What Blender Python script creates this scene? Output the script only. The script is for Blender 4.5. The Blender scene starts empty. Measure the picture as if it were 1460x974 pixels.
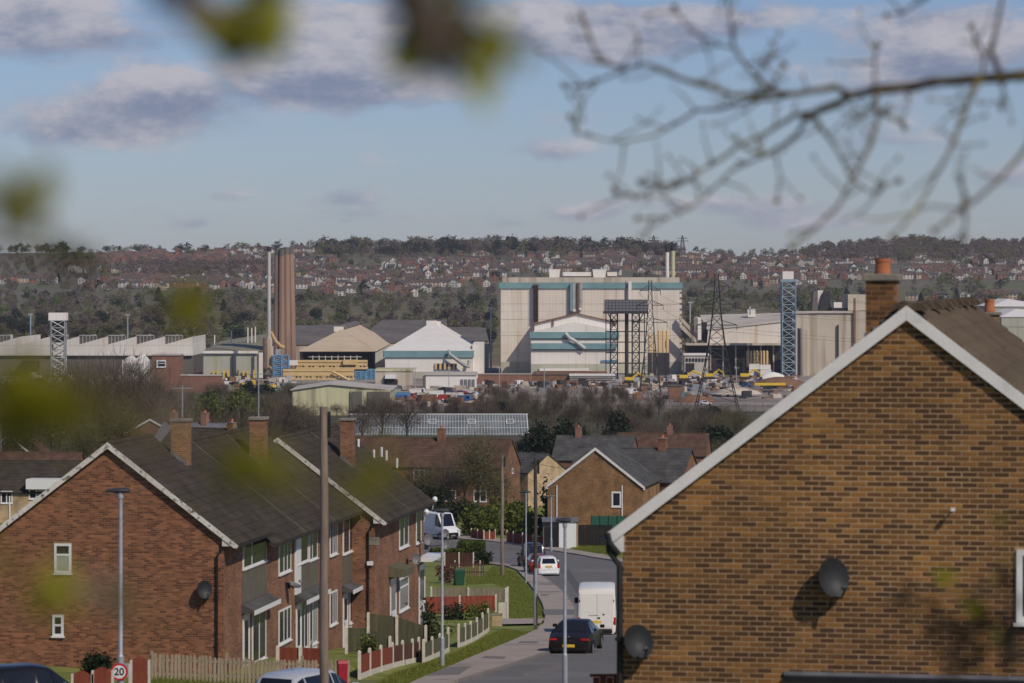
import bpy, bmesh, math, random
import numpy as np
from mathutils import Vector, Matrix
R = math.radians
rng = np.random.default_rng(7)
random.seed(7)
SC = bpy.context.scene
COL = SC.collection

# ------------------------------------------------------------------ camera
F = 4800.0                       # focal length in photo pixels (1460 wide)
cam_d = bpy.data.cameras.new('camera')
cam = bpy.data.objects.new('camera', cam_d); COL.objects.link(cam)
cam.rotation_euler = (R(90), 0, 0)
cam_d.sensor_width = 36.0
cam_d.lens = F / 1460 * 36
cam_d.shift_y = -(487 - 400) / 1460
cam_d.clip_start = 0.1; cam_d.clip_end = 30000
cam_d.dof.use_dof = True
cam_d.dof.focus_distance = 700
cam_d.dof.aperture_fstop = 3.3
SC.camera = cam

# ------------------------------------------------------------------ light
SUN_EL, SUN_AZ = 41.0, 142.0     # azimuth clockwise from +Y: behind the camera, to the right
sd = bpy.data.lights.new('sun', 'SUN'); sd.energy = 3.8; sd.angle = R(0.5); sd.color = (1.0, 0.905, 0.775)
so = bpy.data.objects.new('sun', sd); COL.objects.link(so)
sv = Vector((math.sin(R(SUN_AZ)) * math.cos(R(SUN_EL)), math.cos(R(SUN_AZ)) * math.cos(R(SUN_EL)), math.sin(R(SUN_EL))))
so.rotation_euler = sv.to_track_quat('Z', 'Y').to_euler()
so.location = sv * 200

W = bpy.data.worlds.new('World'); SC.world = W; W.use_nodes = True
SC.view_settings.view_transform = 'Standard'; SC.view_settings.look = 'None'
SC.view_settings.gamma = 1.0
SC.view_settings.exposure = -0.38

def pdir(px, py):
    return Vector(((px - 730) / F, 1.0, (400 - py) / F)).normalized()

def build_world():
    nt = W.node_tree; nt.nodes.clear(); N = nt.nodes.new; L = nt.links.new
    out = N('ShaderNodeOutputWorld'); bg = N('ShaderNodeBackground'); bg.inputs[1].default_value = 0.10
    L(bg.outputs[0], out.inputs[0])
    sky = N('ShaderNodeTexSky'); sky.sky_type = 'NISHITA'; sky.sun_disc = False
    sky.sun_elevation = R(SUN_EL); sky.sun_rotation = R(SUN_AZ)
    sky.altitude = 100; sky.air_density = 1.0; sky.dust_density = 0.3; sky.ozone_density = 3.0
    tc = N('ShaderNodeTexCoord')
    def vm(op, a, b):
        n = N('ShaderNodeVectorMath'); n.operation = op
        for i, q in enumerate((a, b)):
            if q is None: continue
            if isinstance(q, (tuple, Vector)): n.inputs[i].default_value = q
            else: L(q, n.inputs[i])
        return n.outputs['Value'] if op in ('LENGTH', 'DOT_PRODUCT') else n.outputs[0]
    def mm(op, a, b=None, clamp=False):
        n = N('ShaderNodeMath'); n.operation = op; n.use_clamp = clamp
        for i, q in enumerate((a, b)):
            if q is None: continue
            if isinstance(q, (int, float)): n.inputs[i].default_value = q
            else: L(q, n.inputs[i])
        return n.outputs[0]
    def noise(vec, detail=6, rough=.55):
        n = N('ShaderNodeTexNoise'); n.inputs['Scale'].default_value = 1.0
        n.inputs['Detail'].default_value = detail; n.inputs['Roughness'].default_value = rough
        L(vec, n.inputs['Vector']); return n.outputs['Fac']
    d = tc.outputs['Generated']
    # the upper sky deepens with height above the horizon as in clean spring air
    p = vm('MULTIPLY', d, (30., 30., 68.))
    n0 = noise(p); n1 = noise(vm('ADD', p, (0.3, 0, 0.55)))
    fine = noise(vm('MULTIPLY', d, (150., 150., 300.)), 5, .6)
    # the individual clouds of the day, by direction
    clouds = [(100, 62, 130, 26, .34), (50, 10, 120, 22, .30), (240, 148, 105, 46, .5), (120, 190, 90, 22, .24), (520, 105, 135, 52, .48),
              (420, 30, 130, 30, .30), (640, 20, 160, 26, .30), (870, 45, 140, 42, .42), (1310, 80, 130, 38, .36), (1330, 25, 150, 28, .28),
              (1010, 25, 120, 20, .2), (790, 215, 70, 16, .26), (500, 285, 60, 16, .26), (330, 278, 40, 8, .2), (490, 315, 70, 12, .24), (820, 305, 50, 11, .26), (280, 318, 45, 12, .26),
              (1290, 200, 120, 22, .2), (680, 250, 60, 9, .14), (1120, 300, 120, 20, .2), (1440, 250, 70, 18, .24), (730, 318, 40, 8, .2), (20, 20, 130, 30, .26), (180, 45, 90, 18, .18), (760, 40, 110, 34, .22), (950, 50, 120, 30, .12), (1400, 60, 130, 36, .16), (450, 95, 100, 46, .34), (225, 130, 60, 26, .3), (60, 160, 70, 36, .2), (1240, 130, 180, 30, .18), (600, 305, 110, 9, .16), (960, 290, 140, 14, .2), (1200, 320, 150, 10, .18), (130, 300, 120, 9, .16), (900, 170, 120, 14, .14)]
    msum = None; vsum = None
    for (cx, cy, rx, ry, a) in clouds:
        c = pdir(cx, cy)
        dd = vm('SUBTRACT', d, tuple(c)); dd = vm('MULTIPLY', dd, (F / rx, F / rx, F / ry))
        ln = vm('LENGTH', dd, None)
        m = mm('MULTIPLY', mm('SUBTRACT', 1.0, mm('MULTIPLY', ln, .62), True), a * 1.75)
        sx = N('ShaderNodeSeparateXYZ'); L(dd, sx.inputs[0])
        v = mm('MULTIPLY', m, sx.outputs[2])
        msum = m if msum is None else mm('ADD', msum, m)
        vsum = v if vsum is None else mm('ADD', vsum, v)
    base = mm('ADD', mm('MULTIPLY', n0, 1.05), mm('MULTIPLY', fine, .28))
    dens = mm('ADD', base, mm('MULTIPLY', msum, .82))
    cov = N('ShaderNodeMapRange'); cov.interpolation_type = 'SMOOTHSTEP'
    cov.inputs[1].default_value = .74; cov.inputs[2].default_value = 1.14; L(dens, cov.inputs[0])
    cov.inputs[4].default_value = .92
    sh = mm('ADD', mm('MULTIPLY', mm('SUBTRACT', n0, n1), 2.0), mm('MULTIPLY', vsum, .75))
    sh = mm('ADD', sh, mm('MULTIPLY', fine, .9))
    rp = N('ShaderNodeMapRange'); rp.interpolation_type = 'SMOOTHSTEP'; rp.inputs[1].default_value = -.12; rp.inputs[2].default_value = 1.05
    L(sh, rp.inputs[0])
    mc = N('ShaderNodeMix'); mc.data_type = 'RGBA'; L(rp.outputs[0], mc.inputs[0])
    mc.inputs[6].default_value = (2.6, 3.05, 4.5, 1); mc.inputs[7].default_value = (6.3, 6.1, 6.7, 1)
    tint = N('ShaderNodeMix'); tint.data_type = 'RGBA'; tint.blend_type = 'MULTIPLY'; tint.inputs[0].default_value = 1
    L(sky.outputs[0], tint.inputs[6]); tint.inputs[7].default_value = (.675, .735, 1.0, 1)
    mx = N('ShaderNodeMix'); mx.data_type = 'RGBA'; L(cov.outputs[0], mx.inputs[0])
    L(tint.outputs[2], mx.inputs[6]); L(mc.outputs[2], mx.inputs[7])
    L(mx.outputs[2], bg.inputs[0])
build_world()
cy = SC.cycles
cy.use_denoising = True
cy.max_bounces = 5; cy.diffuse_bounces = 2; cy.glossy_bounces = 2; cy.transmission_bounces = 2; cy.volume_bounces = 0; cy.transparent_max_bounces = 4

# ------------------------------------------------------------------ helpers
def P(px, py, Y): return Vector(((px - 730) / F * Y, Y, (400 - py) / F * Y))

_gY = np.array([-60, 0, 20, 48, 80, 95, 104, 115, 128, 143, 160, 178, 205, 235, 262, 300, 343, 400, 450, 520, 600, 700, 800, 1000, 1150, 1300, 1400, 1500.])
_gZ = np.array([-1.2, -1.7, -5.2, -8.7, -11.0, -12.05, -12.75, -13.65, -14.7, -15.9, -17.25, -18.65, -20.1, -21.65, -23.0, -24.7, -26.2, -28.0, -29.5, -31.4, -33.2, -35.2, -36.8, -38.9, -39.7, -40.0, -40.2, -40.3])
_hY = np.array([1500., 1650, 1850, 2050, 2300, 2600, 3000, 3400])
_hS = np.array([529., 506, 478, 455, 430, 404, 378, 0])
_cx = np.array([-400, 0, 100, 300, 450, 600, 750, 900, 960, 1060, 1130, 1200, 1300, 1400, 1460, 1900.])
_cyy = np.array([360, 361, 360, 359, 354, 352, 353, 355, 360, 366, 364, 354, 347, 350, 352, 352.])
def G(X, Y):
    X = np.asarray(X, float); Y = np.asarray(Y, float); X, Y = np.broadcast_arrays(X, Y)
    z = np.interp(Y, _gY, _gZ)
    side = np.minimum(.06 * np.maximum(0, -8 - X), 3.2) * np.interp(Y, [0, 90, 400, 700], [1, 1, 1, 0])
    xf = np.interp(Y, [100, 108, 132, 160, 181, 200], [-5.5, -5.1, -3.9, -2.6, -1.5, -1.2])
    t = np.clip((xf - X) / 1.4, 0, 1); z = z + side + .5 * t * t * (3 - 2 * t) * np.interp(Y, [110, 120, 150, 162], [0, 1, 1, 0]) * np.clip((X + 10.8) / 2, 0, 1)
    px = 730 + F * X / np.maximum(Y, 1)
    crest = np.interp(px, _cx, _cyy)
    s = np.interp(np.minimum(Y, 3400), _hY, _hS)
    t = np.clip((Y - 3000) / 400, 0, 1)
    s = np.where(Y > 3000, 378 + (crest - 378) * t, s)
    hz = (400 - s) / F * np.minimum(Y, 3400)
    hz = hz - np.maximum(0, Y - 3400) * .02
    return np.where(Y > 1500, hz, z)
def gz(x, y): return float(G(x, y))
def ground_at(px, py, y0=60, y1=1450):
    f = lambda Y: (400 - py) / F * Y - gz((px - 730) / F * Y, Y)
    lo, hi = y0, y1
    for _ in range(50):
        m = (lo + hi) / 2
        if f(m) > 0: lo = m
        else: hi = m
    return P(px, py, (lo + hi) / 2)

class MB:
    def __init__(s): s.v = []; s.f = []; s.m = []
    def add(s, vs, fs, mat=0):
        b = len(s.v); s.v += [tuple(q) for q in vs]
        for f in fs: s.f.append(tuple(b + i for i in f)); s.m.append(mat)
        return s
    def box(s, x0, x1, y0, y1, z0, z1, mat=0):
        x0, x1 = sorted((x0, x1)); y0, y1 = sorted((y0, y1)); z0, z1 = sorted((z0, z1))
        return s.add([(x0, y0, z0), (x1, y0, z0), (x1, y1, z0), (x0, y1, z0), (x0, y0, z1), (x1, y0, z1), (x1, y1, z1), (x0, y1, z1)],
              [(0, 3, 2, 1), (4, 5, 6, 7), (0, 1, 5, 4), (1, 2, 6, 5), (2, 3, 7, 6), (3, 0, 4, 7)], mat)
    def boxm(s, fn, u0, u1, z0, z1, d0, d1, mat=0):
        s.add([fn(u0, z0, d0), fn(u1, z0, d0), fn(u1, z0, d1), fn(u0, z0, d1), fn(u0, z1, d0), fn(u1, z1, d0), fn(u1, z1, d1), fn(u0, z1, d1)],
              [(0, 3, 2, 1), (4, 5, 6, 7), (0, 1, 5, 4), (1, 2, 6, 5), (2, 3, 7, 6), (3, 0, 4, 7)], mat); return s
    def prism(s, poly, fn, d0, d1, mat=0):
        n = len(poly)
        vs = [fn(u, z, d0) for u, z in poly] + [fn(u, z, d1) for u, z in poly]
        fs = [tuple(range(n)), tuple(range(2 * n - 1, n - 1, -1))] + [(i, (i + 1) % n, n + (i + 1) % n, n + i) for i in range(n)]
        return s.add(vs, fs, mat)
    def tube(s, pts, r, n=6, mat=0, cap=True):
        pts = [Vector(p) for p in pts]; k = len(pts)
        rs = [r] * k if isinstance(r, (int, float)) else r
        vs = []; prev = None
        for i, p in enumerate(pts):
            t = (pts[min(i + 1, k - 1)] - pts[max(i - 1, 0)]).normalized()
            a = prev if prev is not None else (Vector((0, 0, 1)) if abs(t.z) < .9 else Vector((1, 0, 0)))
            u = (a - t * a.dot(t)); u = u.normalized() if u.length > 1e-6 else t.orthogonal().normalized()
            prev = u; w = t.cross(u)
            for j in range(n):
                an = 2 * math.pi * j / n
                vs.append(p + (u * math.cos(an) + w * math.sin(an)) * rs[i])
        fs = [(i * n + j, i * n + (j + 1) % n, (i + 1) * n + (j + 1) % n, (i + 1) * n + j) for i in range(k - 1) for j in range(n)]
        if cap: fs += [tuple(range(n - 1, -1, -1)), tuple((k - 1) * n + j for j in range(n))]
        return s.add(vs, fs, mat)
    def lathe(s, prof, c=(0, 0, 0), n=12, mat=0):
        vs = [(c[0] + r * math.cos(2 * math.pi * j / n), c[1] + r * math.sin(2 * math.pi * j / n), c[2] + z) for r, z in prof for j in range(n)]
        k = len(prof)
        fs = [(i * n + j, i * n + (j + 1) % n, (i + 1) * n + (j + 1) % n, (i + 1) * n + j) for i in range(k - 1) for j in range(n)]
        fs += [tuple(range(n - 1, -1, -1)), tuple((k - 1) * n + j for j in range(n))]
        return s.add(vs, fs, mat)
    def build(s, name, mats, parent=None, world=False, smooth=False, recalc=False, kind=None, link=True, label=None, bevel=0):
        me = bpy.data.meshes.new(name)
        v = s.v
        if world and parent is not None:
            top = parent
            M = parent.matrix_basis.copy()
            while top.parent: top = top.parent; M = top.matrix_basis @ M
            Mi = M.inverted(); v = [tuple(Mi @ Vector(q)) for q in v]
        me.from_pydata(v, [], s.f)
        for mt in (mats if isinstance(mats, (list, tuple)) else [mats]): me.materials.append(mt)
        if any(s.m): me.polygons.foreach_set('material_index', s.m)
        if recalc:
            b = bmesh.new(); b.from_mesh(me); bmesh.ops.recalc_face_normals(b, faces=b.faces); b.to_mesh(me); b.free()
        if smooth:
            me.polygons.foreach_set('use_smooth', [True] * len(me.polygons)); me.set_sharp_from_angle(angle=R(38))
        me.update()
        o = bpy.data.objects.new(name, me)
        if bevel:
            mo = o.modifiers.new('bevel', 'BEVEL'); mo.width = bevel; mo.segments = 2; mo.limit_method = 'ANGLE'
        if parent is not None: o.parent = parent
        if kind: o['kind'] = kind
        if label: o['label'] = label
        COL.objects.link(o)
        return o

def np_mesh(name, verts, faces, mats, parent=None, midx=None, smooth=False):
    """verts (N,3), faces (M,k) all the same size"""
    me = bpy.data.meshes.new(name)
    verts = np.asarray(verts, np.float32); faces = np.asarray(faces, np.int32); M, k = faces.shape
    me.vertices.add(len(verts)); me.vertices.foreach_set('co', verts.ravel())
    me.loops.add(M * k); me.loops.foreach_set('vertex_index', faces.ravel())
    me.polygons.add(M); me.polygons.foreach_set('loop_start', np.arange(0, M * k, k, dtype=np.int32))
    try: me.polygons.foreach_set('loop_total', np.full(M, k, np.int32))
    except Exception: pass
    for mt in (mats if isinstance(mats, (list, tuple)) else [mats]): me.materials.append(mt)
    if midx is not None: me.polygons.foreach_set('material_index', np.asarray(midx, np.int32))
    me.polygons.foreach_set('use_smooth', [bool(smooth)] * M)
    me.update(calc_edges=True); me.validate()
    o = bpy.data.objects.new(name, me)
    if parent is not None: o.parent = parent
    COL.objects.link(o); return o

def T(name, label, cat, loc=(0, 0, 0), rot=0, group=None):
    o = bpy.data.objects.new(name, None); o.location = loc; o.rotation_euler = (0, 0, rot)
    o.empty_display_size = .3
    o['label'] = label; o['category'] = cat
    if group: o['group'] = group
    COL.objects.link(o); return o
def tag(o, label, cat, group=None):
    o['label'] = label; o['category'] = cat
    if group: o['group'] = group
    return o
def dup(root, loc=None, rot=None, label=None, scale=None):
    def cp(o, par):
        c = o.copy(); COL.objects.link(c)
        if par is not None: c.parent = par
        for ch in kids.get(o.name, []): cp(ch, c)
        return c
    kids = {}
    def walk(o):
        kids[o.name] = list(o.children)
        for c in o.children: walk(c)
    walk(root)
    r = cp(root, None)
    if loc is not None: r.location = loc
    if rot is not None: r.rotation_euler = (0, 0, rot)
    if label: r['label'] = label
    if scale is not None: r.scale = scale
    return r
def struct(o): o['kind'] = 'structure'; return o
def stuff(o, label=None, cat=None):
    o['kind'] = 'stuff'
    if label: o['label'] = label
    if cat: o['category'] = cat
    return o

# ------------------------------------------------------------------ materials
def mat(name, c1, c2=None, scale=3., rough=.85, bump=0., metal=0., detail=5, stretch=(1, 1, 1), lo=.35, hi=.65, rand=0., island=0., spec=.3, c3=None, s3=.3, t3=(.5, .7), bscale=None, world=False, bdist=.05, gam=None, trans=0.):
    m = bpy.data.materials.new(name); m.use_nodes = True
    nt = m.node_tree; b = nt.nodes['Principled BSDF']; N = nt.nodes.new; L = nt.links.new
    b.inputs['Roughness'].default_value = rough; b.inputs['Metallic'].default_value = metal
    b.inputs['Specular IOR Level'].default_value = spec
    b.inputs['Base Color'].default_value = (*c1, 1)
    if c2 is None and not rand and not island: return m
    c2 = c2 or c1
    tc = N('ShaderNodeTexCoord'); mp = N('ShaderNodeMapping'); mp.inputs['Scale'].default_value = stretch
    L(N('ShaderNodeNewGeometry').outputs['Position'] if world else tc.outputs['Object'], mp.inputs[0])
    n = N('ShaderNodeTexNoise'); n.inputs['Scale'].default_value = scale; n.inputs['Detail'].default_value = detail; n.inputs['Roughness'].default_value = .62
    L(mp.outputs[0], n.inputs['Vector'])
    fac = n.outputs['Fac']
    mr = N('ShaderNodeMapRange'); mr.inputs[1].default_value = lo; mr.inputs[2].default_value = hi; L(fac, mr.inputs[0]); fac = mr.outputs[0]
    if rand or island:
        oi = N('ShaderNodeObjectInfo'); ge = N('ShaderNodeNewGeometry')
        a = N('ShaderNodeMath'); a.operation = 'ADD'; L(oi.outputs['Random'], a.inputs[0])
        L(ge.outputs['Random Per Island'], a.inputs[1])
        fr = N('ShaderNodeMath'); fr.operation = 'FRACT'; L(a.outputs[0], fr.inputs[0])
        w = max(rand, island)
        mx = N('ShaderNodeMix'); mx.data_type = 'FLOAT'; mx.inputs[0].default_value = w
        L(fac, mx.inputs[2]); L(fr.outputs[0], mx.inputs[3]); fac = mx.outputs[0]
    if gam:
        pw_ = N('ShaderNodeMath'); pw_.operation = 'POWER'; pw_.use_clamp = True; L(fac, pw_.inputs[0]); pw_.inputs[1].default_value = gam; fac = pw_.outputs[0]
    cm = N('ShaderNodeMix'); cm.data_type = 'RGBA'; L(fac, cm.inputs[0]); cm.inputs[6].default_value = (*c1, 1); cm.inputs[7].default_value = (*c2, 1)
    col = cm.outputs[2]
    if c3 is not None:
        n3 = N('ShaderNodeTexNoise'); n3.inputs['Scale'].default_value = s3; n3.inputs['Detail'].default_value = 5; L(mp.outputs[0], n3.inputs['Vector'])
        m3 = N('ShaderNodeMapRange'); m3.inputs[1].default_value = t3[0]; m3.inputs[2].default_value = t3[1]; L(n3.outputs['Fac'], m3.inputs[0])
        x3 = N('ShaderNodeMix'); x3.data_type = 'RGBA'; L(m3.outputs[0], x3.inputs[0]); L(col, x3.inputs[6]); x3.inputs[7].default_value = (*c3, 1); col = x3.outputs[2]
    L(col, b.inputs['Base Color'])
    if trans:
        tr = N('ShaderNodeBsdfTranslucent'); L(col, tr.inputs[0]); ms_ = N('ShaderNodeMixShader'); ms_.inputs[0].default_value = trans
        L(b.outputs[0], ms_.inputs[1]); L(tr.outputs[0], ms_.inputs[2]); L(ms_.outputs[0], nt.nodes['Material Output'].inputs[0])
    if bump:
        nb = n
        if bscale:
            nb = N('ShaderNodeTexNoise'); nb.inputs['Scale'].default_value = bscale; nb.inputs['Detail'].default_value = 4; L(mp.outputs[0], nb.inputs['Vector'])
        bp = N('ShaderNodeBump'); bp.inputs['Strength'].default_value = bump; bp.inputs['Distance'].default_value = bdist
        L(nb.outputs['Fac'], bp.inputs['Height']); L(bp.outputs[0], b.inputs['Normal'])
    return m

def brickmat(name, c1, c2, mortar, bw=.225, rh=.075, ms=.012, var=.6):
    m = bpy.data.materials.new(name); m.use_nodes = True
    nt = m.node_tree; b = nt.nodes['Principled BSDF']; N = nt.nodes.new; L = nt.links.new
    b.inputs['Roughness'].default_value = .9; b.inputs['Specular IOR Level'].default_value = .2
    tc = N('ShaderNodeTexCoord'); sx = N('ShaderNodeSeparateXYZ'); L(tc.outputs['Object'], sx.inputs[0])
    ad = N('ShaderNodeMath'); L(sx.outputs[0], ad.inputs[0]); L(sx.outputs[1], ad.inputs[1])
    cb = N('ShaderNodeCombineXYZ'); L(ad.outputs[0], cb.inputs[0]); L(sx.outputs[2], cb.inputs[1])
    br = N('ShaderNodeTexBrick'); L(cb.outputs[0], br.inputs['Vector'])
    br.inputs['Scale'].default_value = 1; br.inputs['Brick Width'].default_value = bw; br.inputs['Row Height'].default_value = rh; br.inputs['Mortar Size'].default_value = ms
    br.inputs['Color1'].default_value = (*c1, 1); br.inputs['Color2'].default_value = (*c2, 1); br.inputs['Mortar'].default_value = (*mortar, 1); br.inputs['Bias'].default_value = 0
    n = N('ShaderNodeTexNoise'); n.inputs['Scale'].default_value = .8; n.inputs['Detail'].default_value = 6; L(tc.outputs['Object'], n.inputs['Vector'])
    mr = N('ShaderNodeMapRange'); mr.inputs[1].default_value = .3; mr.inputs[2].default_value = .7; mr.inputs[3].default_value = .62; mr.inputs[4].default_value = 1.25; L(n.outputs['Fac'], mr.inputs[0])
    vm = N('ShaderNodeVectorMath'); vm.operation = 'SCALE'; L(br.outputs['Color'], vm.inputs[0]); L(mr.outputs[0], vm.inputs['Scale'])
    L(vm.outputs[0], b.inputs['Base Color'])
    bp = N('ShaderNodeBump'); bp.invert = True; bp.inputs['Strength'].default_value = .5; bp.inputs['Distance'].default_value = .01
    L(br.outputs['Fac'], bp.inputs['Height']); L(bp.outputs[0], b.inputs['Normal'])
    return m

M = {}
M['brick_orange'] = mat('brick_orange', (.070, .034, .017), (.41, .19, .05), .9, .9, .3, rand=.66, lo=.32, hi=.70, gam=2.1, bscale=60, world=True, bdist=.003)
M['mortar_tan'] = mat('mortar_tan', (.36, .23, .12), (.46, .31, .175), 5, .95, .3)
M['brick_red'] = mat('brick_red', (.095, .038, .022), (.40, .17, .085), .8, .9, .3, rand=.72, lo=.32, hi=.68, gam=1.25, bscale=60, world=True, bdist=.003)
M['mortar_grey'] = mat('mortar_grey', (.23, .125, .075), (.30, .175, .11), 4, .95, .3)
M['tex_brick_red'] = brickmat('tex_brick_red', (.16, .06, .03), (.32, .14, .07), (.22, .15, .11))
M['tex_brick_orange'] = brickmat('tex_brick_orange', (.16, .075, .03), (.34, .165, .06), (.30, .21, .13))
M['tex_brick_buff'] = brickmat('tex_brick_buff', (.46, .31, .15), (.56, .40, .21), (.5, .4, .28))
M['far_brick'] = mat('far_brick', (.20, .095, .065), (.31, .16, .105), .6, .9, rand=.4)
M['far_orange'] = mat('far_orange', (.33, .20, .10), (.44, .28, .15), .6, .9)
M['roof_dark'] = mat('roof_dark', (.040, .032, .026), (.080, .065, .052), 1.3, .95, .3, c3=(.075, .062, .034), s3=.45, t3=(.54, .76), bscale=14, spec=.1, island=.3, bdist=.02)
M['roof_tile'] = mat('roof_tile', (.060, .043, .028), (.135, .098, .064), 1.4, .92, .4, rand=.35, c3=(.13, .108, .06), s3=.8, t3=(.55, .75), bscale=20)
M['roof_red'] = mat('roof_red', (.075, .040, .027), (.13, .075, .05), 1.0, .92, .3, bscale=8)
M['roof_grey'] = mat('roof_grey', (.052, .050, .048), (.10, .096, .09), .8, .92, .3)
M['barge'] = mat('barge_white', (.72, .68, .62), (.58, .53, .46), 2.5, .6, .05, c3=(.10, .085, .065), s3=5.5, t3=(.55, .66))
M['barge_clean'] = mat('barge_white_clean', (.76, .73, .70), (.68, .65, .62), 3, .55, .05, c3=(.50, .47, .44), s3=3., t3=(.62, .85))
M['soffit'] = mat('soffit_dark', (.12, .10, .08), (.2, .17, .14), 3, .8)
M['upvc'] = mat('white_upvc', (.80, .79, .77), (.72, .71, .69), 6, .35)
M['glass'] = mat('window_glass', (.014, .016, .020), (.030, .034, .040), 1.2, .10, spec=.16)
M['curtain'] = mat('net_curtain', (.38, .42, .38), (.30, .33, .30), 3, .3, spec=.5)
M['black'] = mat('black_plastic', (.012, .012, .012), (.022, .022, .022), 5, .45)
M['grey_panel'] = mat('olive_grey_panel', (.115, .10, .070), (.15, .13, .095), 1.5, .7, .1)
M['lead'] = mat('lead_grey', (.13, .13, .14), (.21, .21, .22), 3, .55)
M['dish'] = mat('dish_grey', (.022, .023, .025), (.032, .033, .036), 4, .55)
M['dish_pale'] = mat('dish_pale', (.13, .13, .135), (.19, .19, .195), 4, .5)
M['terracotta'] = mat('terracotta', (.34, .11, .05), (.46, .17, .08), 4, .85, .1)
M['cement'] = mat('cement', (.17, .15, .12), (.29, .26, .21), 4, .95, .3)
M['verge_cement'] = mat('verge_cement', (.10, .085, .065), (.16, .135, .10), 5, .95, .2)
M['galv'] = mat('galvanised_steel', (.33, .35, .38), (.43, .45, .48), 5, .42, metal=.25)
M['lamp_dark'] = mat('lamp_head_dark', (.035, .037, .042), (.055, .058, .062), 5, .5)
M['pole_wood'] = mat('weathered_pole', (.17, .125, .095), (.29, .22, .17), 7, .9, .35, stretch=(1, 1, .12), c3=(.09, .065, .05), s3=2.2, t3=(.55, .7))
M['pole_dark'] = mat('creosoted_pole', (.045, .037, .03), (.085, .07, .055), 6, .9, .3, stretch=(1, 1, .15))
M['picket'] = mat('weathered_picket', (.26, .205, .135), (.42, .34, .24), 6, .9, .2, rand=.4, stretch=(1, 1, .3))
M['concrete_post'] = mat('concrete_post', (.50, .45, .36), (.66, .60, .50), 5, .95, .2, rand=.3)
M['panel_red'] = mat('red_stained_panel', (.17, .035, .02), (.27, .065, .035), 4, .8, .2, rand=.3, stretch=(1, 1, .2))
M['panel_brown'] = mat('brown_stained_panel', (.075, .03, .02), (.13, .055, .035), 4, .8, .2, rand=.3, stretch=(1, 1, .2))
M['panel_green'] = mat('mossy_panel', (.07, .075, .045), (.15, .14, .085), 4, .85, .2, rand=.3, stretch=(1, 1, .2))
M['asphalt'] = mat('asphalt', (.135, .124, .116), (.172, .16, .15), 1.2, .9, .2, c3=(.20, .185, .172), s3=.14, t3=(.5, .7), bscale=30)
M['asphalt_old'] = mat('asphalt_trench', (.095, .088, .084), (.12, .112, .106), 2, .92, .2)
M['pavement'] = mat('pavement', (.32, .265, .22), (.40, .335, .28), 1.4, .92, .2, c3=(.21, .18, .15), s3=.25, t3=(.56, .7), bscale=20)
M['patch'] = mat('pavement_patch', (.16, .145, .13), (.20, .18, .16), 3, .92, .2)
M['kerb'] = mat('kerb_stone', (.17, .15, .13), (.24, .21, .18), 4, .9, .2, rand=.4)
M['leaf_green'] = mat('leaf_green', (.06, .085, .016), (.19, .21, .04), .4, .7, island=.8, trans=.35)
M['leaf_dark'] = mat('leaf_dark', (.012, .022, .010), (.040, .058, .022), .4, .8, island=.8, trans=.35)
M['twig'] = mat('twig_brown', (.075, .054, .038), (.24, .175, .12), .3, .9, island=.75, trans=.35)
M['twig_grey'] = mat('twig_olive', (.085, .078, .035), (.24, .21, .10), .3, .9, island=.75, trans=.35)
M['trunk'] = mat('trunk_bark', (.05, .04, .03), (.11, .09, .065), 3, .95, .3)
M['grass_blade'] = mat('grass_blade', (.15, .18, .022), (.32, .33, .07), .8, .7, island=.7, trans=.5)
M['hedge'] = mat('hedge_leaf', (.045, .07, .012), (.13, .16, .032), .8, .75, island=.8, trans=.35)

# ------------------------------------------------------------------ ground
def build_ground():
    ys = np.concatenate([np.arange(-60, 60, 6.), np.arange(60, 400, 2.), np.arange(400, 900, 10.), np.arange(900, 1600, 25.), np.arange(1600, 3401, 50.), np.arange(3500, 6001, 250.)])
    us = np.unique(np.concatenate([np.linspace(-1, 1, 71), np.linspace(-.12, .05, 71), np.linspace(-.25, .25, 31)]))
    X = []; Y = []
    for y in ys:
        w = 60 + .33 * max(y, 0)
        X.append(us * w); Y.append(np.full(len(us), y))
    X = np.array(X); Y = np.array(Y)
    # a column at the foot of the bank keeps the crease true
    Z = G(X, Y)
    v = np.stack([X, Y, Z], -1).reshape(-1, 3)
    nr, nc = X.shape
    i = np.arange(nr - 1)[:, None] * nc + np.arange(nc - 1)[None]
    f = np.stack([i, i + 1, i + nc + 1, i + nc], -1).reshape(-1, 4)
    yc = ((Y[:-1, :-1] + Y[1:, 1:]) / 2).ravel(); xc = ((X[:-1, :-1] + X[1:, 1:]) / 2).ravel()
    m = np.where(yc < 430, 0, np.where(yc < 1010, 1, np.where(yc < 1560, 2, np.where(yc < 2250, 3, 4))))
    m = np.where((m == 2) & (xc < -.037 * yc) & (yc < 1190), 1, m)
    mats = [mat('turf', (.125, .15, .02), (.23, .24, .055), .5, .95, .4, c3=(.13, .12, .05), s3=.12, t3=(.6, .8), bscale=6),
            mat('scrub_ground', (.055, .048, .026), (.10, .085, .05), .05, .95, c3=(.05, .075, .022), s3=.02),
            mat('works_yard', (.25, .21, .175), (.36, .31, .26), .03, .95, c3=(.16, .125, .095), s3=.02, t3=(.48, .62)),
            mat('meadow', (.10, .09, .040), (.19, .165, .08), .045, .95, c3=(.16, .12, .08), s3=.006),
            mat('hillside_ground', (.11, .095, .06), (.17, .145, .10), .012, .95, c3=(.12, .14, .05), s3=.008)]
    o = np_mesh('ground', v, f, mats, midx=m, smooth=True); struct(o)
build_ground()

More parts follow.
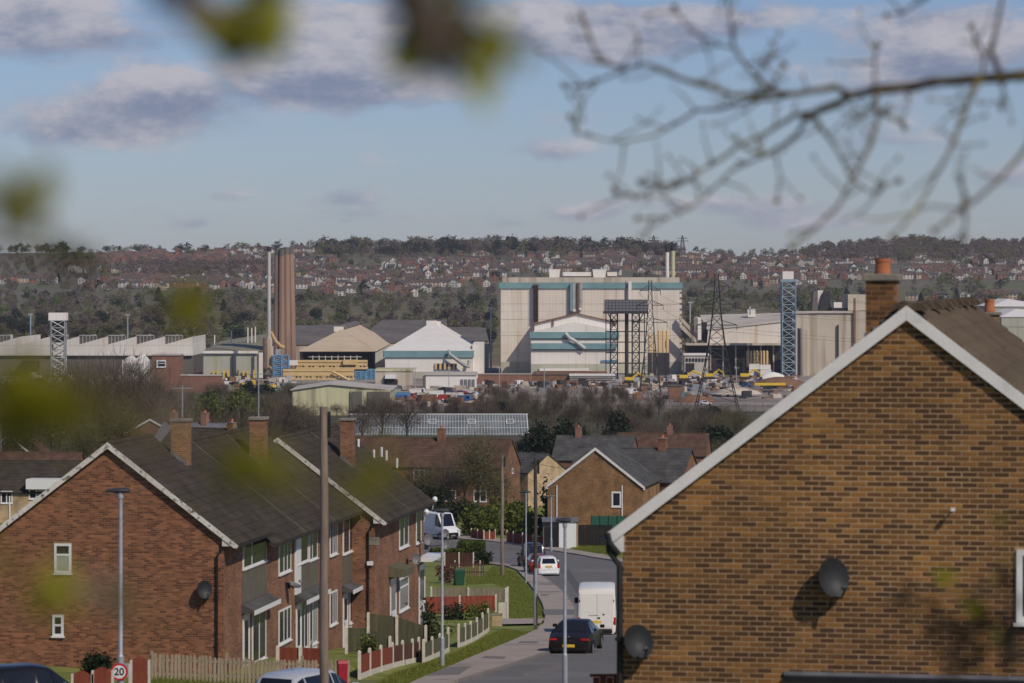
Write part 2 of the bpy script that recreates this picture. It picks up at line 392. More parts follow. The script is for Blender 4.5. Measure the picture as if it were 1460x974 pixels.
def poly_sheet(name, pts, lift, m, skirt=0, ystep=3., kind='structure'):
    """flat outline (x, y) laid on the terrain"""
    bm = bmesh.new()
    vs = [bm.verts.new((p[0], p[1], 0)) for p in pts]
    bm.faces.new(vs)
    y0 = min(p[1] for p in pts); y1 = max(p[1] for p in pts)
    cuts = [(Vector((0, y, 0)), Vector((0, 1, 0))) for y in np.arange(math.ceil(y0 / ystep) * ystep, y1, ystep)] + [(Vector((x, 0, 0)), Vector((1, 0, 0))) for x in (-8, -16, -30)]
    for co, no in cuts:
        bmesh.ops.bisect_plane(bm, geom=bm.verts[:] + bm.edges[:] + bm.faces[:], plane_co=co, plane_no=no, dist=1e-4)
    bmesh.ops.triangulate(bm, faces=bm.faces[:])
    for v in bm.verts: v.co.z = gz(v.co.x, v.co.y) + lift
    bmesh.ops.recalc_face_normals(bm, faces=bm.faces[:])
    if sum(f.normal.z for f in bm.faces) < 0: bmesh.ops.reverse_faces(bm, faces=bm.faces[:])
    if skirt:
        be = [e for e in bm.edges if e.is_boundary]
        r = bmesh.ops.extrude_edge_only(bm, edges=be)
        for v in [q for q in r['geom'] if isinstance(q, bmesh.types.BMVert)]: v.co.z -= skirt
    me = bpy.data.meshes.new(name); bm.to_mesh(me); bm.free(); me.materials.append(m)
    o = bpy.data.objects.new(name, me); COL.objects.link(o); o['kind'] = kind; return o

def gp(px, py, y0=60, y1=1450):
    v = ground_at(px, py, y0, y1); return (v.x, v.y)

KL = [(600, 1000), (653, 974), (720, 953), (783, 932), (808, 905), (819, 885), (819, 868), (806, 848), (779, 827), (758, 814.5), (738, 808.5), (716, 805), (690, 802.5), (640, 799.5), (585, 797)]
VL = [(545, 1000), (595, 974), (640, 955), (676, 939), (720, 921), (758, 904), (775, 892), (778, 878), (773, 862), (764, 846), (750, 828), (737, 814), (722, 808.5), (700, 805.5), (640, 802), (585, 799)]
kl = [gp(*p) for p in KL]; vl = [gp(*p) for p in VL]
def wide(pts, d):
    out = []
    for i, p in enumerate(pts):
        a = pts[max(0, i - 1)]; b = pts[min(len(pts) - 1, i + 1)]
        t = Vector((b[0] - a[0], b[1] - a[1])).normalized()
        out.append((p[0] + t.y * d, p[1] - t.x * d))
    return out
rr = wide(kl[:9], 7.2)
far = [gp(*p) for p in [(960, 819), (871, 800), (830, 793), (780, 785), (736, 777.5), (692, 772), (640, 768.5), (560, 766)]]
road_pts = kl + far[::-1] + rr[::-1]
poly_sheet('road', road_pts, .03, M['asphalt'])
poly_sheet('pavement', kl + vl[::-1], .13, M['pavement'], .18)
far_o = [gp(*p) for p in [(960, 814), (871, 795), (830, 787.5), (780, 779.5), (736, 772.5), (692, 767), (640, 764), (560, 762)]]
poly_sheet('far_pavement', far + far_o[::-1], .13, M['pavement'], .18)
poly_sheet('pavement_patch', [gp(*p) for p in [(606, 969), (655, 967), (672, 955), (640, 956)]], .136, M['patch'])
poly_sheet('garden_path', [gp(*p) for p in [(716, 893), (770, 892), (777, 885), (716, 885)]], .12, M['pavement'])
poly_sheet('drive_crossing', [gp(*p) for p in [(776, 880), (818, 880), (820, 872), (774, 872)]], .138, M['patch'])
poly_sheet('cross_street', [(-30, 72), (-30, 97), (-6.2, 100.5), (-2, 104), (2, 104), (4, 90), (4, 72)], .035, M['asphalt'])

poly_sheet('road_patch', [gp(*p) for p in [(742, 962), (800, 948), (812, 953), (752, 969)]], .034, M['patch'])
poly_sheet('road_patch', [gp(*p) for p in [(838, 838), (866, 841), (868, 848), (836, 845)]], .034, M['patch'])
poly_sheet('road_patch', [gp(*p) for p in [(800, 812), (812, 813), (850, 868), (838, 868)]], .034, M['asphalt_old'])
poly_sheet('pavement_patch', [gp(*p) for p in [(686, 943), (718, 944), (722, 941), (692, 940)]], .137, M['patch'])
poly_sheet('pavement_patch', [gp(*p) for p in [(770, 852), (782, 852), (783, 850), (771, 850)]], .137, M['patch'])
poly_sheet('pavement_patch', [gp(*p) for p in [(738, 921), (766, 921), (768, 918.5), (742, 918.5)]], .137, M['patch'])
def kerbs():
    root = T('kerb', 'pale stone kerb edging the pavement along the left of the road', 'kerb', (kl[3][0], kl[3][1], gz(*kl[3])))
    n = 0
    for i in range(1, 10):
        a, b = Vector(kl[i]), Vector(kl[i + 1]); ln = (b - a).length; k = max(1, int(ln / 2.0)); t = (b - a).normalized(); nn = Vector((t.y, -t.x))
        for j in range(k):
            p = a.lerp(b, j / k + .002); q = a.lerp(b, (j + 1) / k - .004)
            mb = MB(); zp = gz(p.x, p.y) + .002; zq = gz(q.x, q.y) + .002
            c = []
            for (pt, z) in ((p, zp), (q, zq)):
                for off, dz in ((.11, -.1), (.11, .12), (-.02, .138), (-.02, -.1)):
                    w = pt + nn * off; c.append((w.x, w.y, z + dz))
            mb.add(c, [(0, 1, 2, 3), (7, 6, 5, 4), (0, 4, 5, 1), (1, 5, 6, 2), (2, 6, 7, 3)])
            mb.build('kerb_stone', M['kerb'], root, world=True)
kerbs()

# ------------------------------------------------------------------ brickwork
_brick_mesh = {}
def brick_parts(parent, fn, intervals, z0, z1, m, n_ind, focus, L=.225, H=.075, joint=.018, jz=.019, proud=.006, fn_rot=0, name='brick'):
    """stretcher bond on the plane fn(u, z, d). intervals(za, zb) lists the runs of wall in a course."""
    full = []; rest = []
    k = 0; z = z0
    while z + H * .6 < z1:
        za, zb = z, z + H - jz
        for (a, b) in intervals(za, zb):
            st = math.floor(a / L) * L + (k % 2) * L / 2 - L
            u = st
            while u < b:
                p, q = max(u, a), min(u + L - joint, b)
                if q - p > .03:
                    (full if q - p > L - joint - .002 else rest).append((p, q, za, zb))
                u += L
        z += H; k += 1
    full.sort(key=lambda r: (r[0] - focus[0]) ** 2 + ((r[2] - focus[1]) * 1.3) ** 2)
    ind = full[:n_ind]; rest += full[n_ind:]
    key = (m.name, L, H, proud)
    for (p, q, za, zb) in ind:
        if key not in _brick_mesh:
            mb = MB(); hl = (L - joint) / 2; hh = (H - jz) / 2; c = .004
            vs = [(-hl, .01, -hh), (hl, .01, -hh), (hl, .01, hh), (-hl, .01, hh), (-hl, -proud + c, -hh), (hl, -proud + c, -hh), (hl, -proud + c, hh), (-hl, -proud + c, hh),
                  (-hl + c, -proud, -hh + c), (hl - c, -proud, -hh + c), (hl - c, -proud, hh - c), (-hl + c, -proud, hh - c)]
            fs = [(0, 1, 5, 4), (1, 2, 6, 5), (2, 3, 7, 6), (3, 0, 4, 7), (4, 5, 9, 8), (5, 6, 10, 9), (6, 7, 11, 10), (7, 4, 8, 11), (8, 9, 10, 11)]
            mb.add(vs, fs); me = bpy.data.meshes.new('brick'); me.from_pydata(mb.v, [], mb.f); me.materials.append(m); _brick_mesh[key] = me
        o = bpy.data.objects.new(name, _brick_mesh[key]); o.parent = parent
        w = fn((p + q) / 2, (za + zb) / 2, 0); o.location = (w[0], w[1] + random.uniform(-.002, .002), w[2]); o.rotation_euler = (0, 0, fn_rot); COL.objects.link(o)
    if rest:
        V = []; Fc = []
        for i, (p, q, za, zb) in enumerate(rest):
            d = proud + random.uniform(-.002, .002)
            V += [fn(p, za, -.01), fn(q, za, -.01), fn(q, zb, -.01), fn(p, zb, -.01), fn(p, za, d), fn(q, za, d), fn(q, zb, d), fn(p, zb, d)]
            b = i * 8; Fc += [(b + 4, b + 5, b + 6, b + 7), (b, b + 1, b + 5, b + 4), (b + 1, b + 2, b + 6, b + 5), (b + 2, b + 3, b + 7, b + 6), (b + 3, b, b + 4, b + 7)]
        o = np_mesh('brickwork', V, Fc, m, parent); o['kind'] = 'stuff'

# ------------------------------------------------------------------ windows, doors
def window(parent, fn, u0, u1, z0, z1, cols=(0, 1), rows=(0, 1), fw=.06, d=.035, glass=None, sill=True, fm=None, name='window', back=.0):
    fm = fm or M['upvc']; glass = glass or M['glass']
    if u1 < u0: u0, u1 = u1, u0
    mb = MB()
    mb.boxm(fn, u0, u0 + fw, z0, z1, back, d); mb.boxm(fn, u1 - fw, u1, z0, z1, back, d)
    mb.boxm(fn, u0 + fw, u1 - fw, z0, z0 + fw, back, d - .001); mb.boxm(fn, u0 + fw, u1 - fw, z1 - fw, z1, back, d - .001)
    us = [u0 + fw / 2 + (u1 - u0 - fw) * c for c in cols]; zs = [z0 + fw / 2 + (z1 - z0 - fw) * r for r in rows]
    for u in us[1:-1]: mb.boxm(fn, u - fw * .45, u + fw * .45, z0 + fw, z1 - fw, back, d - .002)
    for z in zs[1:-1]:
        for i in range(len(us) - 1): mb.boxm(fn, us[i] + fw * .5, us[i + 1] - fw * .5, z - fw * .45, z + fw * .45, back, d - .003)
    w = mb.build(name, fm, parent)
    k = 0
    for i in range(len(us) - 1):
        for j in range(len(zs) - 1):
            g = glass[k % len(glass)] if isinstance(glass, list) else glass; k += 1
            MB().boxm(fn, us[i] + fw * .4, us[i + 1] - fw * .4, zs[j] + fw * .4, zs[j + 1] - fw * .4, back + .002, d - .018).build('pane', g, w)
    if sill: MB().boxm(fn, u0 - .04, u1 + .04, z0 - .05, z0 - .003, back, d + .05).build('sill', fm, w)
    return w

def door(parent, fn, u0, u1, z0, z1, m, glass=True, d=.03):
    mb = MB(); fw = .06
    mb.boxm(fn, u0, u0 + fw, z0, z1, 0, d + .015); mb.boxm(fn, u1 - fw, u1, z0, z1, 0, d + .015); mb.boxm(fn, u0 + fw, u1 - fw, z1 - fw, z1, 0, d + .014)
    dr = MB().boxm(fn, u0 + fw, u1 - fw, z0, z1 - fw, 0, d).build('door', m, parent)
    mb.build('frame', M['upvc'], dr)
    if glass: MB().boxm(fn, u0 + .2, u1 - .2, z0 + 1.15, z1 - .25, d - .001, d + .006).build('pane', M['glass'], dr)
    MB().boxm(fn, u0 + .1, u0 + .14, z0 + .95, z0 + 1.1, d, d + .05).build('handle', M['galv'], dr)
    return dr

# ------------------------------------------------------------------ houses
class House: pass
def house(label, loc, th, hw, L, wh, tan, *, cat='house', group=None, name='house', ov_v=.15, ov_b=.1, ov_e=.15, drop=1.6, front=None, side=None, roof=None, rt=.10,
          barge=None, bh=.2, verge=None, holes=(), n_ind=0, focus=(0, 3), mortar=None, brick=None, courses=True, ridge_ind=False, skip_right=False, gutter=True, gauge=.32, zmin=None):
    h = House(); root = T(name, label, cat, loc, -th, group); h.root = root; h.hw = hw; h.L = L; h.wh = wh; h.tan = tan
    zr = wh + hw * tan                                   # underside of the roof at the ridge
    front = front or M['tex_brick_red']; side = side or front; roof = roof or M['roof_dark']
    h.fr = lambda u, z, d: (u, -d, z)
    h.rf = lambda u, z, d: (hw + d, u, z)
    h.lf = lambda u, z, d: (-hw - d, u, z)
    mb = MB()
    z0 = -drop
    gab = [(-hw, z0), (hw, z0), (hw, wh), (0, zr), (-hw, wh)]
    mb.add([(u, 0, z) for u, z in gab], [(0, 1, 2, 3, 4)], 0)
    mb.add([(u, L, z) for u, z in gab], [(4, 3, 2, 1, 0)], 1)
    mb.add([(hw, 0, z0), (hw, L, z0), (hw, L, wh), (hw, 0, wh)], [(0, 1, 2, 3)], 1)
    mb.add([(-hw, 0, z0), (-hw, L, z0), (-hw, L, wh), (-hw, 0, wh)], [(3, 2, 1, 0)], 1)
    mb.build('wall', [mortar or front, side], root)
    h.zr = zr + rt
    if brick:
        zb = zmin if zmin is not None else z0
        def iv(za, zb_):
            half = hw if zb_ <= wh else max(0, hw - (zb_ - wh) / tan)
            runs = [(-half, half)]
            for (a, b, c, d) in holes:
                if za < d + .02 and zb_ > c - .02:
                    nr = []
                    for (p, q) in runs:
                        if b < p or a > q: nr.append((p, q)); continue
                        if a - p > .02: nr.append((p, a))
                        if q - b > .02: nr.append((b, q))
                    runs = nr
            return [r for r in runs if r[1] - r[0] > .04]
        brick_parts(root, h.fr, iv, zb, zr - .1, brick, n_ind, focus)
    # roof
    he = hw + ov_e; y0, y1 = -ov_v, L + ov_b
    sz = lambda x: zr + rt - x * tan
    mb = MB()
    n = max(2, int(he * math.sqrt(1 + tan * tan) / gauge)) if courses else 1
    for s in (1, -1):
        if s == 1 and skip_right: pass
        else:
            for i in range(n):
                xa, xb = he * i / n, he * (i + 1) / n; lip = .028 if courses else 0
                q = [(s * xa, y0, sz(xa) + .001), (s * xa, y1, sz(xa) + .001), (s * xb, y1, sz(xb) + lip), (s * xb, y0, sz(xb) + lip), (s * xb, y1, sz(xb)), (s * xb, y0, sz(xb))]
                if s == 1 and courses:
                    nt_ = int((y1 - y0) / .34); off = .5 * (i % 2)
                    for k in range(nt_ + 1):
                        ya = max(y0, y0 + (y1 - y0) * (k - off) / nt_); yb_ = min(y1, y0 + (y1 - y0) * (k + 1 - off) / nt_ - .006); dz = random.uniform(-.004, .006); sg = .03 * math.sin((ya - y0) * .9 + hw)
                        if yb_ - ya < .05: continue
                        za_, zb_ = sz(xa) + .001 - sg * 0, sz(xb) + lip + dz
                        mb.add([(xa, ya, za_), (xa, yb_, za_), (xb, yb_, zb_), (xb, ya, zb_), (xb, yb_, zb_ - .04), (xb, ya, zb_ - .04)], [(0, 1, 2, 3), (3, 2, 4, 5)])
                else: mb.add(q, [(0, 1, 2, 3), (3, 2, 4, 5)] if s == 1 else [(3, 2, 1, 0), (5, 4, 2, 3)])
        c = [(0, y0, sz(0)), (0, y1, sz(0)), (s * he, y1, sz(he)), (s * he, y0, sz(he))]
        u = [(p[0], p[1], p[2] - rt) for p in c]
        mb.add(c + u, [(4, 5, 6, 7), (2, 3, 7, 6), (0, 4, 7, 3), (1, 2, 6, 5)] + ([(0, 1, 2, 3)] if (s == 1 and skip_right) else []))
    h.roof = mb.build('roof', roof, root)
    h.sz = sz; h.y0 = y0; h.y1 = y1; h.he = he
    # ridge tiles
    k = max(1, int((y1 - y0) / .45)); pitch = (y1 - y0) / k; allmb = MB(); me = None
    for i in range(k):
        mb = MB() if ridge_ind else allmb
        a = 0 if ridge_ind else y0 + i * pitch
        pts = []
        for (yy, rr_) in ((a + .004, .125), (a + pitch - .004, .118)):
            for j in range(7):
                an = math.pi * j / 6; pts.append((rr_ * math.cos(an), yy, zr + rt - .05 + rr_ * math.sin(an) * .95))
        mb.add(pts, [(j, j + 1, 8 + j, 7 + j) for j in range(6)] + [(6, 5, 4, 3, 2, 1, 0), (7, 8, 9, 10, 11, 12, 13)])
        if ridge_ind:
            if me is None: ob = mb.build('ridge_tile', roof, h.roof); me = ob.data
            else: ob = bpy.data.objects.new('ridge_tile', me); ob.parent = h.roof; COL.objects.link(ob)
            ob.location = (random.uniform(-.012, .012), y0 + i * pitch, random.uniform(-.012, .012)); ob.rotation_euler = (0, random.uniform(-.03, .03), 0)
    if not ridge_ind: allmb.build('ridge', roof, h.roof)
    # bargeboards
    if barge:
        bv = bh * math.sqrt(1 + tan * tan)
        for s in (1, -1):
            zc = sz(he) - .10; xb = he + .02 - (bv - .115) / tan; poly = [(s * .0015, sz(0) + .015), (s * (he + .02), sz(he) + .005), (s * (he + .02), zc), (s * xb, zc), (s * .0015, sz(0) + .015 - bv)]
            MB().prism(poly, h.fr, ov_v + .002, ov_v + .03).build('bargeboard', barge, root, recalc=True)
            # boxed end of the eave
            poly = [(s * (hw - .02), wh - .32), (s * (he + .01), wh - .30), (s * (he + .01), sz(he) - .06), (s * (hw - .02), sz(hw) - .12)]
            MB().prism(poly, h.fr, -.05, ov_v - .003).build('eave_box', barge, root, recalc=True)
            poly = [(s * .002, sz(0) - rt - .005), (s * hw, sz(hw) - rt - .005), (s * hw, sz(hw) - rt - .04), (s * .002, sz(0) - rt - .04)]
            MB().prism(poly, h.fr, .014, ov_v - .004).build('soffit', M['soffit'], root, recalc=True)
    if verge:
        for s in (1, -1):
            poly = [(s * .003, sz(0) + .03), (s * he, sz(he) + .03), (s * he, sz(he) - .07), (s * .003, sz(0) - .07)]
            MB().prism(poly, h.fr, ov_v - .09, ov_v + .012).build('verge', verge, root, recalc=True)
    if gutter:
        for s in (1, -1):
            mb = MB(); pts = []
            for yy in (y0 + .02, y1 - .02):
                for j in range(7):
                    an = math.pi + math.pi * j / 6; pts.append((s * (he + .05) + .06 * math.cos(an), yy, sz(he) - .03 + .06 * math.sin(an)))
            mb.add(pts, [(j, j + 1, 8 + j, 7 + j) for j in range(6)]); mb.build('gutter', M['black'], root)
    return h
def to_local(h, w):
    return h.root.matrix_basis.inverted() @ Vector(w)
def ray(h, px, py, plane):
    """local point of a house where the line of sight meets one of its planes: front, right or the right roof slope"""
    Mi = h.root.matrix_basis.inverted(); o = Mi @ Vector((0, 0, 0)); d = (Mi @ P(px, py, 100)) - o
    if plane == 'front': n, c = Vector((0, 1, 0)), 0
    elif plane == 'right': n, c = Vector((1, 0, 0)), h.hw
    else: n = Vector((h.tan, 0, 1)); c = h.sz(0)
    t = (c - n.dot(o)) / n.dot(d); return o + d * t

def downpipe(h, x, y, ztop, zbot, m=None, swan=.25, r=.04):
    mb = MB(); s = 1 if x > 0 else -1
    mb.tube([(x + s * .16, y, ztop), (x + s * .16, y, ztop - .1), (x, y, ztop - .1 - swan), (x, y, zbot)], r, 8)
    for z in np.arange(zbot + .6, ztop - .6, 1.6): mb.box(x - .06, x + .06, y - .05, y + .05, z, z + .05)
    return mb.build('downpipe', m or M['black'], h.root, smooth=True)

def chimney(h, x, y, w, dpt, ztop, pots=1, m=None, brick=None, mortar=None, cap=.08, pot_r=.12, pot_h=.32):
    zb = h.sz(abs(x) + w / 2) - .3
    c = MB().box(x - w / 2, x + w / 2, y - dpt / 2, y + dpt / 2, zb, ztop).build('chimney', mortar or m or M['tex_brick_red'], h.root)
    MB().box(x - w / 2 - .05, x + w / 2 + .05, y - dpt / 2 - .05, y + dpt / 2 + .05, ztop + .002, ztop + cap).build('capping', M['cement'], c, bevel=.015)
    mb = MB()
    for s in (-1, 1):
        for xx in (x - w / 2, x + w / 2): pass
    f = MB(); xs = [x - w / 2 - .02 + (w + .04) * i / 4 for i in range(5)]
    for i in range(4): f.box(xs[i], xs[i + 1], y - dpt / 2 - .03, y - dpt / 2 - .002, h.sz(xs[i + 1] if x > 0 else -xs[i]) - .05, h.sz(xs[i + 1] if x > 0 else -xs[i]) + .2)
    f.build('flashing', M['lead'], c)
    for i in range(pots):
        px_ = x + (i - (pots - 1) / 2) * .3
        mb = MB(); mb.lathe([(pot_r * 1.06, 0), (pot_r * 1.06, .04), (pot_r, .05), (pot_r * .97, pot_h - .06), (pot_r * 1.05, pot_h - .05), (pot_r * 1.05, pot_h), (pot_r * .8, pot_h), (pot_r * .78, pot_h - .1)], (px_, y, ztop + cap), 14)
        mb.build('chimney_pot', M['terracotta'], c, smooth=True)
    if brick:
        fn = lambda u, z, d: (u, y - dpt / 2 - d, z)
        brick_parts(c, fn, lambda a, b: [(x - w / 2, x + w / 2)], zb, ztop, brick, 0, (x, 0))
    return c

# ---- the near house on the right
TAN = .765
RH_X, RH_Y = 5.63, 48.0
rh = house('near tan brick house with wide white bargeboards and a brown tiled roof', (RH_X, RH_Y, -8.51), R(11), 4.10, 14.0, 4.90, TAN,
           front=M['mortar_tan'], side=M['tex_brick_orange'], brick=M['brick_orange'], mortar=M['mortar_tan'], n_ind=300, focus=(-.3, 5.1), roof=M['roof_tile'],
           barge=M['barge_clean'], bh=.165, ov_v=.06, ov_e=.22, ridge_ind=True, skip_right=True, drop=1.0, zmin=2.2,
           holes=[(1.52, 2.9, 3.65, 4.72)])
def rh_roof_tiles():
    sl = math.sqrt(1 + TAN * TAN); n = 17; gx = rh.he / n; cw = .30; nc = int((rh.y1 - rh.y0) / cw); cw = (rh.y1 - rh.y0) / nc
    prof = [(0, .0), (.10, .004), (.32, .012), (.44, .052), (.58, .060), (.72, .052), (.84, .012), (1.0, .0)]
    def tile(i, j):
        x0, x1 = gx * i, gx * (i + 1) + .03
        V = []
        for (x, lift) in ((x0, .004), (min(x1, rh.he + .04), .030)):
            for (t, hgt) in prof: V.append((x, rh.y0 + (j + t * .985) * cw, rh.sz(x) + lift + hgt))
        k = len(prof)
        V += [(V[k + q][0], V[k + q][1], V[k + q][2] - .03) for q in range(k)]
        Fs = [(q, q + 1, k + q + 1, k + q) for q in range(k - 1)] + [(k + q, k + q + 1, 2 * k + q + 1, 2 * k + q) for q in range(k - 1)]
        return V, Fs
    cells = [(i, j) for i in range(n) for j in range(nc)]
    cells.sort(key=lambda c: c[1] + c[0] * .9)
    me = {}
    for (i, j) in cells[:300]:
        if i not in me:
            V, Fs = tile(i, 0); m_ = bpy.data.meshes.new('roof_tile'); m_.from_pydata(V, [], Fs); m_.materials.append(M['roof_tile'])
            m_.polygons.foreach_set('use_smooth', [True] * len(Fs)); m_.set_sharp_from_angle(angle=R(50)); me[i] = m_
        o = bpy.data.objects.new('roof_tile', me[i]); o.parent = rh.roof; o.location = (0, j * cw, random.uniform(0, .006)); COL.objects.link(o)
    V = []; Fs = []
    for (i, j) in cells[300:]:
        v, f = tile(i, j); b = len(V); dz = random.uniform(0, .006)
        V += [(a, b_, c + dz) for a, b_, c in v]; Fs += [tuple(b + q for q in ff) for ff in f]
    o = np_mesh('tiling', V, Fs, M['roof_tile'], rh.roof, smooth=True); o['kind'] = 'stuff'
rh_roof_tiles()
chimney(rh, -.54, 2.4, (.46), .6, 8.51 - .01, 1, mortar=M['mortar_grey'], brick=M['brick_orange'], cap=.11, pot_r=.115, pot_h=.23)
downpipe(rh, -4.13, -.10, 4.70, -.5, swan=.22, r=.045)
MB().tube([(-4.3, -.17, 4.86), (-4.27, -.17, 4.72), (-4.14, -.12, 4.55)], .045, 8).build('gutter_outlet', M['black'], rh.root, smooth=True)
window(rh.root, rh.fr, 1.55, 2.87, 3.67, 4.70, cols=(0, .5, 1), fw=.085, d=.05)
a = ray(rh, 1120, 962, 'front'); 
fr_ = MB(); fr_.box(a.x, 3.6, -1.6, -.016, a.z - .35, a.z - .06); fr_.box(a.x, 3.6, -.24, -.016, a.z - .058, a.z - .0)
ext = fr_.build('extension_roof', M['black'], rh.root)
MB().box(a.x - .02, 3.6, -.05, -.017, a.z + .002, a.z + .05).build('flashing', M['lead'], ext)
a = ray(rh, 1360, 726, 'front')
lm = MB(); lm.tube([(a.x, -.01, a.z), (a.x, -.16, a.z + .01)], .012, 6); lm.box(a.x - .03, a.x + .03, -.22, -.16, a.z - .015, a.z + .03); lm.build('wall_hook', M['upvc'], rh.root)

# ---- terrace on the left
TH = R(7.7); st, ct = math.sin(TH), math.cos(TH)
BX, BY = -13.78, 115.0
LH = 5.95
def blk(bx, by, y): return (bx + y * st, by + y * ct)
GW = 4.36
hA_z = -8.97 + .15 * TAN - .115 - 4.6
labsA = ['end terrace house with red brick gable facing the camera and two small white windows',
         'second terrace house with pale gutter behind the end house with the big red brick gable',
         'third terrace house from the big red gable, plain dark roof behind the wooden pole',
         'last house of the nearer terrace, tucked against the gable of the next block']
GW = 4.01
T1 = []
def gbox(px0, px1, py0, py1, h):
    p = ray(h, px0, py1, 'front'); q = ray(h, px1, py0, 'front'); return (p.x, q.x, p.z, q.z)
class _tmp: pass
tmp = _tmp(); tmp.root = T('tmp', 'x', 'x', (BX, BY, hA_z), -TH); tmp.hw = GW
w1 = gbox(77.5, 102, 775, 817, tmp); w2 = gbox(75, 91, 877, 907, tmp)
bpy.data.objects.remove(tmp.root)
for i in range(4):
    x, y = blk(BX, BY, i * LH); z = hA_z - (.47 if i else 0)
    kw = dict(front=M['mortar_grey'], side=M['tex_brick_red'], brick=M['brick_red'], mortar=M['mortar_grey'], n_ind=300, focus=(.6, 3.0), barge=M['barge'], bh=.17, holes=[w1, w2], zmin=-.3) if i == 0 else dict(front=M['tex_brick_red'], ov_v=-.02, verge=M['verge_cement'] if i in (2, 3) else None, courses=True)
    h = house(labsA[i], (x, y, z), TH, GW, LH, 4.6 + .35 * TAN, TAN, ov_e=.5, group='terraced houses down the left of the road', name='terraced_house', drop=1.8, ov_b=.02, roof=M['roof_dark'], **kw)
    T1.append(h)
h = T1[0]
window(h.root, h.fr, *w1, rows=(0, .63, 1), glass=[M['curtain'], M['glass']], fw=.085, d=.04)
window(h.root, h.fr, *w2, rows=(0, .52, 1), fw=.085, d=.04)
chimney(h, 1.15, LH - .1, .56, .8, 8.65 - .13, 0, m=M['tex_brick_orange'], cap=.1)
chimney(T1[2], 1.45, LH - .1, .56, .8, -5.48 - (hA_z - .47), 0, m=M['tex_brick_red'], cap=.12)
downpipe(h, GW - .22, -.06, 4.50, -1, swan=.2)
def bay(h, ya, yb, sill, ctop, cbot, white_board=None, door_col=None, floor=-.9):
    """a two storey bay between brick piers: window band, grey panel, sloping canopy, white doors below"""
    f = h.rf; top = h.wh - .12
    window(h.root, f, ya + .08, yb - .1, sill, top, cols=(0, .36, 1), fw=.05, d=.05, fm=M['upvc'], sill=True)
    MB().boxm(f, ya, yb, ctop, sill - .06, 0, .045).build('wall_panel', M['grey_panel'], h.root)
    cn = MB(); n = .46
    cn.prism([(0, ctop), (n, cbot + .12), (n, cbot + .04), (0, cbot + .04)], lambda u, z, d: (h.hw + u, d, z), ya - .1, yb + .35)
    c = cn.build('canopy', M['roof_grey'], h.root, recalc=True)
    MB().box(h.hw + n + .002, h.hw + n + .03, ya - .1, yb + .35, cbot - .02, cbot + .14).build('fascia', M['upvc'], c)
    w = (yb - ya)
    door(h.root, f, ya + .1, ya + .1 + min(1.0, w * .36), floor, cbot - .02, door_col or M['upvc'])
    window(h.root, f, ya + .1 + w * .38, yb - .1, floor + .9, cbot - .02, cols=(0, .5, 1), fw=.07, d=.04)
    MB().boxm(f, ya + .1 + w * .38, yb - .1, floor, floor + .85, 0, .03).build('lower_panel', M['upvc'], h.root)
    if white_board: MB().boxm(f, white_board[0], white_board[1], ctop - .05, h.wh - .05, 0, .07).build('white_board', M['upvc'], h.root)
def fu(h, px, py=800): return ray(h, px, py, 'right').y
def fzz(h, px, py): return ray(h, px, py, 'right').z
h = T1[0]; bay(h, fu(h, 345), fu(h, 379), fzz(h, 345, 812), fzz(h, 345, 861), fzz(h, 345, 876), door_col=M['upvc'])
h = T1[1]
window(h.root, h.rf, fu(h, 397), fu(h, 414), fzz(h, 397, 820), h.wh - .1, cols=(0, .4, .7, 1), fw=.07)
window(h.root, h.rf, fu(h, 397), fu(h, 414), fzz(h, 397, 920), fzz(h, 397, 871), cols=(0, .4, .7, 1), fw=.07)
h = T1[2]
a = fu(h, 432); 
bay(h, fu(h, 439.5), fu(h, 452), fzz(h, 430, 804), fzz(h, 430, 843), fzz(h, 430, 856), door_col=M['soffit'])
h = T1[1]
bay(h, fu(h, 421), fu(h, 438.6), fzz(h, 421, 806), fzz(h, 421, 846), fzz(h, 421, 861), white_board=(fu(h, 420), fu(h, 427)), door_col=M['upvc'])
h = T1[2]
window(h.root, h.rf, fu(h, 470), fu(h, 480), fzz(h, 470, 793), h.wh - .1, cols=(0, .4, .7, 1), fw=.07)
window(h.root, h.rf, fu(h, 470), fu(h, 480), fzz(h, 470, 893), fzz(h, 470, 845), cols=(0, .4, .7, 1), fw=.07)
h = T1[3]
def aerial(h, x, y, z0, hgt, boom=.9):
    mb = MB(); mb.tube([(x, y, z0), (x, y, z0 + hgt)], .022, 5); mb.tube([(x - boom * .5, y, z0 + hgt - .1), (x + boom * .5, y, z0 + hgt - .1)], .014, 4)
    for k in range(7): q = x - boom * .5 + boom * k / 6; mb.tube([(q, y - .22, z0 + hgt - .1), (q, y + .22, z0 + hgt - .1)], .008, 4)
    return mb.build('aerial', M['galv'], h.root)
aerial(T1[2], 1.45, LH - .1, -5.48 - (hA_z - .47) - .3, 2.2); aerial(T1[0], 1.15, LH + .1, 8.5, 1.3, .7)
bay(h, fu(h, 488), fu(h, 512), fzz(h, 490, 790), fzz(h, 490, 833), fzz(h, 490, 845), door_col=M['upvc'])

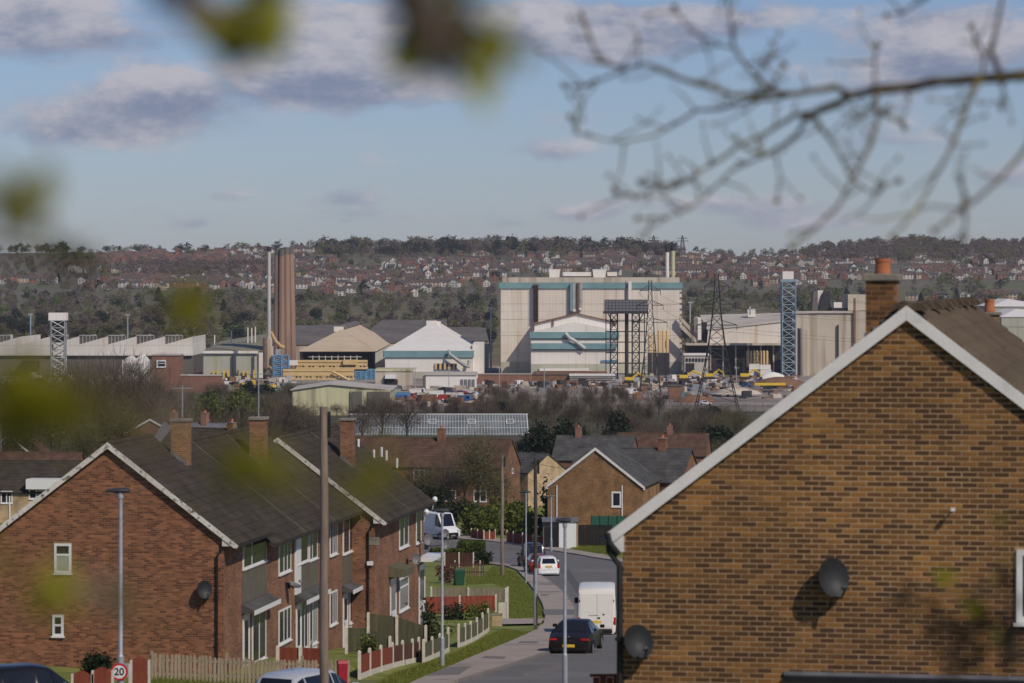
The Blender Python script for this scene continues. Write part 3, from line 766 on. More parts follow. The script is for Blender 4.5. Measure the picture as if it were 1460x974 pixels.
# ---- second block, set forward
B2Y = 138.6; B2X = (397 - 730) / F * B2Y
B2z = -9.90 + .15 * TAN - .115 - 4.6
labsB = ['brick house at the near end of the farther block with a long white bargeboard', 'far end house of the farther block with white vent pipes on its dark roof']
T2 = []
for i in range(2):
    x, y = blk(B2X, B2Y, i * 6.3)
    kw = dict(barge=M['barge'], bh=.17) if i == 0 else dict(ov_v=-.02, verge=M['verge_cement'])
    h = house(labsB[i], (x, y, B2z), TH, GW, 6.3, 4.6 + .35 * TAN, TAN, ov_e=.5, group='terraced houses down the left of the road', name='terraced_house', drop=2.2, roof=M['roof_dark'], front=M['tex_brick_red'], ov_b=.15 if i else .02, **kw)
    T2.append(h)
h = T2[0]
chimney(h, 1.75, 6.2, .5, .8, -(599 - 400) / F * 145 - B2z, 0, m=M['tex_brick_red'], cap=.1)
downpipe(h, GW - .25, -.06, 4.50, -1.5, swan=.2)
a = gbox(524, 541, 766, 777, h); MB().boxm(h.fr, *a, 0, .02).build('render_patch', M['cement'], h.root)
a = ray(h, 528, 803, 'front'); MB().boxm(h.fr, a.x - .12, a.x + .12, a.z - .08, a.z + .08, 0, .12).build('alarm_box', M['upvc'], h.root)
window(h.root, h.rf, fu(h, 569), fu(h, 582), fzz(h, 569, 783), h.wh - .15, cols=(0, .5, 1), fw=.08)
window(h.root, h.rf, fu(h, 569), fu(h, 582), fzz(h, 569, 873), fzz(h, 569, 825), cols=(0, 1), rows=(0, .72, 1), fw=.09)
c = MB().prism([(0, fzz(h, 556, 806)), (.7, fzz(h, 556, 812)), (.7, fzz(h, 556, 822)), (0, fzz(h, 556, 822))], lambda u, z, d: (h.hw + u, d, z), fu(h, 554), fu(h, 566)).build('porch_canopy', M['panel_green'], h.root, recalc=True)
door(h.root, h.rf, fu(h, 556), fu(h, 564), -.6, fzz(h, 556, 826), M['upvc'])
h = T2[1]
door(h.root, h.rf, fu(h, 597), fu(h, 605), -.9, fzz(h, 598, 806), M['upvc'])
MB().boxm(h.rf, fu(h, 594), fu(h, 611), fzz(h, 600, 798), fzz(h, 600, 793), 0, .7).build('door_canopy', M['upvc'], h.root)
window(h.root, h.rf, fu(h, 593), fu(h, 600), fzz(h, 594, 775), h.wh - .2, cols=(0, 1), fw=.08)
for (px, py) in ((511, 637), (533, 652), (544, 648), (551, 653), (566, 664)):
    a = ray(h, px, py, 'slope'); MB().tube([(a.x, a.y, a.z - .1), (a.x, a.y, a.z + .34)], .055, 8).build('vent_pipe', M['upvc'], h.roof, smooth=True)

# ------------------------------------------------------------------ fences
def concrete_fence(label, cat, stations, heights, pm, group, post_h=.0, base=True, zoff=0., name='panel_fence', pw=.055, post_m=None, pan_frac=.86):
    p0 = stations[0]; root = T(name, label, cat, (p0[0], p0[1], gz(*p0) + zoff), 0, group)
    post_m = post_m or M['concrete_post']
    for i, p in enumerate(stations):
        z = gz(*p) + zoff; h = heights[i]
        mb = MB(); mb.box(p[0] - pw, p[0] + pw, p[1] - pw, p[1] + pw, z - .4 - max(0, zoff), z + h)
        mb.add([(p[0] - pw, p[1] - pw, z + h), (p[0] + pw, p[1] - pw, z + h), (p[0] + pw, p[1] + pw, z + h), (p[0] - pw, p[1] + pw, z + h), (p[0], p[1], z + h + .05)], [(0, 1, 4), (1, 2, 4), (2, 3, 4), (3, 0, 4)])
        mb.build('post', post_m, root, world=True)
    for i in range(len(stations) - 1):
        a, b = Vector(stations[i]), Vector(stations[i + 1]); d = (b - a); ln = d.length; t = d / ln; n = Vector((t.y, -t.x))
        za, zb = gz(*a) + zoff, gz(*b) + zoff
        m = pm[i % len(pm)] if isinstance(pm, list) else pm
        def fn(u, z, dd): 
            w = a + t * u + n * dd; return (w.x, w.y, za + (zb - za) * u / ln + z)
        hh = min(heights[i], heights[i + 1]) * pan_frac
        mb = MB(); k = max(4, int(ln / .14)); u0, u1 = pw + .01, ln - pw - .01
        for j in range(k):
            q0 = u0 + (u1 - u0) * j / k; q1 = u0 + (u1 - u0) * (j + 1) / k
            mb.boxm(fn, q0, q1 - .006, .2 if base else .06 - max(0, zoff), hh + random.uniform(-.012, .012), -.012 + .01 * (j % 2), .008 + .01 * (j % 2))
        mb.boxm(fn, u0, u1, hh * .82, hh * .82 + .05, -.05, -.014); mb.boxm(fn, u0, u1, .32, .37, -.05, -.014)
        mb.build('panel', m, root, world=True)
        if base: MB().boxm(fn, u0, u1, -.1, .19, -.03, .03).build('gravel_board', post_m, root, world=True)
    return root
def picket_fence(label, pts, h, m, group, step=.125, w=.085, zoff=0, name='picket_fence', pointed=True, gap_posts=2.4, post_m=None):
    p0 = pts[0]; root = T(name, label, 'fence', (p0[0], p0[1], gz(*p0) + zoff), 0, group); cache = {}
    for i in range(len(pts) - 1):
        a, b = Vector(pts[i]), Vector(pts[i + 1]); d = b - a; ln = d.length; t = d / ln; n = Vector((t.y, -t.x)); ang = math.atan2(t.y, t.x)
        k = int(ln / step)
        if 'me' not in cache:
            mb = MB(); mb.prism([(-w / 2, .05), (w / 2, .05), (w / 2, h - (.06 if pointed else 0)), (0, h), (-w / 2, h - (.06 if pointed else 0))], lambda u, z, dd: (u, -dd, z), 0, .02)
            ob = mb.build('picket', m, None, recalc=True); cache['me'] = ob.data; bpy.data.objects.remove(ob)
        for j in range(k):
            p = a + t * (j + .5) * step
            o = bpy.data.objects.new('picket', cache['me']); o.parent = root
            o.location = (p.x - p0[0], p.y - p0[1], gz(p.x, p.y) + zoff - root.location.z + random.uniform(-.03, .03)); o.rotation_euler = (0, random.uniform(-.03, .03), ang); COL.objects.link(o)
        za, zb = gz(*a) + zoff, gz(*b) + zoff
        fn = lambda u, z, dd: ((a + t * u + n * dd).x, (a + t * u + n * dd).y, za + (zb - za) * u / ln + z)
        for q in (.25, .72): MB().boxm(fn, 0, ln, h * q, h * q + .07, -.05, -.004).build('rail', m, root, world=True)
        for j in range(int(ln / gap_posts) + 1):
            u = min(j * gap_posts, ln - .05); MB().boxm(fn, u, u + .09, -.3, h * 1.04, -.15, -.052).build('post', post_m or m, root, world=True)
    return root
GF = 'fences round the front gardens'
yf = 107.5
pk = [((px - 730) / F * yf, yf) for px in (214, 500)]
picket_fence('weathered wooden picket fence below the big red brick gable', pk, .95, M['picket'], GF)
st1 = [gp(x, y) for x, y in ((512.5, 969), (527, 963), (543, 957.5), (559.5, 952.5), (574, 948.5), (588, 945.5), (597, 943.5))]
concrete_fence('red and brown panel fence with pale concrete posts on the grass verge', 'fence', st1, [(969 - 929) / F * st1[0][1], .93, .93, .93, .93, .93, .95], [M['panel_red'], M['panel_red'], M['panel_red'], M['panel_brown'], M['panel_brown'], M['panel_brown']], GF)
st2 = [gp(x, y) for x, y in ((604, 945), (616, 940), (627, 935), (639, 929.5))]
concrete_fence('short run of weathered green panels with pale posts beside the nearer verge lamp post', 'fence', st2, [.9, .9, .92, 1.05], M['panel_green'], GF)
st3 = [gp(x, y) for x, y in ((654, 923), (663, 920), (671, 916), (680, 911.5), (688, 906), (696, 900))]
concrete_fence('mossy panel fence curving away behind the lamp post to the low wall', 'fence', st3, [1.05, 1.0, 1.0, 1.05, 1.15, 1.2], M['panel_green'], GF)
def garden_y(px, py, Y): return ((px - 730) / F * Y, Y, (400 - py) / F * Y)
def loose_fence(label, px0, py0, px1, py1, Y0, Y1, h, m, n, **kw):
    """fence across a front garden; its foot is given by what shows"""
    a = P(px0, py0, Y0); b = P(px1, py1, Y1)
    pts = [tuple(a.lerp(b, i / n)) for i in range(n + 1)]
    return pts, h
def raised_fence(label, px0, py0, px1, py1, Y0, Y1, h, m, n, post_m=None):
    a = P(px0, py0, Y0); b = P(px1, py1, Y1)
    stations = [((a.x + (b.x - a.x) * i / n), (a.y + (b.y - a.y) * i / n)) for i in range(n + 1)]
    zo = a.z - gz(a.x, a.y)
    return concrete_fence(label, 'fence', stations, [h] * (n + 1), m, GF, zoff=zo, base=False, post_m=post_m, pan_frac=.97)
raised_fence('dark mossy paling fence across the garden before the second block', 494, 921, 556, 919, 128, 127.4, .72, M['panel_green'], 2)
raised_fence('green stained fence close under the brick gable of the second block', 525, 896, 607, 893, 136.8, 136.0, .62, M['panel_green'], 2)
raised_fence('low red fence standing behind the picket fence left of the wooden pole', 396, 962, 461, 960, 110.5, 110.2, .92, M['panel_red'], 2)
raised_fence('red stained fence, lower of the two crossing the far front gardens', 603, 868, 707, 869, 200, 203, .70, M['panel_red'], 2)
raised_fence('brown paling fence, upper of the two crossing the far front gardens', 615, 853, 721, 856, 219, 217, .72, M['picket'], 2)
raised_fence('brown boarded fence beneath the clipped hedge', 634, 805, 675, 806, 280, 279, 1.02, M['panel_brown'], 2)
fa = P(648, 821, 261); fb = P(694, 821, 261)
picket_fence('thin dark picket fence by the green wheelie bin', [(fa.x, fa.y), (fb.x, fb.y)], 1.2, M['panel_brown'], GF, step=.18, w=.07, zoff=0, post_m=M['concrete_post'], gap_posts=1.95)
stR = [gp(x, y) for x, y in ((672, 768), (681, 769.5), (690, 771), (698, 771), (706, 770))]
concrete_fence('red fence in front of the bush across the far road', 'fence', stR, [1.05] * 5, M['panel_red'], 'red fences across the far road', base=False)
stR = [gp(x, y) for x, y in ((723, 774), (732, 776), (745, 778), (760, 780), (776, 781))]
concrete_fence('red fence beside the pale garage across the far road', 'fence', stR, [1.25] * 5, M['panel_red'], 'red fences across the far road', base=False)
# arched red fence and gate at the bottom left corner
def arched(label, px0, px1, top, Y, m, cat='fence', name='garden_fence'):
    a = P(px0, top, Y); b = P(px1, top, Y); z0 = gz(a.x, Y) - .1; root = T(name, label, cat, (a.x, Y, z0), 0, 'arched red panels by the speed sign post')
    n = 9; w = (b.x - a.x) / n
    for i in range(n):
        u0 = a.x + i * w; u1 = u0 + w - .006
        t0 = math.sin(math.pi * (i) / n) * .13; t1 = math.sin(math.pi * (i + 1) / n) * .13
        mb = MB(); mb.prism([(u0, z0), (u1, z0), (u1, a.z + t1 - .13), (u0, a.z + t0 - .13)], lambda u, z, d: (u, Y - d, z), 0, .03 + .006 * (i % 2))
        mb.build('board', m, root, world=True, recalc=True)
    for u in (a.x - .05, b.x + .02): MB().box(u, u + .07, Y - .05, Y + .05, z0, a.z - .1).build('post', M['concrete_post'], root, world=True)
    return root
arched('small arched red fence panel nearest the dark parked car', 104, 129, 956, 98, M['panel_red'])
arched('arched red fence panel between its pale posts left of the speed sign', 133, 158, 951, 98, M['panel_red'])
arched('tall arched red gate right of the speed sign', 188, 210, 936, 98, M['panel_red'], 'gate', 'garden_gate')
mb = MB(); a = P(186, 947, 97.6); mb.box(a.x - .05, a.x + .05, a.y - .05, a.y + .05, gz(a.x, a.y) - .2, a.z); tag(mb.build('gate_post', M['concrete_post']), 'pale square gate post just right of the round speed sign', 'post')
mb = MB(); a = P(860, 966, 50.5); b = P(882, 966, 50.5)
fr = T('garden_fence', 'red topped fence corner low beside the near house downpipe', 'fence', (a.x - .15, a.y, a.z - .8))
for i in range(5): MB().box(a.x - .15 + i * .1, a.x - .055 + i * .1, a.y, a.y + .02, a.z - .8, a.z + .01 * (i % 2)).build('board', M['panel_red'], fr, world=True)
MB().box(a.x - .2, a.x + .36, a.y - .03, a.y + .05, a.z + .012, a.z + .05).build('cap_rail', M['panel_red'], fr, world=True)
# low brick wall, gate pillar
a = gp(716, 893); b = gp(701, 896); c = gp(716, 884)
wl = T('garden_wall', 'low brick garden wall with stone coping at the path corner', 'wall', (a[0], a[1], gz(*a)))
MB().box(b[0], a[0], a[1] - .1, a[1] + .12, gz(*a) - .3, gz(*a) + .62).build('brickwork', M['tex_brick_buff'], wl, world=True)
MB().box(b[0] - .03, a[0] + .03, a[1] - .13, a[1] + .15, gz(*a) + .622, gz(*a) + .70).build('coping', M['cement'], wl, world=True)
a = gp(722, 884)
pl = T('gate_pillar', 'pale rendered gate pillar at the end of the red garden fences', 'pillar', (a[0], a[1], gz(*a)))
MB().box(a[0] - .45, a[0], a[1], a[1] + .1, gz(*a) - .2, gz(*a) + 1.0).build('panel', M['concrete_post'], pl, world=True)
MB().box(a[0] + .002, a[0] + .13, a[1] - .03, a[1] + .12, gz(*a) - .2, gz(*a) + 1.9).build('post', M['concrete_post'], pl, world=True)

# ------------------------------------------------------------------ posts, poles, lamps
GL = 'street lamps along the road'
def lamp(label, px, py_top, base=None, Y=None, head_w=.72, r=.055, hm=None):
    if base is not None: b = ground_at(px, base); Y = b.y
    else: b = Vector(((px - 730) / F * Y, Y, gz((px - 730) / F * Y, Y)))
    zt = (400 - py_top) / F * Y; root = T('street_lamp', label, 'street lamp', b, 0, GL); h = zt - b.z
    MB().tube([(0, 0, -.3), (0, 0, 1.1)], r * 1.55, 10).build('base', M['galv'], root, smooth=True)
    MB().tube([(0, 0, 1.1), (0, 0, 1.16), (0, 0, h - .08)], [r * 1.5, r, r * .85], 10).build('pole', M['galv'], root, smooth=True)
    mb = MB(); w = head_w
    pr = [(-.62, .02, .05), (-.5, .07, .09), (-.2, .10, .12), (.1, .11, .13), (.32, .10, .11), (.38, .05, .06)]
    vs = []; n = 10
    for (x, hz_, wy) in pr:
        for j in range(n):
            an = 2 * math.pi * j / n; vs.append((x * w, wy * math.cos(an) * 1.1, h + .02 + hz_ * math.sin(an) * (.9 if math.sin(an) > 0 else .55)))
    k = len(pr); fs = [(i * n + j, i * n + (j + 1) % n, (i + 1) * n + (j + 1) % n, (i + 1) * n + j) for i in range(k - 1) for j in range(n)] + [tuple(range(n - 1, -1, -1)), tuple((k - 1) * n + j for j in range(n))]
    mb.add(vs, fs); hd = mb.build('lamp_head', hm or M['lamp_dark'], root, smooth=True)
    MB().tube([(0, 0, h - .2), (0, 0, h - .02)], r * 1.3, 10).build('collar', M['galv'], root, smooth=True)
    MB().box(-.3 * w, .05, -.06, .06, h - .055, h - .04).build('lens', M['dish_pale'], hd)
    return root, h
lampA, hA = lamp('street lamp in front of the big red brick gable, speed sign on its post', 172, 701, Y=99, r=.065)
lamp('street lamp rising from the grass verge beside the weathered green fence', 630.5, 729, base=951)
lamp('street lamp in the road foreground, left of the near house and the white van', 805.5, 743, Y=107, head_w=.5)
lamp('street lamp beside the parked white hatchback up the road', 750, 702, base=831, head_w=.9)
lamp('street lamp with grey head in front of the lone brick gable', 786, 708, Y=312, head_w=1.0, hm=M['dish_pale'], r=.07)
def pole(label, px, py_top, base=None, Y=None, r=.11, m=None, kit=True, sleeve=None):
    if base is not None: b = ground_at(px, base); Y = b.y
    else: b = Vector(((px - 730) / F * Y, Y, gz((px - 730) / F * Y, Y)))
    h = (400 - py_top) / F * Y - b.z; root = T('telegraph_pole', label, 'telegraph pole', b, 0, 'wooden telegraph poles')
    n = 9; pts = [(math.sin(i * 1.3) * .012, 0, -.4 + (h + .4) * i / n) for i in range(n + 1)]
    MB().tube(pts, [r * (1.12 - .22 * i / n) for i in range(n + 1)], 12).build('pole', m or M['pole_wood'], root, smooth=True)
    if kit:
        mb = MB(); mb.box(r * .9, r * .9 + .12, -.06, .06, h - .85, h - .1); mb.build('junction_box', M['black'], root)
        mb = MB()
        for k in range(6): mb.tube([(.0, -.0, h - .25), (.28 * math.cos(k * 1.05), .28 * math.sin(k * 1.05), h - .25)], .012, 5)
        mb.build('bracket', M['black'], root)
        mb = MB()
        for z in np.arange(2.6, h - 1, .5): mb.tube([(-r * 1.8, 0, z), (r * 1.8, 0, z)], .012, 5)
        mb.build('climbing_step', M['galv'], root)
    if sleeve:
        MB().tube([(0, 0, -.2), (0, 0, sleeve)], r * 1.08, 12).build('sleeve', M['galv'], root, smooth=True)
    return root, b, h
p1 = pole('weathered telegraph pole in front of the terraces, nearest the camera', 462, 580, Y=82, r=.105, kit=False)
MB().box(.09, .16, -.04, .04, p1[2] - .75, p1[2] - .12).build('junction_box', M['black'], p1[0])
p2 = pole('dark telegraph pole on the pavement with a box at its top', 763.5, 653, base=901, r=.10, m=M['pole_dark'], sleeve=3.4)
p3 = pole('grey telegraph pole standing in the grass past the red fences', 716, 650, base=821, r=.13)
def wire(label, pts, sag, r=.012):
    a, b = Vector(pts[0]), Vector(pts[1]); n = 14
    q = [a.lerp(b, i / n) - Vector((0, 0, sag * 4 * (i / n) * (1 - i / n))) for i in range(n + 1)]
    tag(MB().tube(q, r, 4, cap=False).build('telephone_wire', M['black']), label, 'wire', 'telephone wires')
t2 = Vector(p2[1]) + Vector((0, 0, p2[2] - .25)); t3 = Vector(p3[1]) + Vector((0, 0, p3[2] - .25)); t1 = Vector(p1[1]) + Vector((0, 0, p1[2] - .2))
wire('telephone wire from the dark pole to the grey pole in the grass', (t2, t3), .8)
wire('telephone wire from the dark pole to the lone gabled house', (t2, P(850, 648, 331)), .7)
wire('telephone wire from the dark pole to the end of the farther block', (t2, P(612, 716, 152)), .4)
wire('telephone wire from the grey pole to the lone gabled house', (t3, P(786, 694, 328)), .4)
wire('telephone wire from the grey pole to the long red roofed house', (t3, P(736, 655, 420)), .8)

# speed sign
sg = T('speed_sign', 'round red ringed 20 speed sign on the lamp post before the red gable', 'road sign', (lampA.location.x - .03, lampA.location.y - .12, (400 - 957.5) / F * 99))
def disc(r, y, n=28): 
    return MB().add([(r * math.cos(2 * math.pi * j / n), y, r * math.sin(2 * math.pi * j / n)) for j in range(n)] + [(r * math.cos(2 * math.pi * j / n), y + .02, r * math.sin(2 * math.pi * j / n)) for j in range(n)],
        [tuple(range(n)), tuple(range(2 * n - 1, n - 1, -1))] + [(j, n + j, n + (j + 1) % n, (j + 1) % n) for j in range(n)])
disc(.255, 0).build('ring', mat('sign_red', (.55, .02, .03), None, rough=.4), sg)
disc(.195, -.004).build('plate', M['upvc'], sg)
tx = bpy.data.curves.new('numerals', 'FONT'); tx.body = '20'; tx.size = .30; tx.align_x = 'CENTER'; tx.align_y = 'CENTER'; tx.extrude = .002; tx.offset = .006; tx.materials.append(M['black'])
to = bpy.data.objects.new('numerals', tx); COL.objects.link(to); nm_ = bpy.data.meshes.new_from_object(to.evaluated_get(bpy.context.evaluated_depsgraph_get())); bpy.data.objects.remove(to); to = bpy.data.objects.new('numerals', nm_); to.parent = sg; to.location = (0, -.008, 0); to.rotation_euler = (R(90), 0, 0); COL.objects.link(to)
MB().tube([(0.03, .03, -.12), (.03, .12, -.12)], .03, 6).build('bracket', M['galv'], sg)
mb = MB().box(-.22, .22, .0, .02, -.2, .2); a = P(179, 956, 99.4)
rs = T('sign_back', 'grey back of a smaller sign behind the speed sign', 'road sign', (a.x, a.y, a.z)); mb = MB().box(-.1, .2, .0, .02, -.2, .22).build('plate', M['galv'], rs); MB().box(-.1, .2, .022, .05, .05, .09).build('rail', M['galv'], rs)

# ------------------------------------------------------------------ satellite dishes
def dish(label, pos, wall_n, r=.3, m=None, back=.35, face=(.45, -.86, .18), cable=.0, side=1, arm_down=True):
    pos = Vector(pos); fz = Vector(face).normalized(); rx = fz.cross(Vector((0, 0, 1))).normalized(); uz = rx.cross(fz).normalized(); rx = -rx if rx.x < 0 else rx
    root = T('satellite_dish', label, 'satellite dish', pos, 0, 'satellite dishes on house walls'); m = m or M['dish']
    vs = []; n = 20; rings = 5
    for k in range(rings + 1):
        q = k / rings
        for j in range(n):
            an = 2 * math.pi * j / n; w = rx * (r * .93 * q * math.cos(an)) + uz * (r * 1.05 * q * math.sin(an)) + fz * (.09 * (q * q - 1)); vs.append(w)
    vs2 = [w - fz * .018 for w in vs]
    fs = [(k * n + j, k * n + (j + 1) % n, (k + 1) * n + (j + 1) % n, (k + 1) * n + j) for k in range(rings) for j in range(n)]
    o = (rings + 1) * n; fs += [(o + k * n + (j + 1) % n, o + k * n + j, o + (k + 1) * n + j, o + (k + 1) * n + (j + 1) % n) for k in range(rings) for j in range(n)]
    e = rings * n; fs += [(e + j, e + (j + 1) % n, o + e + (j + 1) % n, o + e + j) for j in range(n)]
    MB().add(vs + vs2, fs).build('reflector', m, root, smooth=True)
    lnb = fz * (r * 1.05) - uz * (r * .62) 
    MB().tube([-uz * r * 1.0 - fz * .03, -uz * r * 1.12 + fz * (r * .5), lnb], .014, 6).build('feed_arm', M['black'], root)
    MB().tube([lnb - fz * .02, lnb - fz * .10], [.022, .03], 8).build('receiver', M['dish_pale'], root, smooth=True)
    wn = Vector(wall_n).normalized(); foot = -wn * back - uz * .12
    MB().tube([-fz * .10, -fz * .16, foot + wn * .06, foot], .022, 6).build('bracket', M['black'], root)
    MB().box(-.09, .09, -.02, .02, -.12, .12).build('mounting_plate', M['black'], root).location = foot
    if cable: MB().tube([foot, foot - Vector((.06, 0, cable * .5)), foot - Vector((.1, 0, cable))], .008, 5, cap=False).build('cable', M['black'], root)
    return root
def on_wall(h, px, py, plane, off):
    a = ray(h, px, py, plane); 
    n = Vector((0, -1, 0)) if plane == 'front' else Vector((1, 0, 0))
    Mr = h.root.matrix_basis; w = Mr @ (a + n * off); return w, (Mr.to_3x3() @ n)
w, n = on_wall(rh, 1191, 822, 'front', .21); dish('larger dark grey satellite dish high on the near tan brick gable', w, n, r=.275, cable=.35, back=.21)
w, n = on_wall(rh, 914, 913, 'front', .21); dish('lower dark grey satellite dish beside the near house downpipe', w, n, r=.245, cable=.35, back=.21, face=(.35, -.85, .30))
w, n = on_wall(T1[0], 294, 840, 'front', .22); dish('small dark satellite dish on the big red brick gable', w, n, r=.30, cable=.5, back=.22)
for (px, py, r, mm_, lb) in ((599.5, 769, .30, 'dish_pale', 'grey satellite dish seen edge on, on the far block front'), (615, 760, .22, 'dish_pale', 'small round pale satellite dish, upper of a pair on the far block corner'),
                        (615.5, 776, .27, 'dish_pale', 'round blue grey satellite dish, lower of a pair on the far block corner'), (582, 797, .28, 'dish_pale', 'grey satellite dish above the white lower window of the far block')):
    h = T2[1] if px > 590 else T2[0]
    off = .45 if px < 605 else .9
    w, n = on_wall(h, px - (8 if px > 605 else 3), py, 'right', off); dish(lb, w, n, r=r * .85, m=M[mm_], back=off)
w, n = on_wall(T1[1], 407, 833, 'right', .35); dish('flat grey satellite dish under the upper window of the second terrace house', w, n, r=.25, m=M['dish_pale'], back=.35, face=(.3, -.2, .9))
for (px, py, lb) in ((608, 730, 'white globe lamp under the eave at the far block end'), (620, 712, 'white round camera housing on the far block roof corner')):
    a = P(px, py, 152.2); g = T('wall_lamp', lb, 'lamp', a)
    MB().lathe([(.02, -.13), (.09, -.1), (.13, 0), (.09, .1), (.02, .13)], n=12).build('globe', M['upvc'], g, smooth=True)
    MB().tube([(-.02, .02, -.1), (-.12, .1, -.45)], .02, 6).build('bracket', M['upvc'], g)

# ------------------------------------------------------------------ vehicles
def paint(name, c, metal=0., rough=.3):
    m = bpy.data.materials.new(name); m.use_nodes = True; b = m.node_tree.nodes['Principled BSDF']
    b.inputs['Base Color'].default_value = (*c, 1); b.inputs['Roughness'].default_value = rough; b.inputs['Metallic'].default_value = metal
    b.inputs['Coat Weight'].default_value = .2; b.inputs['Specular IOR Level'].default_value = .3; b.inputs['Coat Roughness'].default_value = .08
    return m
M['car_glass'] = mat('car_glass', (.010, .012, .014), None, rough=.04, spec=.7)
M['tyre'] = mat('tyre', (.016, .016, .016), (.026, .025, .024), 8, .85)
M['rim'] = mat('alloy', (.35, .36, .37), None, rough=.35, metal=.7)
M['tail_red'] = mat('tail_light', (.45, .015, .012), None, rough=.15, spec=.6)
M['plate_yellow'] = mat('plate_yellow', (.80, .52, .05), (.72, .46, .04), 8, .5)
M['headlight'] = mat('headlight', (.55, .57, .6), None, rough=.12, spec=.7)
M['chrome'] = mat('chrome', (.55, .55, .56), None, rough=.2, metal=.9)
def car(name, label, cat, loc, heading, Lc, Wd, H, pm, kind='hatch', group=None, front=False, clear=.16):
    """x right, y forward, origin on the ground at mid length; heading turns +y clockwise from the world's +Y"""
    root = T(name, label, cat, loc, -heading, group); hw = Wd / 2
    if kind == 'saloon':
        S = [(-.50, .34, .60, .62, .80, .60), (-.485, .22, .86, .88, .93, .78), (-.40, .19, .95, 1.0, .97, .86), (-.335, .18, .96, 1.03, 1.0, .84), (-.17, .17, .955, H - .02, 1.0, .66),
             (.02, .17, .93, H, 1.0, .67), (.10, .17, .91, H - .05, 1.0, .66), (.25, .17, .88, .93, 1.0, .80), (.42, .18, .76, .80, .97, .82), (.485, .22, .66, .68, .88, .72), (.50, .34, .52, .54, .74, .55)]
        rear, roof_i, wind = 3, (4, 6), 6
    elif kind == 'hatch':
        S = [(-.50, .34, .62, .64, .86, .70), (-.487, .22, .92, .95, .96, .84), (-.465, .19, .98, 1.03, .98, .80), (-.395, .17, 1.0, H - .08, 1.0, .68), (-.33, .17, 1.0, H, 1.0, .69),
             (.0, .17, .95, H, 1.0, .69), (.07, .17, .93, H - .05, 1.0, .68), (.24, .17, .90, .96, 1.0, .82), (.41, .18, .78, .83, .97, .82), (.48, .22, .66, .69, .88, .72), (.50, .34, .52, .54, .74, .55)]
        rear, roof_i, wind = 2, (3, 6), 6
    else:  # van
        S = [(-.50, .36, 1.2, H - .20, .95, .90), (-.494, .26, 1.25, H - .09, .985, .93), (-.46, .22, 1.3, H - .02, 1.0, .93), (-.2, .22, 1.3, H, 1.0, .93), (.18, .22, 1.3, H, 1.0, .92),
             (.24, .22, 1.28, H - .05, 1.0, .88), (.36, .22, 1.22, 1.30, 1.0, .86), (.46, .24, 1.0, 1.06, .97, .82), (.49, .3, .82, .84, .9, .7), (.50, .40, .7, .72, .8, .6)]
        rear, roof_i, wind = None, (2, 5), 5
    vs = []; n = 14
    for (t, zl, zbelt, zt, wl, wt) in S:
        y = t * Lc; w = wl * hw; u = wt * hw
        half = [(0, zl), (w * .86, zl), (w * .97, zl + .10), (w, zl + (zbelt - zl) * .55), (w * .975, zbelt), (u * 1.0, max(zbelt + .01, zt - .07)), (u * .86, max(zbelt + .012, zt - .012)), (0, max(zbelt + .014, zt))]
        ring = half + [(-x, z) for x, z in half[-2:0:-1]]
        vs += [(x, y, z) for x, z in ring]
    k = len(S); fs = [(i * n + j, i * n + (j + 1) % n, (i + 1) * n + (j + 1) % n, (i + 1) * n + j) for i in range(k - 1) for j in range(n)] + [tuple(range(n - 1, -1, -1)), tuple((k - 1) * n + j for j in range(n))]
    body = MB().add(vs, fs).build('body', pm, root, smooth=True, recalc=True)
    def pt(i, j): return Vector(vs[i * n + j])
    def pane(q, nm, inset=.10, off=.012, m=None):
        c = sum(q, Vector()) / 4; q = [p.lerp(c, inset) for p in q]; nn = (q[1] - q[0]).cross(q[3] - q[0]).normalized()
        if nn.dot(c - Vector((0, c.y * .6, .8))) < 0: nn = -nn
        qq = [p + nn * off for p in q]; MB().add(qq + [p - nn * off for p in q], [(0, 1, 2, 3), (7, 6, 5, 4), (0, 4, 5, 1), (1, 5, 6, 2), (2, 6, 7, 3), (3, 7, 4, 0)]).build(nm, m or M['car_glass'], root)
    if rear is not None:
        a, b = rear, rear + 1
        pane([pt(a, 8), pt(a, 6), pt(b, 6), pt(b, 8)], 'rear_window', .10)
        for s in (4, 10):
            o = 1 if s == 4 else -1
            for i in range(rear, wind + 1):
                if i + 1 > wind + 1: break
                q = [pt(i, s), pt(i + 1, s), pt(i + 1, s + o), pt(i, s + o)]
                if (q[3] - q[0]).z > .2 or (q[2] - q[1]).z > .2: pane(q, 'side_window', .09)
        pane([pt(wind, 8), pt(wind, 6), pt(wind + 1, 6), pt(wind + 1, 8)], 'windscreen', .08)
    else:
        pane([pt(5, 8), pt(5, 6), pt(6, 6), pt(6, 8)], 'windscreen', .07)
        for s in (4, 10):
            o = 1 if s == 4 else -1
            pane([pt(4, s), pt(5, s), pt(5, s + o), pt(4, s + o)], 'side_window', .14)
            pane([pt(5, s), pt(6, s), pt(6, s + o), pt(5, s + o)], 'side_window', .14)
    wr = .32 if kind != 'van' else .34
    for sx in (-1, 1):
        for yy in ((-.30, .31) if kind != 'van' else (-.28, .33)):
            wroot = MB().tube([(sx * (hw - .21), yy * Lc, wr), (sx * (hw - .01), yy * Lc, wr), (sx * (hw + .012), yy * Lc, wr)], [wr, wr, wr - .03], 20).build('wheel', M['tyre'], root, smooth=True)
            MB().tube([(sx * (hw + .005), yy * Lc, wr), (sx * (hw + .02), yy * Lc, wr)], [wr * .66, wr * .58], 14).build('rim', M['rim'], wroot)
            ar = MB(); pts = [(sx * (hw + .002), yy * Lc + (wr + .05) * math.cos(math.pi * q / 10), max(.2, wr + (wr + .05) * math.sin(math.pi * q / 10))) for q in range(11)]
            ar.tube(pts, .03, 5); ar.build('wheel_arch', M['black'], root)
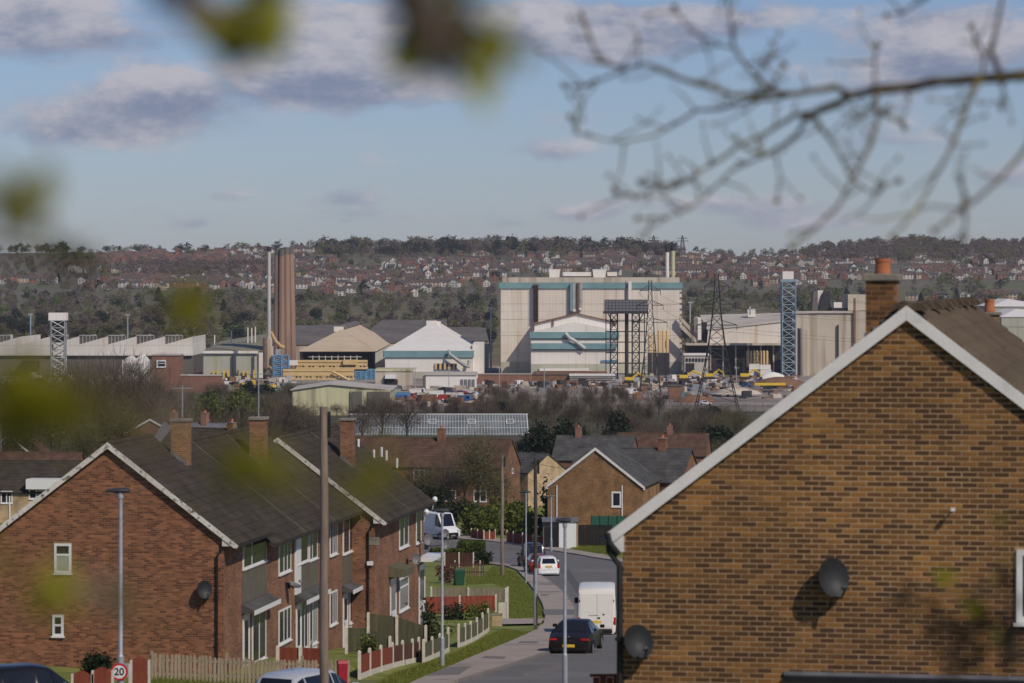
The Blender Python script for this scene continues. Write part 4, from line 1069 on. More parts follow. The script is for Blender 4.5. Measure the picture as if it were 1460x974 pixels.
    yr = -.5 * Lc; yfn = .5 * Lc
    MB().box(-.26, .26, yr - .03, yr - .012, (.46 if kind == 'saloon' else .80) if kind != 'van' else .82, (.58 if kind == 'saloon' else .92) if kind != 'van' else .94).build('number_plate', M['plate_yellow'], root)
    if kind == 'saloon':
        MB().box(-.26, .26, yr - .012, yr + .04, .66, .78).build('number_plate_recess', M['black'], root)
    MB().box(-.26, .26, yfn - .02, yfn + .02, .40, .51).build('number_plate', M['upvc'], root)
    for s in (-1, 1):
        if kind == 'saloon': tl = MB().box(s * hw * .56, s * hw * .93, yr - .004, yr + .12, .735, .83)
        elif kind == 'hatch': tl = MB().box(s * hw * .76, s * hw * .965, yr - .0, yr + .14, .70, 1.02)
        else: tl = MB().box(s * hw * .87, s * hw * .985, yr - .012, yr + .03, .72, 1.12)
        tl.build('tail_light', M['tail_red'], root, bevel=.02)
        MB().box(s * hw * .52, s * hw * .86, yfn - .13, yfn - .005, .60 if kind != 'van' else .82, .74 if kind != 'van' else 1.0).build('headlight', M['headlight'], root, bevel=.02)
        my = .16 * Lc if kind != 'van' else .33 * Lc
        mb = MB(); z = 1.0 if kind != 'van' else 1.42
        mb.box(s * (hw + .02), s * (hw + .22), my - .06, my + .04, z, z + (.14 if kind != 'van' else .3)); mb.build('wing_mirror', pm if kind != 'van' else M['black'], root, bevel=.03)
    mb = MB(); mb.box(-hw * .80, hw * .80, yr - .045, yr + .1, .28, .44 if kind != 'van' else .52); mb.build('bumper', M['black'] if kind == 'van' else pm, root, bevel=.04)
    mb = MB(); mb.box(-hw * .6, hw * .6, yfn - .03, yfn + .02, .32, .60 if kind != 'van' else .74); mb.build('grille', M['black'], root)
    if kind == 'van':
        for s in (-1, 1):
            mb = MB(); mb.box(s * .008, s * hw * .86, yr - .022, yr - .004, .56, H - .28); d = mb.build('rear_door', pm, root, bevel=.02)
            mb = MB(); mb.box(s * hw * .855, s * hw * .90, yr - .035, yr - .01, .8, .9); mb.box(s * hw * .855, s * hw * .90, yr - .035, yr - .01, H - .7, H - .6); mb.build('hinge', M['black'], d)
            mb = MB(); mb.box(s * hw * .10, s * hw * .74, yr - .027, yr - .021, 1.35, H - .45); mb.build('door_pressing', pm, d, bevel=.004)
        MB().box(.05, .17, yr - .05, yr - .02, 1.05, 1.12).build('handle', M['black'], root)
        MB().box(.30, .40, yr - .03, yr - .02, 1.22, 1.3).build('door_badge', M['black'], root)
        MB().box(-.42, .1, yr - .03, yr - .02, 1.20, 1.24).build('door_badge', M['galv'], root)
    else:
        MB().box(-.05, .05, yr - .0, yr + .02, .88 if kind == 'saloon' else .64, .93 if kind == 'saloon' else .69).build('badge', M['chrome'], root)
        MB().tube([(0, .02 * Lc - .9, H - .02), (0, .02 * Lc - 1.1, H + .16)], .006, 4).build('aerial', M['black'], root)
    return root
g = ground_at(823, 933); 
car('parked_car', 'black saloon parked in the road behind the white van', 'car', (g.x, g.y + 2.2, gz(g.x, g.y + 2.2) + .03), R(9), 4.7, 1.84, 1.45, mat('paint_black', (.014, .012, .012), (.018, .015, .015), 3, .30, spec=.18), 'saloon')
g = ground_at(852, 906)
car('parked_van', 'tall white panel van parked in front of the black saloon', 'van', (g.x + .05, g.y + 2.6, gz(g.x, g.y + 2.6) + .03), R(2), 5.4, 2.0, 2.62, paint('paint_cream', (.80, .76, .68), 0, .35), 'van')
g = ground_at(779, 822)
car('parked_car', 'white hatchback parked up the road by the kerb', 'car', (g.x, g.y + 1.8, gz(g.x, g.y + 1.8) + .03), R(-6), 3.9, 1.72, 1.53, paint('paint_white', (.78, .77, .75), 0), 'hatch')
g = ground_at(757, 812)
car('parked_car', 'dark blue tall hatchback parked beyond the white hatchback', 'car', (g.x + .1, g.y + 4.2, gz(g.x, g.y + 4.2) + .03), R(-10), 4.2, 1.85, 2.05, paint('paint_navy', (.012, .014, .026), .2), 'hatch')
g = ground_at(764, 818)
car('parked_car', 'dark red hatchback mostly hidden behind the white hatchback', 'car', (g.x + .1, g.y + 1.2, gz(g.x, g.y + 1.2) + .03), R(-8), 3.9, 1.7, 1.55, paint('paint_red', (.20, .012, .015), .1), 'hatch')
g = ground_at(634, 770)
car('parked_van', 'white van facing the camera at the bend beyond the terraces', 'van', (g.x - .8, g.y + 2.2, gz(g.x, g.y)), R(143), 5.6, 2.0, 2.65, paint('paint_white_van', (.74, .74, .76), 0, .35), 'van')
a = P(438, 953, 86.5)
car('parked_car', 'silver hatchback cut off by the bottom edge beside the wooden pole', 'car', (a.x, a.y + 1.4, a.z - 1.68), R(28), 4.1, 1.70, 1.53, paint('paint_silver', (.60, .61, .62), .35), 'hatch')
a = P(30, 957, 80)
car('parked_car', 'dark car roof showing in the bottom left corner', 'car', (a.x - .1, a.y + 1.5, a.z - 1.50), R(68), 4.4, 1.8, 1.5, paint('paint_dark_grey', (.018, .018, .022), .3), 'saloon')

# bins
def bin_(label, px, base, Y, h, w, m):
    a = P(px, base, Y); r = T('wheelie_bin', label, 'bin', a, R(15), 'wheelie bins')
    mb = MB(); v = [(-w * .42, -w * .4, .05), (w * .42, -w * .4, .05), (w * .42, w * .45, .05), (-w * .42, w * .45, .05), (-w * .5, -w * .5, h * .9), (w * .5, -w * .5, h * .9), (w * .5, w * .5, h * .9), (-w * .5, w * .5, h * .9)]
    mb.add(v, [(3, 2, 1, 0), (4, 5, 6, 7), (0, 1, 5, 4), (1, 2, 6, 5), (2, 3, 7, 6), (3, 0, 4, 7)]); mb.build('body', m, r)
    mb = MB(); mb.prism([(-w * .54, h * .905), (w * .54, h * .905), (w * .54, h * .94), (w * .3, h), (-w * .4, h)], lambda u, z, d: (d, u, z), -w * .53, w * .53); mb.build('lid', m, r, recalc=True)
    for s in (-1, 1): MB().tube([(s * w * .36, w * .5, .1), (s * w * .46, w * .5, .1)], .1, 12).build('wheel', M['black'], r)
    MB().tube([(-w * .4, w * .56, h * .9), (w * .4, w * .56, h * .9)], .02, 6).build('handle', M['black'], r)
    return r
bin_('dark green wheelie bin on the lawn past the red fences', 654.5, 835, 244, 1.16, .72, mat('bin_green', (.012, .06, .032), (.018, .075, .04), 4, .5))
bin_('red wheelie bin between the picket fence and the red panels', 488, 986, 106, .98, .30, mat('bin_red', (.30, .012, .03), (.36, .02, .035), 4, .5))

# ------------------------------------------------------------------ houses farther down the hill
def roof_house(label, apex_px, apex_py, Y, th, hw, L, wh_tot, tan=.75, **kw):
    """house whose near gable apex is seen at a given spot; wh_tot is its height to the ridge"""
    a = P(apex_px, apex_py, Y); wh = wh_tot - hw * tan - .1
    return house(label, (a.x, a.y, a.z - wh_tot), th, hw, L, wh, tan, drop=6, gauge=.5, **kw)
hM = roof_house('lone brick house with pale bargeboards and one small gable window beyond the road bend', 849, 638, 330, R(10), 4.75, 12, 9.3, tan=.78, front=M['tex_brick_orange'], barge=M['barge_clean'], bh=.24, roof=M['roof_grey'])
a = ray(hM, 872, 723, 'front'); b = ray(hM, 886, 701, 'front'); window(hM.root, hM.fr, a.x, b.x, a.z, b.z, fw=.16, d=.05)
for px in (794, 887): 
    a = ray(hM, px, 692, 'front'); MB().tube([(a.x, -.06, a.z), (a.x, -.06, -3)], .055, 6).build('downpipe', M['upvc'], hM.root)
hR = roof_house('long brick terrace with brown red roof behind the bare tree', 729, 626, 422, R(-75), 4.3, 26, 8.9, tan=.78, front=M['tex_brick_red'], roof=M['roof_red'], courses=True)
for i in range(6):
    y = 2 + i * 4
    window(hR.root, hR.lf, y, y + 1.5, hR.wh - 1.6, hR.wh - .3, cols=(0, .5, 1), fw=.12); window(hR.root, hR.lf, y, y + 1.7, hR.wh - 4.2, hR.wh - 2.8, cols=(0, .5, 1), fw=.12)
chimney(hR, -.3, 9, .8, .9, hR.zr + 1.2, 2, m=M['tex_brick_red'])
window(hR.root, hR.fr, .3, .9, hR.wh - .9, hR.wh - .2, fw=.1)
hO = roof_house('pale orange brick house end between the red roof and the dark evergreens', 781, 647, 430, R(-45), 3.6, 6.5, 7.6, tan=.62, front=M['tex_brick_buff'], roof=M['roof_grey'])
h = roof_house('long grey roofed house behind the lone gabled house', 985, 640, 345, R(-72), 4.2, 12, 8.6, front=M['tex_brick_red'], roof=M['roof_grey']); chimney(h, 0, 3, .8, .8, h.zr + 1., 2)
h = roof_house('grey roofed house farther back with a red chimney, right of the evergreens', 905, 622, 470, R(-78), 4.2, 11, 8.6, front=M['tex_brick_red'], roof=M['roof_grey']); chimney(h, 0, 8, .8, .8, h.zr + 1.1, 2, m=M['far_brick'])
h = roof_house('brown roofed house low behind the white bargeboard of the near house', 1010, 618, 520, R(-80), 4.3, 14, 8.5, front=M['tex_brick_red'], roof=M['roof_red']); chimney(h, 0, 6, .8, .8, h.zr + 1.1, 2, m=M['far_brick'])
# far left
hB = roof_house('buff brick house with dark roof and white framed windows at the left edge', 124, 657, 322, R(-84), 4.4, 24, 7.6, tan=.62, front=M['tex_brick_buff'], roof=M['roof_dark'])
def lray(h, px, py):
    Mi = h.root.matrix_basis.inverted(); o = Mi @ Vector((0, 0, 0)); d = (Mi @ P(px, py, 100)) - o; t = (-h.hw - o.x) / d.x; return o + d * t
def lwin(h, px0, px1, py0, py1, **kw):
    a = lray(h, px0, py1); b = lray(h, px1, py0); return window(h.root, h.lf, a.y, b.y, a.z, b.z, **kw)
lwin(hB, 1, 18, 700, 718, cols=(0, .5, 1), fw=.12); lwin(hB, 41, 72, 697, 712, cols=(0, .33, .66, 1), fw=.14, glass=[M['glass'], M['curtain'], M['glass']])
lwin(hB, -26, -8, 700, 718, cols=(0, .5, 1), fw=.12)
a = lray(hB, 39, 697); b = lray(hB, 88, 683); MB().boxm(hB.lf, b.y, a.y, a.z, b.z, -1.5, .6).build('dormer', M['upvc'], hB.root)
a = lray(hB, 14, 728); MB().boxm(hB.lf, a.y - .06, a.y + .06, -1, hB.wh - .3, .0, .1).build('downpipe', M['upvc'], hB.root)
h = roof_house('long low house with red brown roof behind the buff house', 116, 645, 372, R(-86), 4.3, 26, 7.6, tan=.6, front=M['tex_brick_red'], roof=M['roof_red'])
MB().tube([(0, 9, h.zr), (0, 9, h.zr + 3.2)], .04, 5).build('aerial', M['galv'], h.root)
h = roof_house('distant brick gable with thin white bargeboards at the left edge', 12, 619, 520, R(8), 4.4, 10, 8.0, tan=.80, front=M['tex_brick_red'], roof=M['roof_red'], barge=M['barge_clean'], bh=.3)
h = roof_house('small distant gable with a thin white edge above the first terrace roof', 214, 597, 470, R(8), 3.6, 10, 8.0, tan=.55, front=M['tex_brick_red'], roof=M['roof_dark'], barge=M['barge_clean'], bh=.25)
h = roof_house('slate roofed house with two red chimneys beyond the first terrace roof', 322, 604, 440, R(-70), 3.8, 9, 8.4, tan=.7, front=M['far_brick'], roof=M['lead'])
chimney(h, 0, 3.0, .9, .8, h.zr + 1.3, 2, m=M['far_brick']); chimney(h, 0, 7.5, .9, .8, h.zr + 1.3, 2, m=M['far_brick'])
h = roof_house('house with terracotta chimney pot peeping over the second terrace ridge', 352, 612, 300, R(-60), 3.8, 8, 9.2, tan=.7, front=M['tex_brick_orange'], roof=M['roof_dark']); chimney(h, 0, 1.6, .6, .6, h.zr + .5, 1, m=M['tex_brick_orange'])
# neighbour whose chimney shows behind the near roof
a = P(1416, 442, 90)
h = house('neighbouring house whose terracotta pot rises past the near roof', (a.x, 84, a.z - 9.1), R(11), 4.1, 12, 4.9, TAN, drop=3, roof=M['roof_tile'], front=M['tex_brick_orange'], gauge=.4, barge=M['barge_clean'])
q = to_local(h, P(1411, 434, 88)); chimney(h, q.x, q.y, .5, .6, q.z - .28, 1, m=M['tex_brick_orange'], cap=.08, pot_r=.13, pot_h=.34)

# ------------------------------------------------------------------ vegetation
def quads(c, a, b):
    """centres, half axes -> quad verts and faces"""
    v = np.stack([c - a - b, c + a - b, c + a + b, c - a + b], 1).reshape(-1, 3)
    return v, np.arange(len(v)).reshape(-1, 4)
def unit(n, r):
    d = r.normal(size=(n, 3)); return d / np.linalg.norm(d, axis=1, keepdims=True)
def twigs(n, rx, rz, cz, ln, w, r, up=.5, clump=0):
    p = unit(n, r) * (r.random((n, 1)) ** .45); p[:, 2] = np.where(p[:, 2] < 0, p[:, 2] * .75, p[:, 2])
    wob = 1 + .28 * np.sin(np.arctan2(p[:, 1], p[:, 0]) * 3 + p[:, 2] * 4 + r.random() * 6)
    p = p * wob[:, None]
    c = p * [rx, rx, rz]; c[:, 2] += cz
    d = p + unit(n, r) * .55 + [0, 0, up]; d /= np.linalg.norm(d, axis=1, keepdims=True)
    L = ln * (.5 + r.random((n, 1))); s = np.cross(d, unit(n, r)); s /= np.linalg.norm(s, axis=1, keepdims=True) + 1e-9
    W_ = w * (.6 + .8 * r.random((n, 1)))
    v = np.stack([c - s * W_, c + s * W_, c + d * L + s * W_ * .25, c + d * L - s * W_ * .25], 1).reshape(-1, 3)
    return v, np.arange(len(v)).reshape(-1, 4)
def leaves(n, rx, rz, cz, size, r, k=26, spread=.20, flat=1.0):
    cc = unit(k, r) * (.45 + .5 * r.random((k, 1))); i = r.integers(0, k, n)
    p = cc[i] + r.normal(size=(n, 3)) * spread
    c = p * [rx, rx, rz]; c[:, 2] += cz
    a = unit(n, r); b = np.cross(a, unit(n, r)); b /= np.linalg.norm(b, axis=1, keepdims=True) + 1e-9
    s = size * (.5 + r.random((n, 1)))
    return quads(c, a * s, b * s * .6)
def cone_leaves(n, rx, h, size, r):
    t = r.random(n) ** .7; z = h * (.06 + .94 * (1 - t)); rad = rx * (.12 + t) * (.65 + .35 * r.random(n)) * (1 + .15 * np.sin(z * 3)); an = r.random(n) * 6.283
    c = np.stack([rad * np.cos(an), rad * np.sin(an), z], 1)
    d = np.stack([np.cos(an), np.sin(an), np.full(n, -.5)], 1); a = d * size; b = np.stack([-np.sin(an), np.cos(an), np.zeros(n)], 1) * size * .5
    return quads(c, a, b)
def limb_mesh(h, r0, rr, n=9, spread=.32):
    mb = MB(); top = h * .62
    pts = [(rr.normal() * .012 * h * i / 5, rr.normal() * .012 * h * i / 5, -.3 + (top + .3) * i / 5) for i in range(6)]
    mb.tube(pts, [r0 * (1.15 - .13 * i) for i in range(6)], 7)
    for k in range(n):
        z = h * (.22 + .38 * k / n); an = k * 2.4 + rr.random(); l = h * (.22 + .14 * rr.random()); dx, dy = math.cos(an), math.sin(an)
        p = [(dx * .02, dy * .02, z), (dx * l * spread * .9, dy * l * spread * .9, z + l * .42), (dx * l * spread * 1.9, dy * l * spread * 1.9, z + l * 1.0)]
        mb.tube(p, [r0 * .42, r0 * .28, r0 * .1], 5)
        for q in (-.7, .7):
            e = (dx * l * spread * 2.4 + math.cos(an + q) * l * .25, dy * l * spread * 2.4 + math.sin(an + q) * l * .25, z + l * 1.35); mb.tube([p[1], e], [r0 * .2, r0 * .06], 4)
    return mb
PROTO = {}
def tree_proto(kind, v):
    """unit trees 10 m high"""
    key = (kind, v)
    if key in PROTO: return PROTO[key]
    r = np.random.default_rng(hash(kind) % 1000 + v * 17 if False else sum(map(ord, kind)) + v * 17)
    tm = None
    if kind in ('bare', 'olive'):
        tm = limb_mesh(10, .20, r); vv, ff = twigs(2600, 3.1, 3.8, 6.0, 1.1, .018, r); mt = M['twig'] if kind == 'bare' else M['twig_grey']
        if kind == 'olive':
            v2, f2 = leaves(1600, 3.0, 3.7, 6.0, .09, r); ff = np.concatenate([ff, f2 + len(vv)]); vv = np.concatenate([vv, v2])
    elif kind == 'birch':
        tm = limb_mesh(10, .11, r, 10, .16); vv, ff = twigs(1700, 1.25, 4.4, 5.4, 1.2, .015, r, up=.9); mt = M['twig']
    elif kind == 'dark':
        tm = limb_mesh(10, .22, r); vv, ff = leaves(3400, 2.9, 4.2, 5.4, .26, r, k=40); mt = M['leaf_dark']
    elif kind == 'conifer':
        tm = MB().tube([(0, 0, -.3), (0, 0, 9)], [.18, .03], 6); vv, ff = cone_leaves(2200, 2.2, 10, .42, r); mt = M['leaf_dark']
    elif kind == 'green':
        tm = limb_mesh(10, .18, r); vv, ff = leaves(3600, 3.4, 4.0, 5.6, .20, r, k=34); mt = M['leaf_green']
    me_t = None
    o = tm.build('trunk', M['trunk']); me_t = o.data; bpy.data.objects.remove(o)
    o = np_mesh('crown', vv, ff, mt); me_c = o.data; bpy.data.objects.remove(o)
    PROTO[key] = (me_t, me_c); return PROTO[key]
KINDL = {'bare': 'bare_tree', 'olive': 'budding_tree', 'birch': 'slender_tree', 'dark': 'evergreen_tree', 'conifer': 'conifer', 'green': 'leafy_tree'}
def tree(label, kind, px, Y, top_py, wscale=1., v=0, group=None, x=None):
    X = (px - 730) / F * Y if x is None else x; z = gz(X, Y); h = (400 - top_py) / F * Y - z
    t = T(KINDL[kind], label, 'tree', (X, Y, z), random.uniform(0, 6.28), group); s = h / 10; t.scale = (s * wscale, s * wscale, s)
    a, b = tree_proto(kind, v)
    for nm, me in (('trunk', a), ('crown', b)):
        o = bpy.data.objects.new(nm, me); o.parent = t; COL.objects.link(o)
    return t
def bush(label, px, py, Y, rx, rz, m, n=900, size=.07, name='bush', cat='bush', group=None, cz=None, box=False, seed=0):
    """py: where its foot is seen"""
    a = P(px, py, Y); r = np.random.default_rng(seed + int(px * 7 + py)); g0_ = gz(a.x, Y)
    if not box and a.z > g0_: rz = rz + (a.z - g0_) * .55; a.z = g0_
    elif box and a.z > g0_: box = (box[0], box[1], box[2] + a.z - g0_); a.z = g0_
    t = T(name, label, cat, a, 0, group)
    if box:
        n0 = n; fc = r.integers(0, 5, n0); u = r.uniform(-1, 1, (n0, 2)); p = np.zeros((n0, 3)); dx, dy, dz = box
        for k in range(5):
            i = fc == k
            if k < 2: p[i] = np.stack([u[i, 0] * dx, np.full(i.sum(), dy * (1 if k else -1)), (u[i, 1] + 1) / 2 * dz], 1)
            elif k < 4: p[i] = np.stack([np.full(i.sum(), dx * (1 if k == 3 else -1)), u[i, 0] * dy, (u[i, 1] + 1) / 2 * dz], 1)
            else: p[i] = np.stack([u[i, 0] * dx, u[i, 1] * dy, np.full(i.sum(), dz)], 1)
        p += r.normal(size=p.shape) * .035; aa = unit(n0, r); bb = np.cross(aa, unit(n0, r)); s = size * (.6 + r.random((n0, 1)))
        vv, ff = quads(p, aa * s, bb * s)
        MB().box(-dx * .93, dx * .93, -dy * .9, dy * .9, 0, dz * .95).build('branches', M['leaf_dark'], t)
    else:
        vv, ff = leaves(n, rx, rz, (cz if cz is not None else rz * .8), size, r, k=22, spread=.24)
        mb = MB()
        for k in range(7):
            an = k * .9; mb.tube([(0, 0, -.1), (rx * .5 * math.cos(an), rx * .5 * math.sin(an), rz * 1.2)], [.03, .012], 4)
        mb.build('stem', M['trunk'], t)
    np_mesh('foliage', vv, ff, m, t)
    return t
# gardens
bush('dark green shrub in the corner below the big red gable', 137, 962, 106, .42, .34, M['leaf_dark'], 900, .05)
bush('yellow green shrub before the brown panels in the second block garden', 527, 921, 124, .35, .26, M['leaf_green'], 500, .05)
bush('low dark rounded bush by the mossy fence behind the red panels', 592, 914, 142, .8, .30, M['leaf_dark'], 1000, .05)
bush('spreading green shrub inside the weathered green fence', 614, 905, 157, 1.0, .38, M['leaf_green'], 1100, .05)
bush('dark leafy shrub in front of the red fences', 648, 879, 193, .8, .42, M['leaf_dark'], 700, .05)
bush('yellowish flowering shrub beside the low brick wall', 683, 879, 193, .8, .5, M['leaf_green'], 700, .05)
bush('dark bush under the white windows of the far block', 606, 884, 150, .8, .5, M['leaf_dark'], 800, .06)
bush('reddish shrub standing in for clutter beside the green wheelie bin', 638, 832, 248, .8, .85, mat('leaf_red', (.07, .018, .014), (.16, .07, .05), .8, .8, island=.8), 700, .06)  # leafy shape stands in for reddish garden clutter
bush('square clipped green hedge at the near side of the bend', 672, 791, 305, 0, 0, M['hedge'], 3400, .11, 'hedge', 'hedge', None, box=(1.1, 1.2, 1.1))
bush('untrimmed dark hedge next to the clipped hedge', 688, 803, 284, .8, .75, M['leaf_dark'], 900, .08)
bush('low hedge beside the tall lamp post garden, under the white van', 640, 792, 304, 0, 0, M['hedge'], 1200, .09, 'hedge', 'hedge', None, box=(1.6, .5, .55))
for i, (px, py, Y, rx, rz, k, lb) in enumerate(((687, 760, 345, 2.1, 1.7, 0, 'broad green bush behind the red fence across the road, left of three'), (714, 757, 350, 2.2, 1.9, 0, 'broad green bush behind the grey pole, middle of three'), (740, 757, 352, 1.6, 1.6, 0, 'green bush right of the grey pole, last of three'),
        (757, 768, 335, 1.1, 1.3, 0, 'yellow green bush beside the red fence and the dark pole'), (622, 742, 395, 2.8, 2.2, 1, 'dark green bush above the white van at the bend'), (660, 748, 385, 2.0, 1.4, 1, 'dark shrub between the white van and the bare tree'), (795, 745, 360, 1.6, 2.4, 1, 'dark shrub beside the grey headed lamp'))):
    bush(lb, px, py, Y, rx, rz, M['leaf_dark'] if k else M['leaf_green'], 1500, .15)
# grass
def grass(name, outline, n, h, label):
    poly = [gp(*p) for p in outline]; xs = [p[0] for p in poly]; ys = [p[1] for p in poly]
    pts = np.stack([rng.uniform(min(xs), max(xs), n * 4), rng.uniform(min(ys), max(ys), n * 4)], 1)
    ins = np.zeros(len(pts), bool); k = len(poly)
    for i in range(k):
        (x1, y1), (x2, y2) = poly[i], poly[(i + 1) % k]
        c = ((y1 > pts[:, 1]) != (y2 > pts[:, 1])) & (pts[:, 0] < (x2 - x1) * (pts[:, 1] - y1) / (y2 - y1 + 1e-12) + x1); ins ^= c
    p = pts[ins][:n]; m = len(p); c = np.stack([p[:, 0], p[:, 1], G(p[:, 0], p[:, 1])], 1)
    an = rng.random(m) * 3.14; s = np.stack([np.cos(an), np.sin(an), np.zeros(m)], 1) * .022; tp = rng.normal(size=(m, 3)) * .03; tp[:, 2] = h * (.4 + rng.random(m))
    v = np.stack([c - s, c + s, c + tp + s * .2, c + tp - s * .2], 1).reshape(-1, 3)
    o = np_mesh(name, v, np.arange(len(v)).reshape(-1, 4), M['grass_blade']); stuff(o, label, 'grass')
grass('grass', [(500, 1000), (560, 962), (650, 931), (700, 905), (716, 897), (755, 903), (715, 920), (672, 938), (636, 954), (590, 974), (545, 1000)], 22000, .075, 'mown green verge between the garden fences and the pavement')
grass('grass', [(716, 884), (716, 868), (724, 858), (722, 838), (700, 832), (664, 834), (664, 822), (690, 822), (702, 808), (722, 811), (735, 817), (748, 831), (762, 848), (770, 862), (774, 878)], 22000, .08, 'green lawn strip beside the pavement past the garden path')
grass('grass', [(206, 1000), (206, 966), (400, 966), (400, 1000)], 12000, .16, 'rough grass strip below the picket fence')
grass('grass', [(808, 785), (840, 775), (871, 778), (880, 792), (850, 788)], 9000, .15, 'lawn in front of the dark fence by the pale garage')
# garage, netting
g0 = P(797, 779, 318)
gr = T('garage', 'small pale garage with dark doors in front of the lone gabled house', 'garage', g0)
MB().box(0, 1.62, 0, 5, -1, 2.3).build('wall', M['upvc'], gr); MB().box(1.622, 1.8, .0, 5, -1, 2.3).build('corner', M['far_orange'], gr)
MB().box(-1.5, -.003, .3, 5, -1, 2.25).build('wall', M['soffit'], gr); MB().box(-1.6, 1.88, -.15, 5.1, 2.31, 2.4).build('roof', M['lead'], gr)
dr = MB().box(-1.35, -.2, .22, .295, -.9, 1.8).build('door', M['black'], gr); MB().box(-.95, -.75, .2, .219, .9, 1.4).build('pane', M['glass'], dr)
a, b = P(822, 776, 322), P(872, 778, 322); st_ = [(a.x + (b.x - a.x) * i / 4, 322) for i in range(5)]
concrete_fence('black boarded fence under the lone brick gable', 'fence', st_, [1.85] * 5, M['black'], 'dark fences under the lone gable', base=False, zoff=a.z - gz(a.x, 322), post_m=M['black'], pan_frac=1)
a, b = P(843, 752, 325), P(892, 752, 325)
nt = T('garden_net', 'green netting screen on thin posts above the black fence', 'net', a)
for i in range(5): MB().tube([(i * (b.x - a.x) / 4, 0, -2), (i * (b.x - a.x) / 4, 0, 1.15)], .03, 6).build('post', M['black'], nt)
MB().box(0, b.x - a.x, .02, .03, -.2, 1.1).build('netting', mat('net_green', (.02, .085, .055), (.03, .11, .07), 6, .8), nt)

GT = 'trees between the houses and the works'
def trees(rows):
    for i, (kind, px, Y, top, ws, lb) in enumerate(rows): tree(lb, kind, px, Y, top, ws, i % 3, GT)
trees([
 ('olive', 682, 398, 618, .95, 'bare spreading tree in front of the long brown red roof'), ('bare', 640, 412, 650, .9, 'smaller bare tree left of the spreading tree before the red roof'), ('olive', 612, 405, 660, .9, 'bare tree behind the far end of the terrace roofs'),
 ('bare', 588, 408, 662, 1.1, 'bare brown tree half hiding the left windows of the red roofed terrace'), ('bare', 662, 405, 652, 1.15, 'bare brown tree hiding the middle windows of the red roofed terrace'), ('olive', 706, 400, 668, 1.1, 'bare tree low before the right end of the red roofed terrace'), ('bare', 628, 400, 672, 1.2, 'short wide bare tree above the white van at the bend'),
 ('bare', 70, 760, 522, 1.3, 'bare brown tree hiding the dark base of the saw tooth factory near its tower'), ('bare', 108, 800, 519, 1.3, 'bare brown tree right of the hoist tower foot'), ('bare', 152, 780, 516, 1.3, 'bare brown tree left of the white canopy roofs'), ('olive', 200, 820, 524, 1.2, 'olive tree in front of the white canopy roofs'), ('olive', 10, 780, 530, 1.4, 'olive tree below the far left end of the saw tooth factory'), ('green', 345, 760, 556, 1.1, 'fresh green tree below the grey green shed'), ('green', 300, 800, 560, 1.1, 'fresh green tree right of the brick works wall foot'),
 ('bare', 128, 560, 520, 1.15, 'large bare brown tree left of the red brick works building'), ('bare', 180, 590, 508, 1.1, 'tallest bare brown tree beside the red brick works building'), ('bare', 225, 575, 533, 1.0, 'bare brown tree under the red brick works building'),
 ('olive', 75, 540, 545, 1.2, 'olive budding tree at the left above the gable houses'), ('olive', 30, 520, 560, 1.2, 'olive budding tree at the left edge above the white edged gable'), ('olive', 262, 520, 572, 1.1, 'olive tree beyond the first terrace ridge'),
 ('bare', 404, 640, 566, 1.2, 'brown bare tree below the pale yellow building'), ('bare', 380, 600, 580, 1.1, 'brown bare tree left of the pale yellow building'), ('bare', 440, 660, 580, 1.1, 'brown bare tree under the middle of the pale yellow building'),
 ('bare', 545, 720, 562, 1.1, 'bare brown tree right of the pale yellow building'), ('bare', 580, 740, 570, 1.2, 'bare brown tree above the left half of the greenhouse'), ('bare', 516, 700, 572, 1.0, 'bare brown tree at the pale yellow building doors'),
 ('dark', 770, 560, 606, 1.1, 'dark evergreen at the right end of the greenhouse'), ('dark', 800, 575, 600, 1.1, 'dark evergreen behind the lone brick gable'), ('dark', 826, 560, 612, 1.0, 'dark evergreen nearest the grey roofed house'), ('dark', 748, 585, 622, .9, 'dark evergreen low beside the greenhouse corner'),
 ('dark', 880, 640, 588, .9, 'dark evergreen among the bare trees below the water tower'), ('olive', 560, 470, 622, 1.0, 'thin olive tree over the vents of the far terrace roof'), ('olive', 540, 480, 612, 1.0, 'thin olive tree beside the far terrace chimney'),
 ('bare', 300, 480, 590, 1.0, 'bare tree behind the slate roof with red chimneys'), ('bare', 340, 520, 575, 1.1, 'bare tree beyond the second terrace ridge'), ('olive', 170, 470, 578, 1.1, 'olive tree behind the apex of the big red gable'), ('olive', 120, 430, 600, 1.1, 'olive tree just left of the big red gable apex'),
 ('bare', 1002, 690, 582, 1.1, 'bare tree beside the dark pylon foot'), ('olive', 1050, 720, 580, 1.1, 'olive tree behind the near white bargeboard'), ('bare', 960, 700, 590, 1.1, 'bare tree below the orange brick hut'), ('bare', 930, 640, 598, 1.1, 'bare tree above the grey roofed houses')])
fpy_ = lambda px, Y: 400 - gz((px - 730) / F * Y, Y) * F / Y
brow = []
def below(px):
    for lim, w in ((150, 'below the saw tooth factory'), (262, 'below the square brick office'), (400, 'below the grey green shed'), (560, 'around the pale yellow shed'), (690, 'below the white store'), (760, 'below the orange brick works wall'), (820, 'below the left half of the white wing'), (880, 'below the right half of the white wing'), (960, 'below the water tower'), (1060, 'below the wide pylon')):
        if px < lim: return w
    return 'beside the white edge of the near roof'
for i in range(34):
    px = 590 + i * 10.5 + random.uniform(-4, 4); brow.append((px, random.uniform(780, 960), random.uniform(556, 580)))
for i in range(46): px = random.uniform(682, 905); Y = random.uniform(960, 1190); brow.append((px, Y, max(551, fpy_(px, Y) - random.uniform(20, 36) * 1000 / Y)))
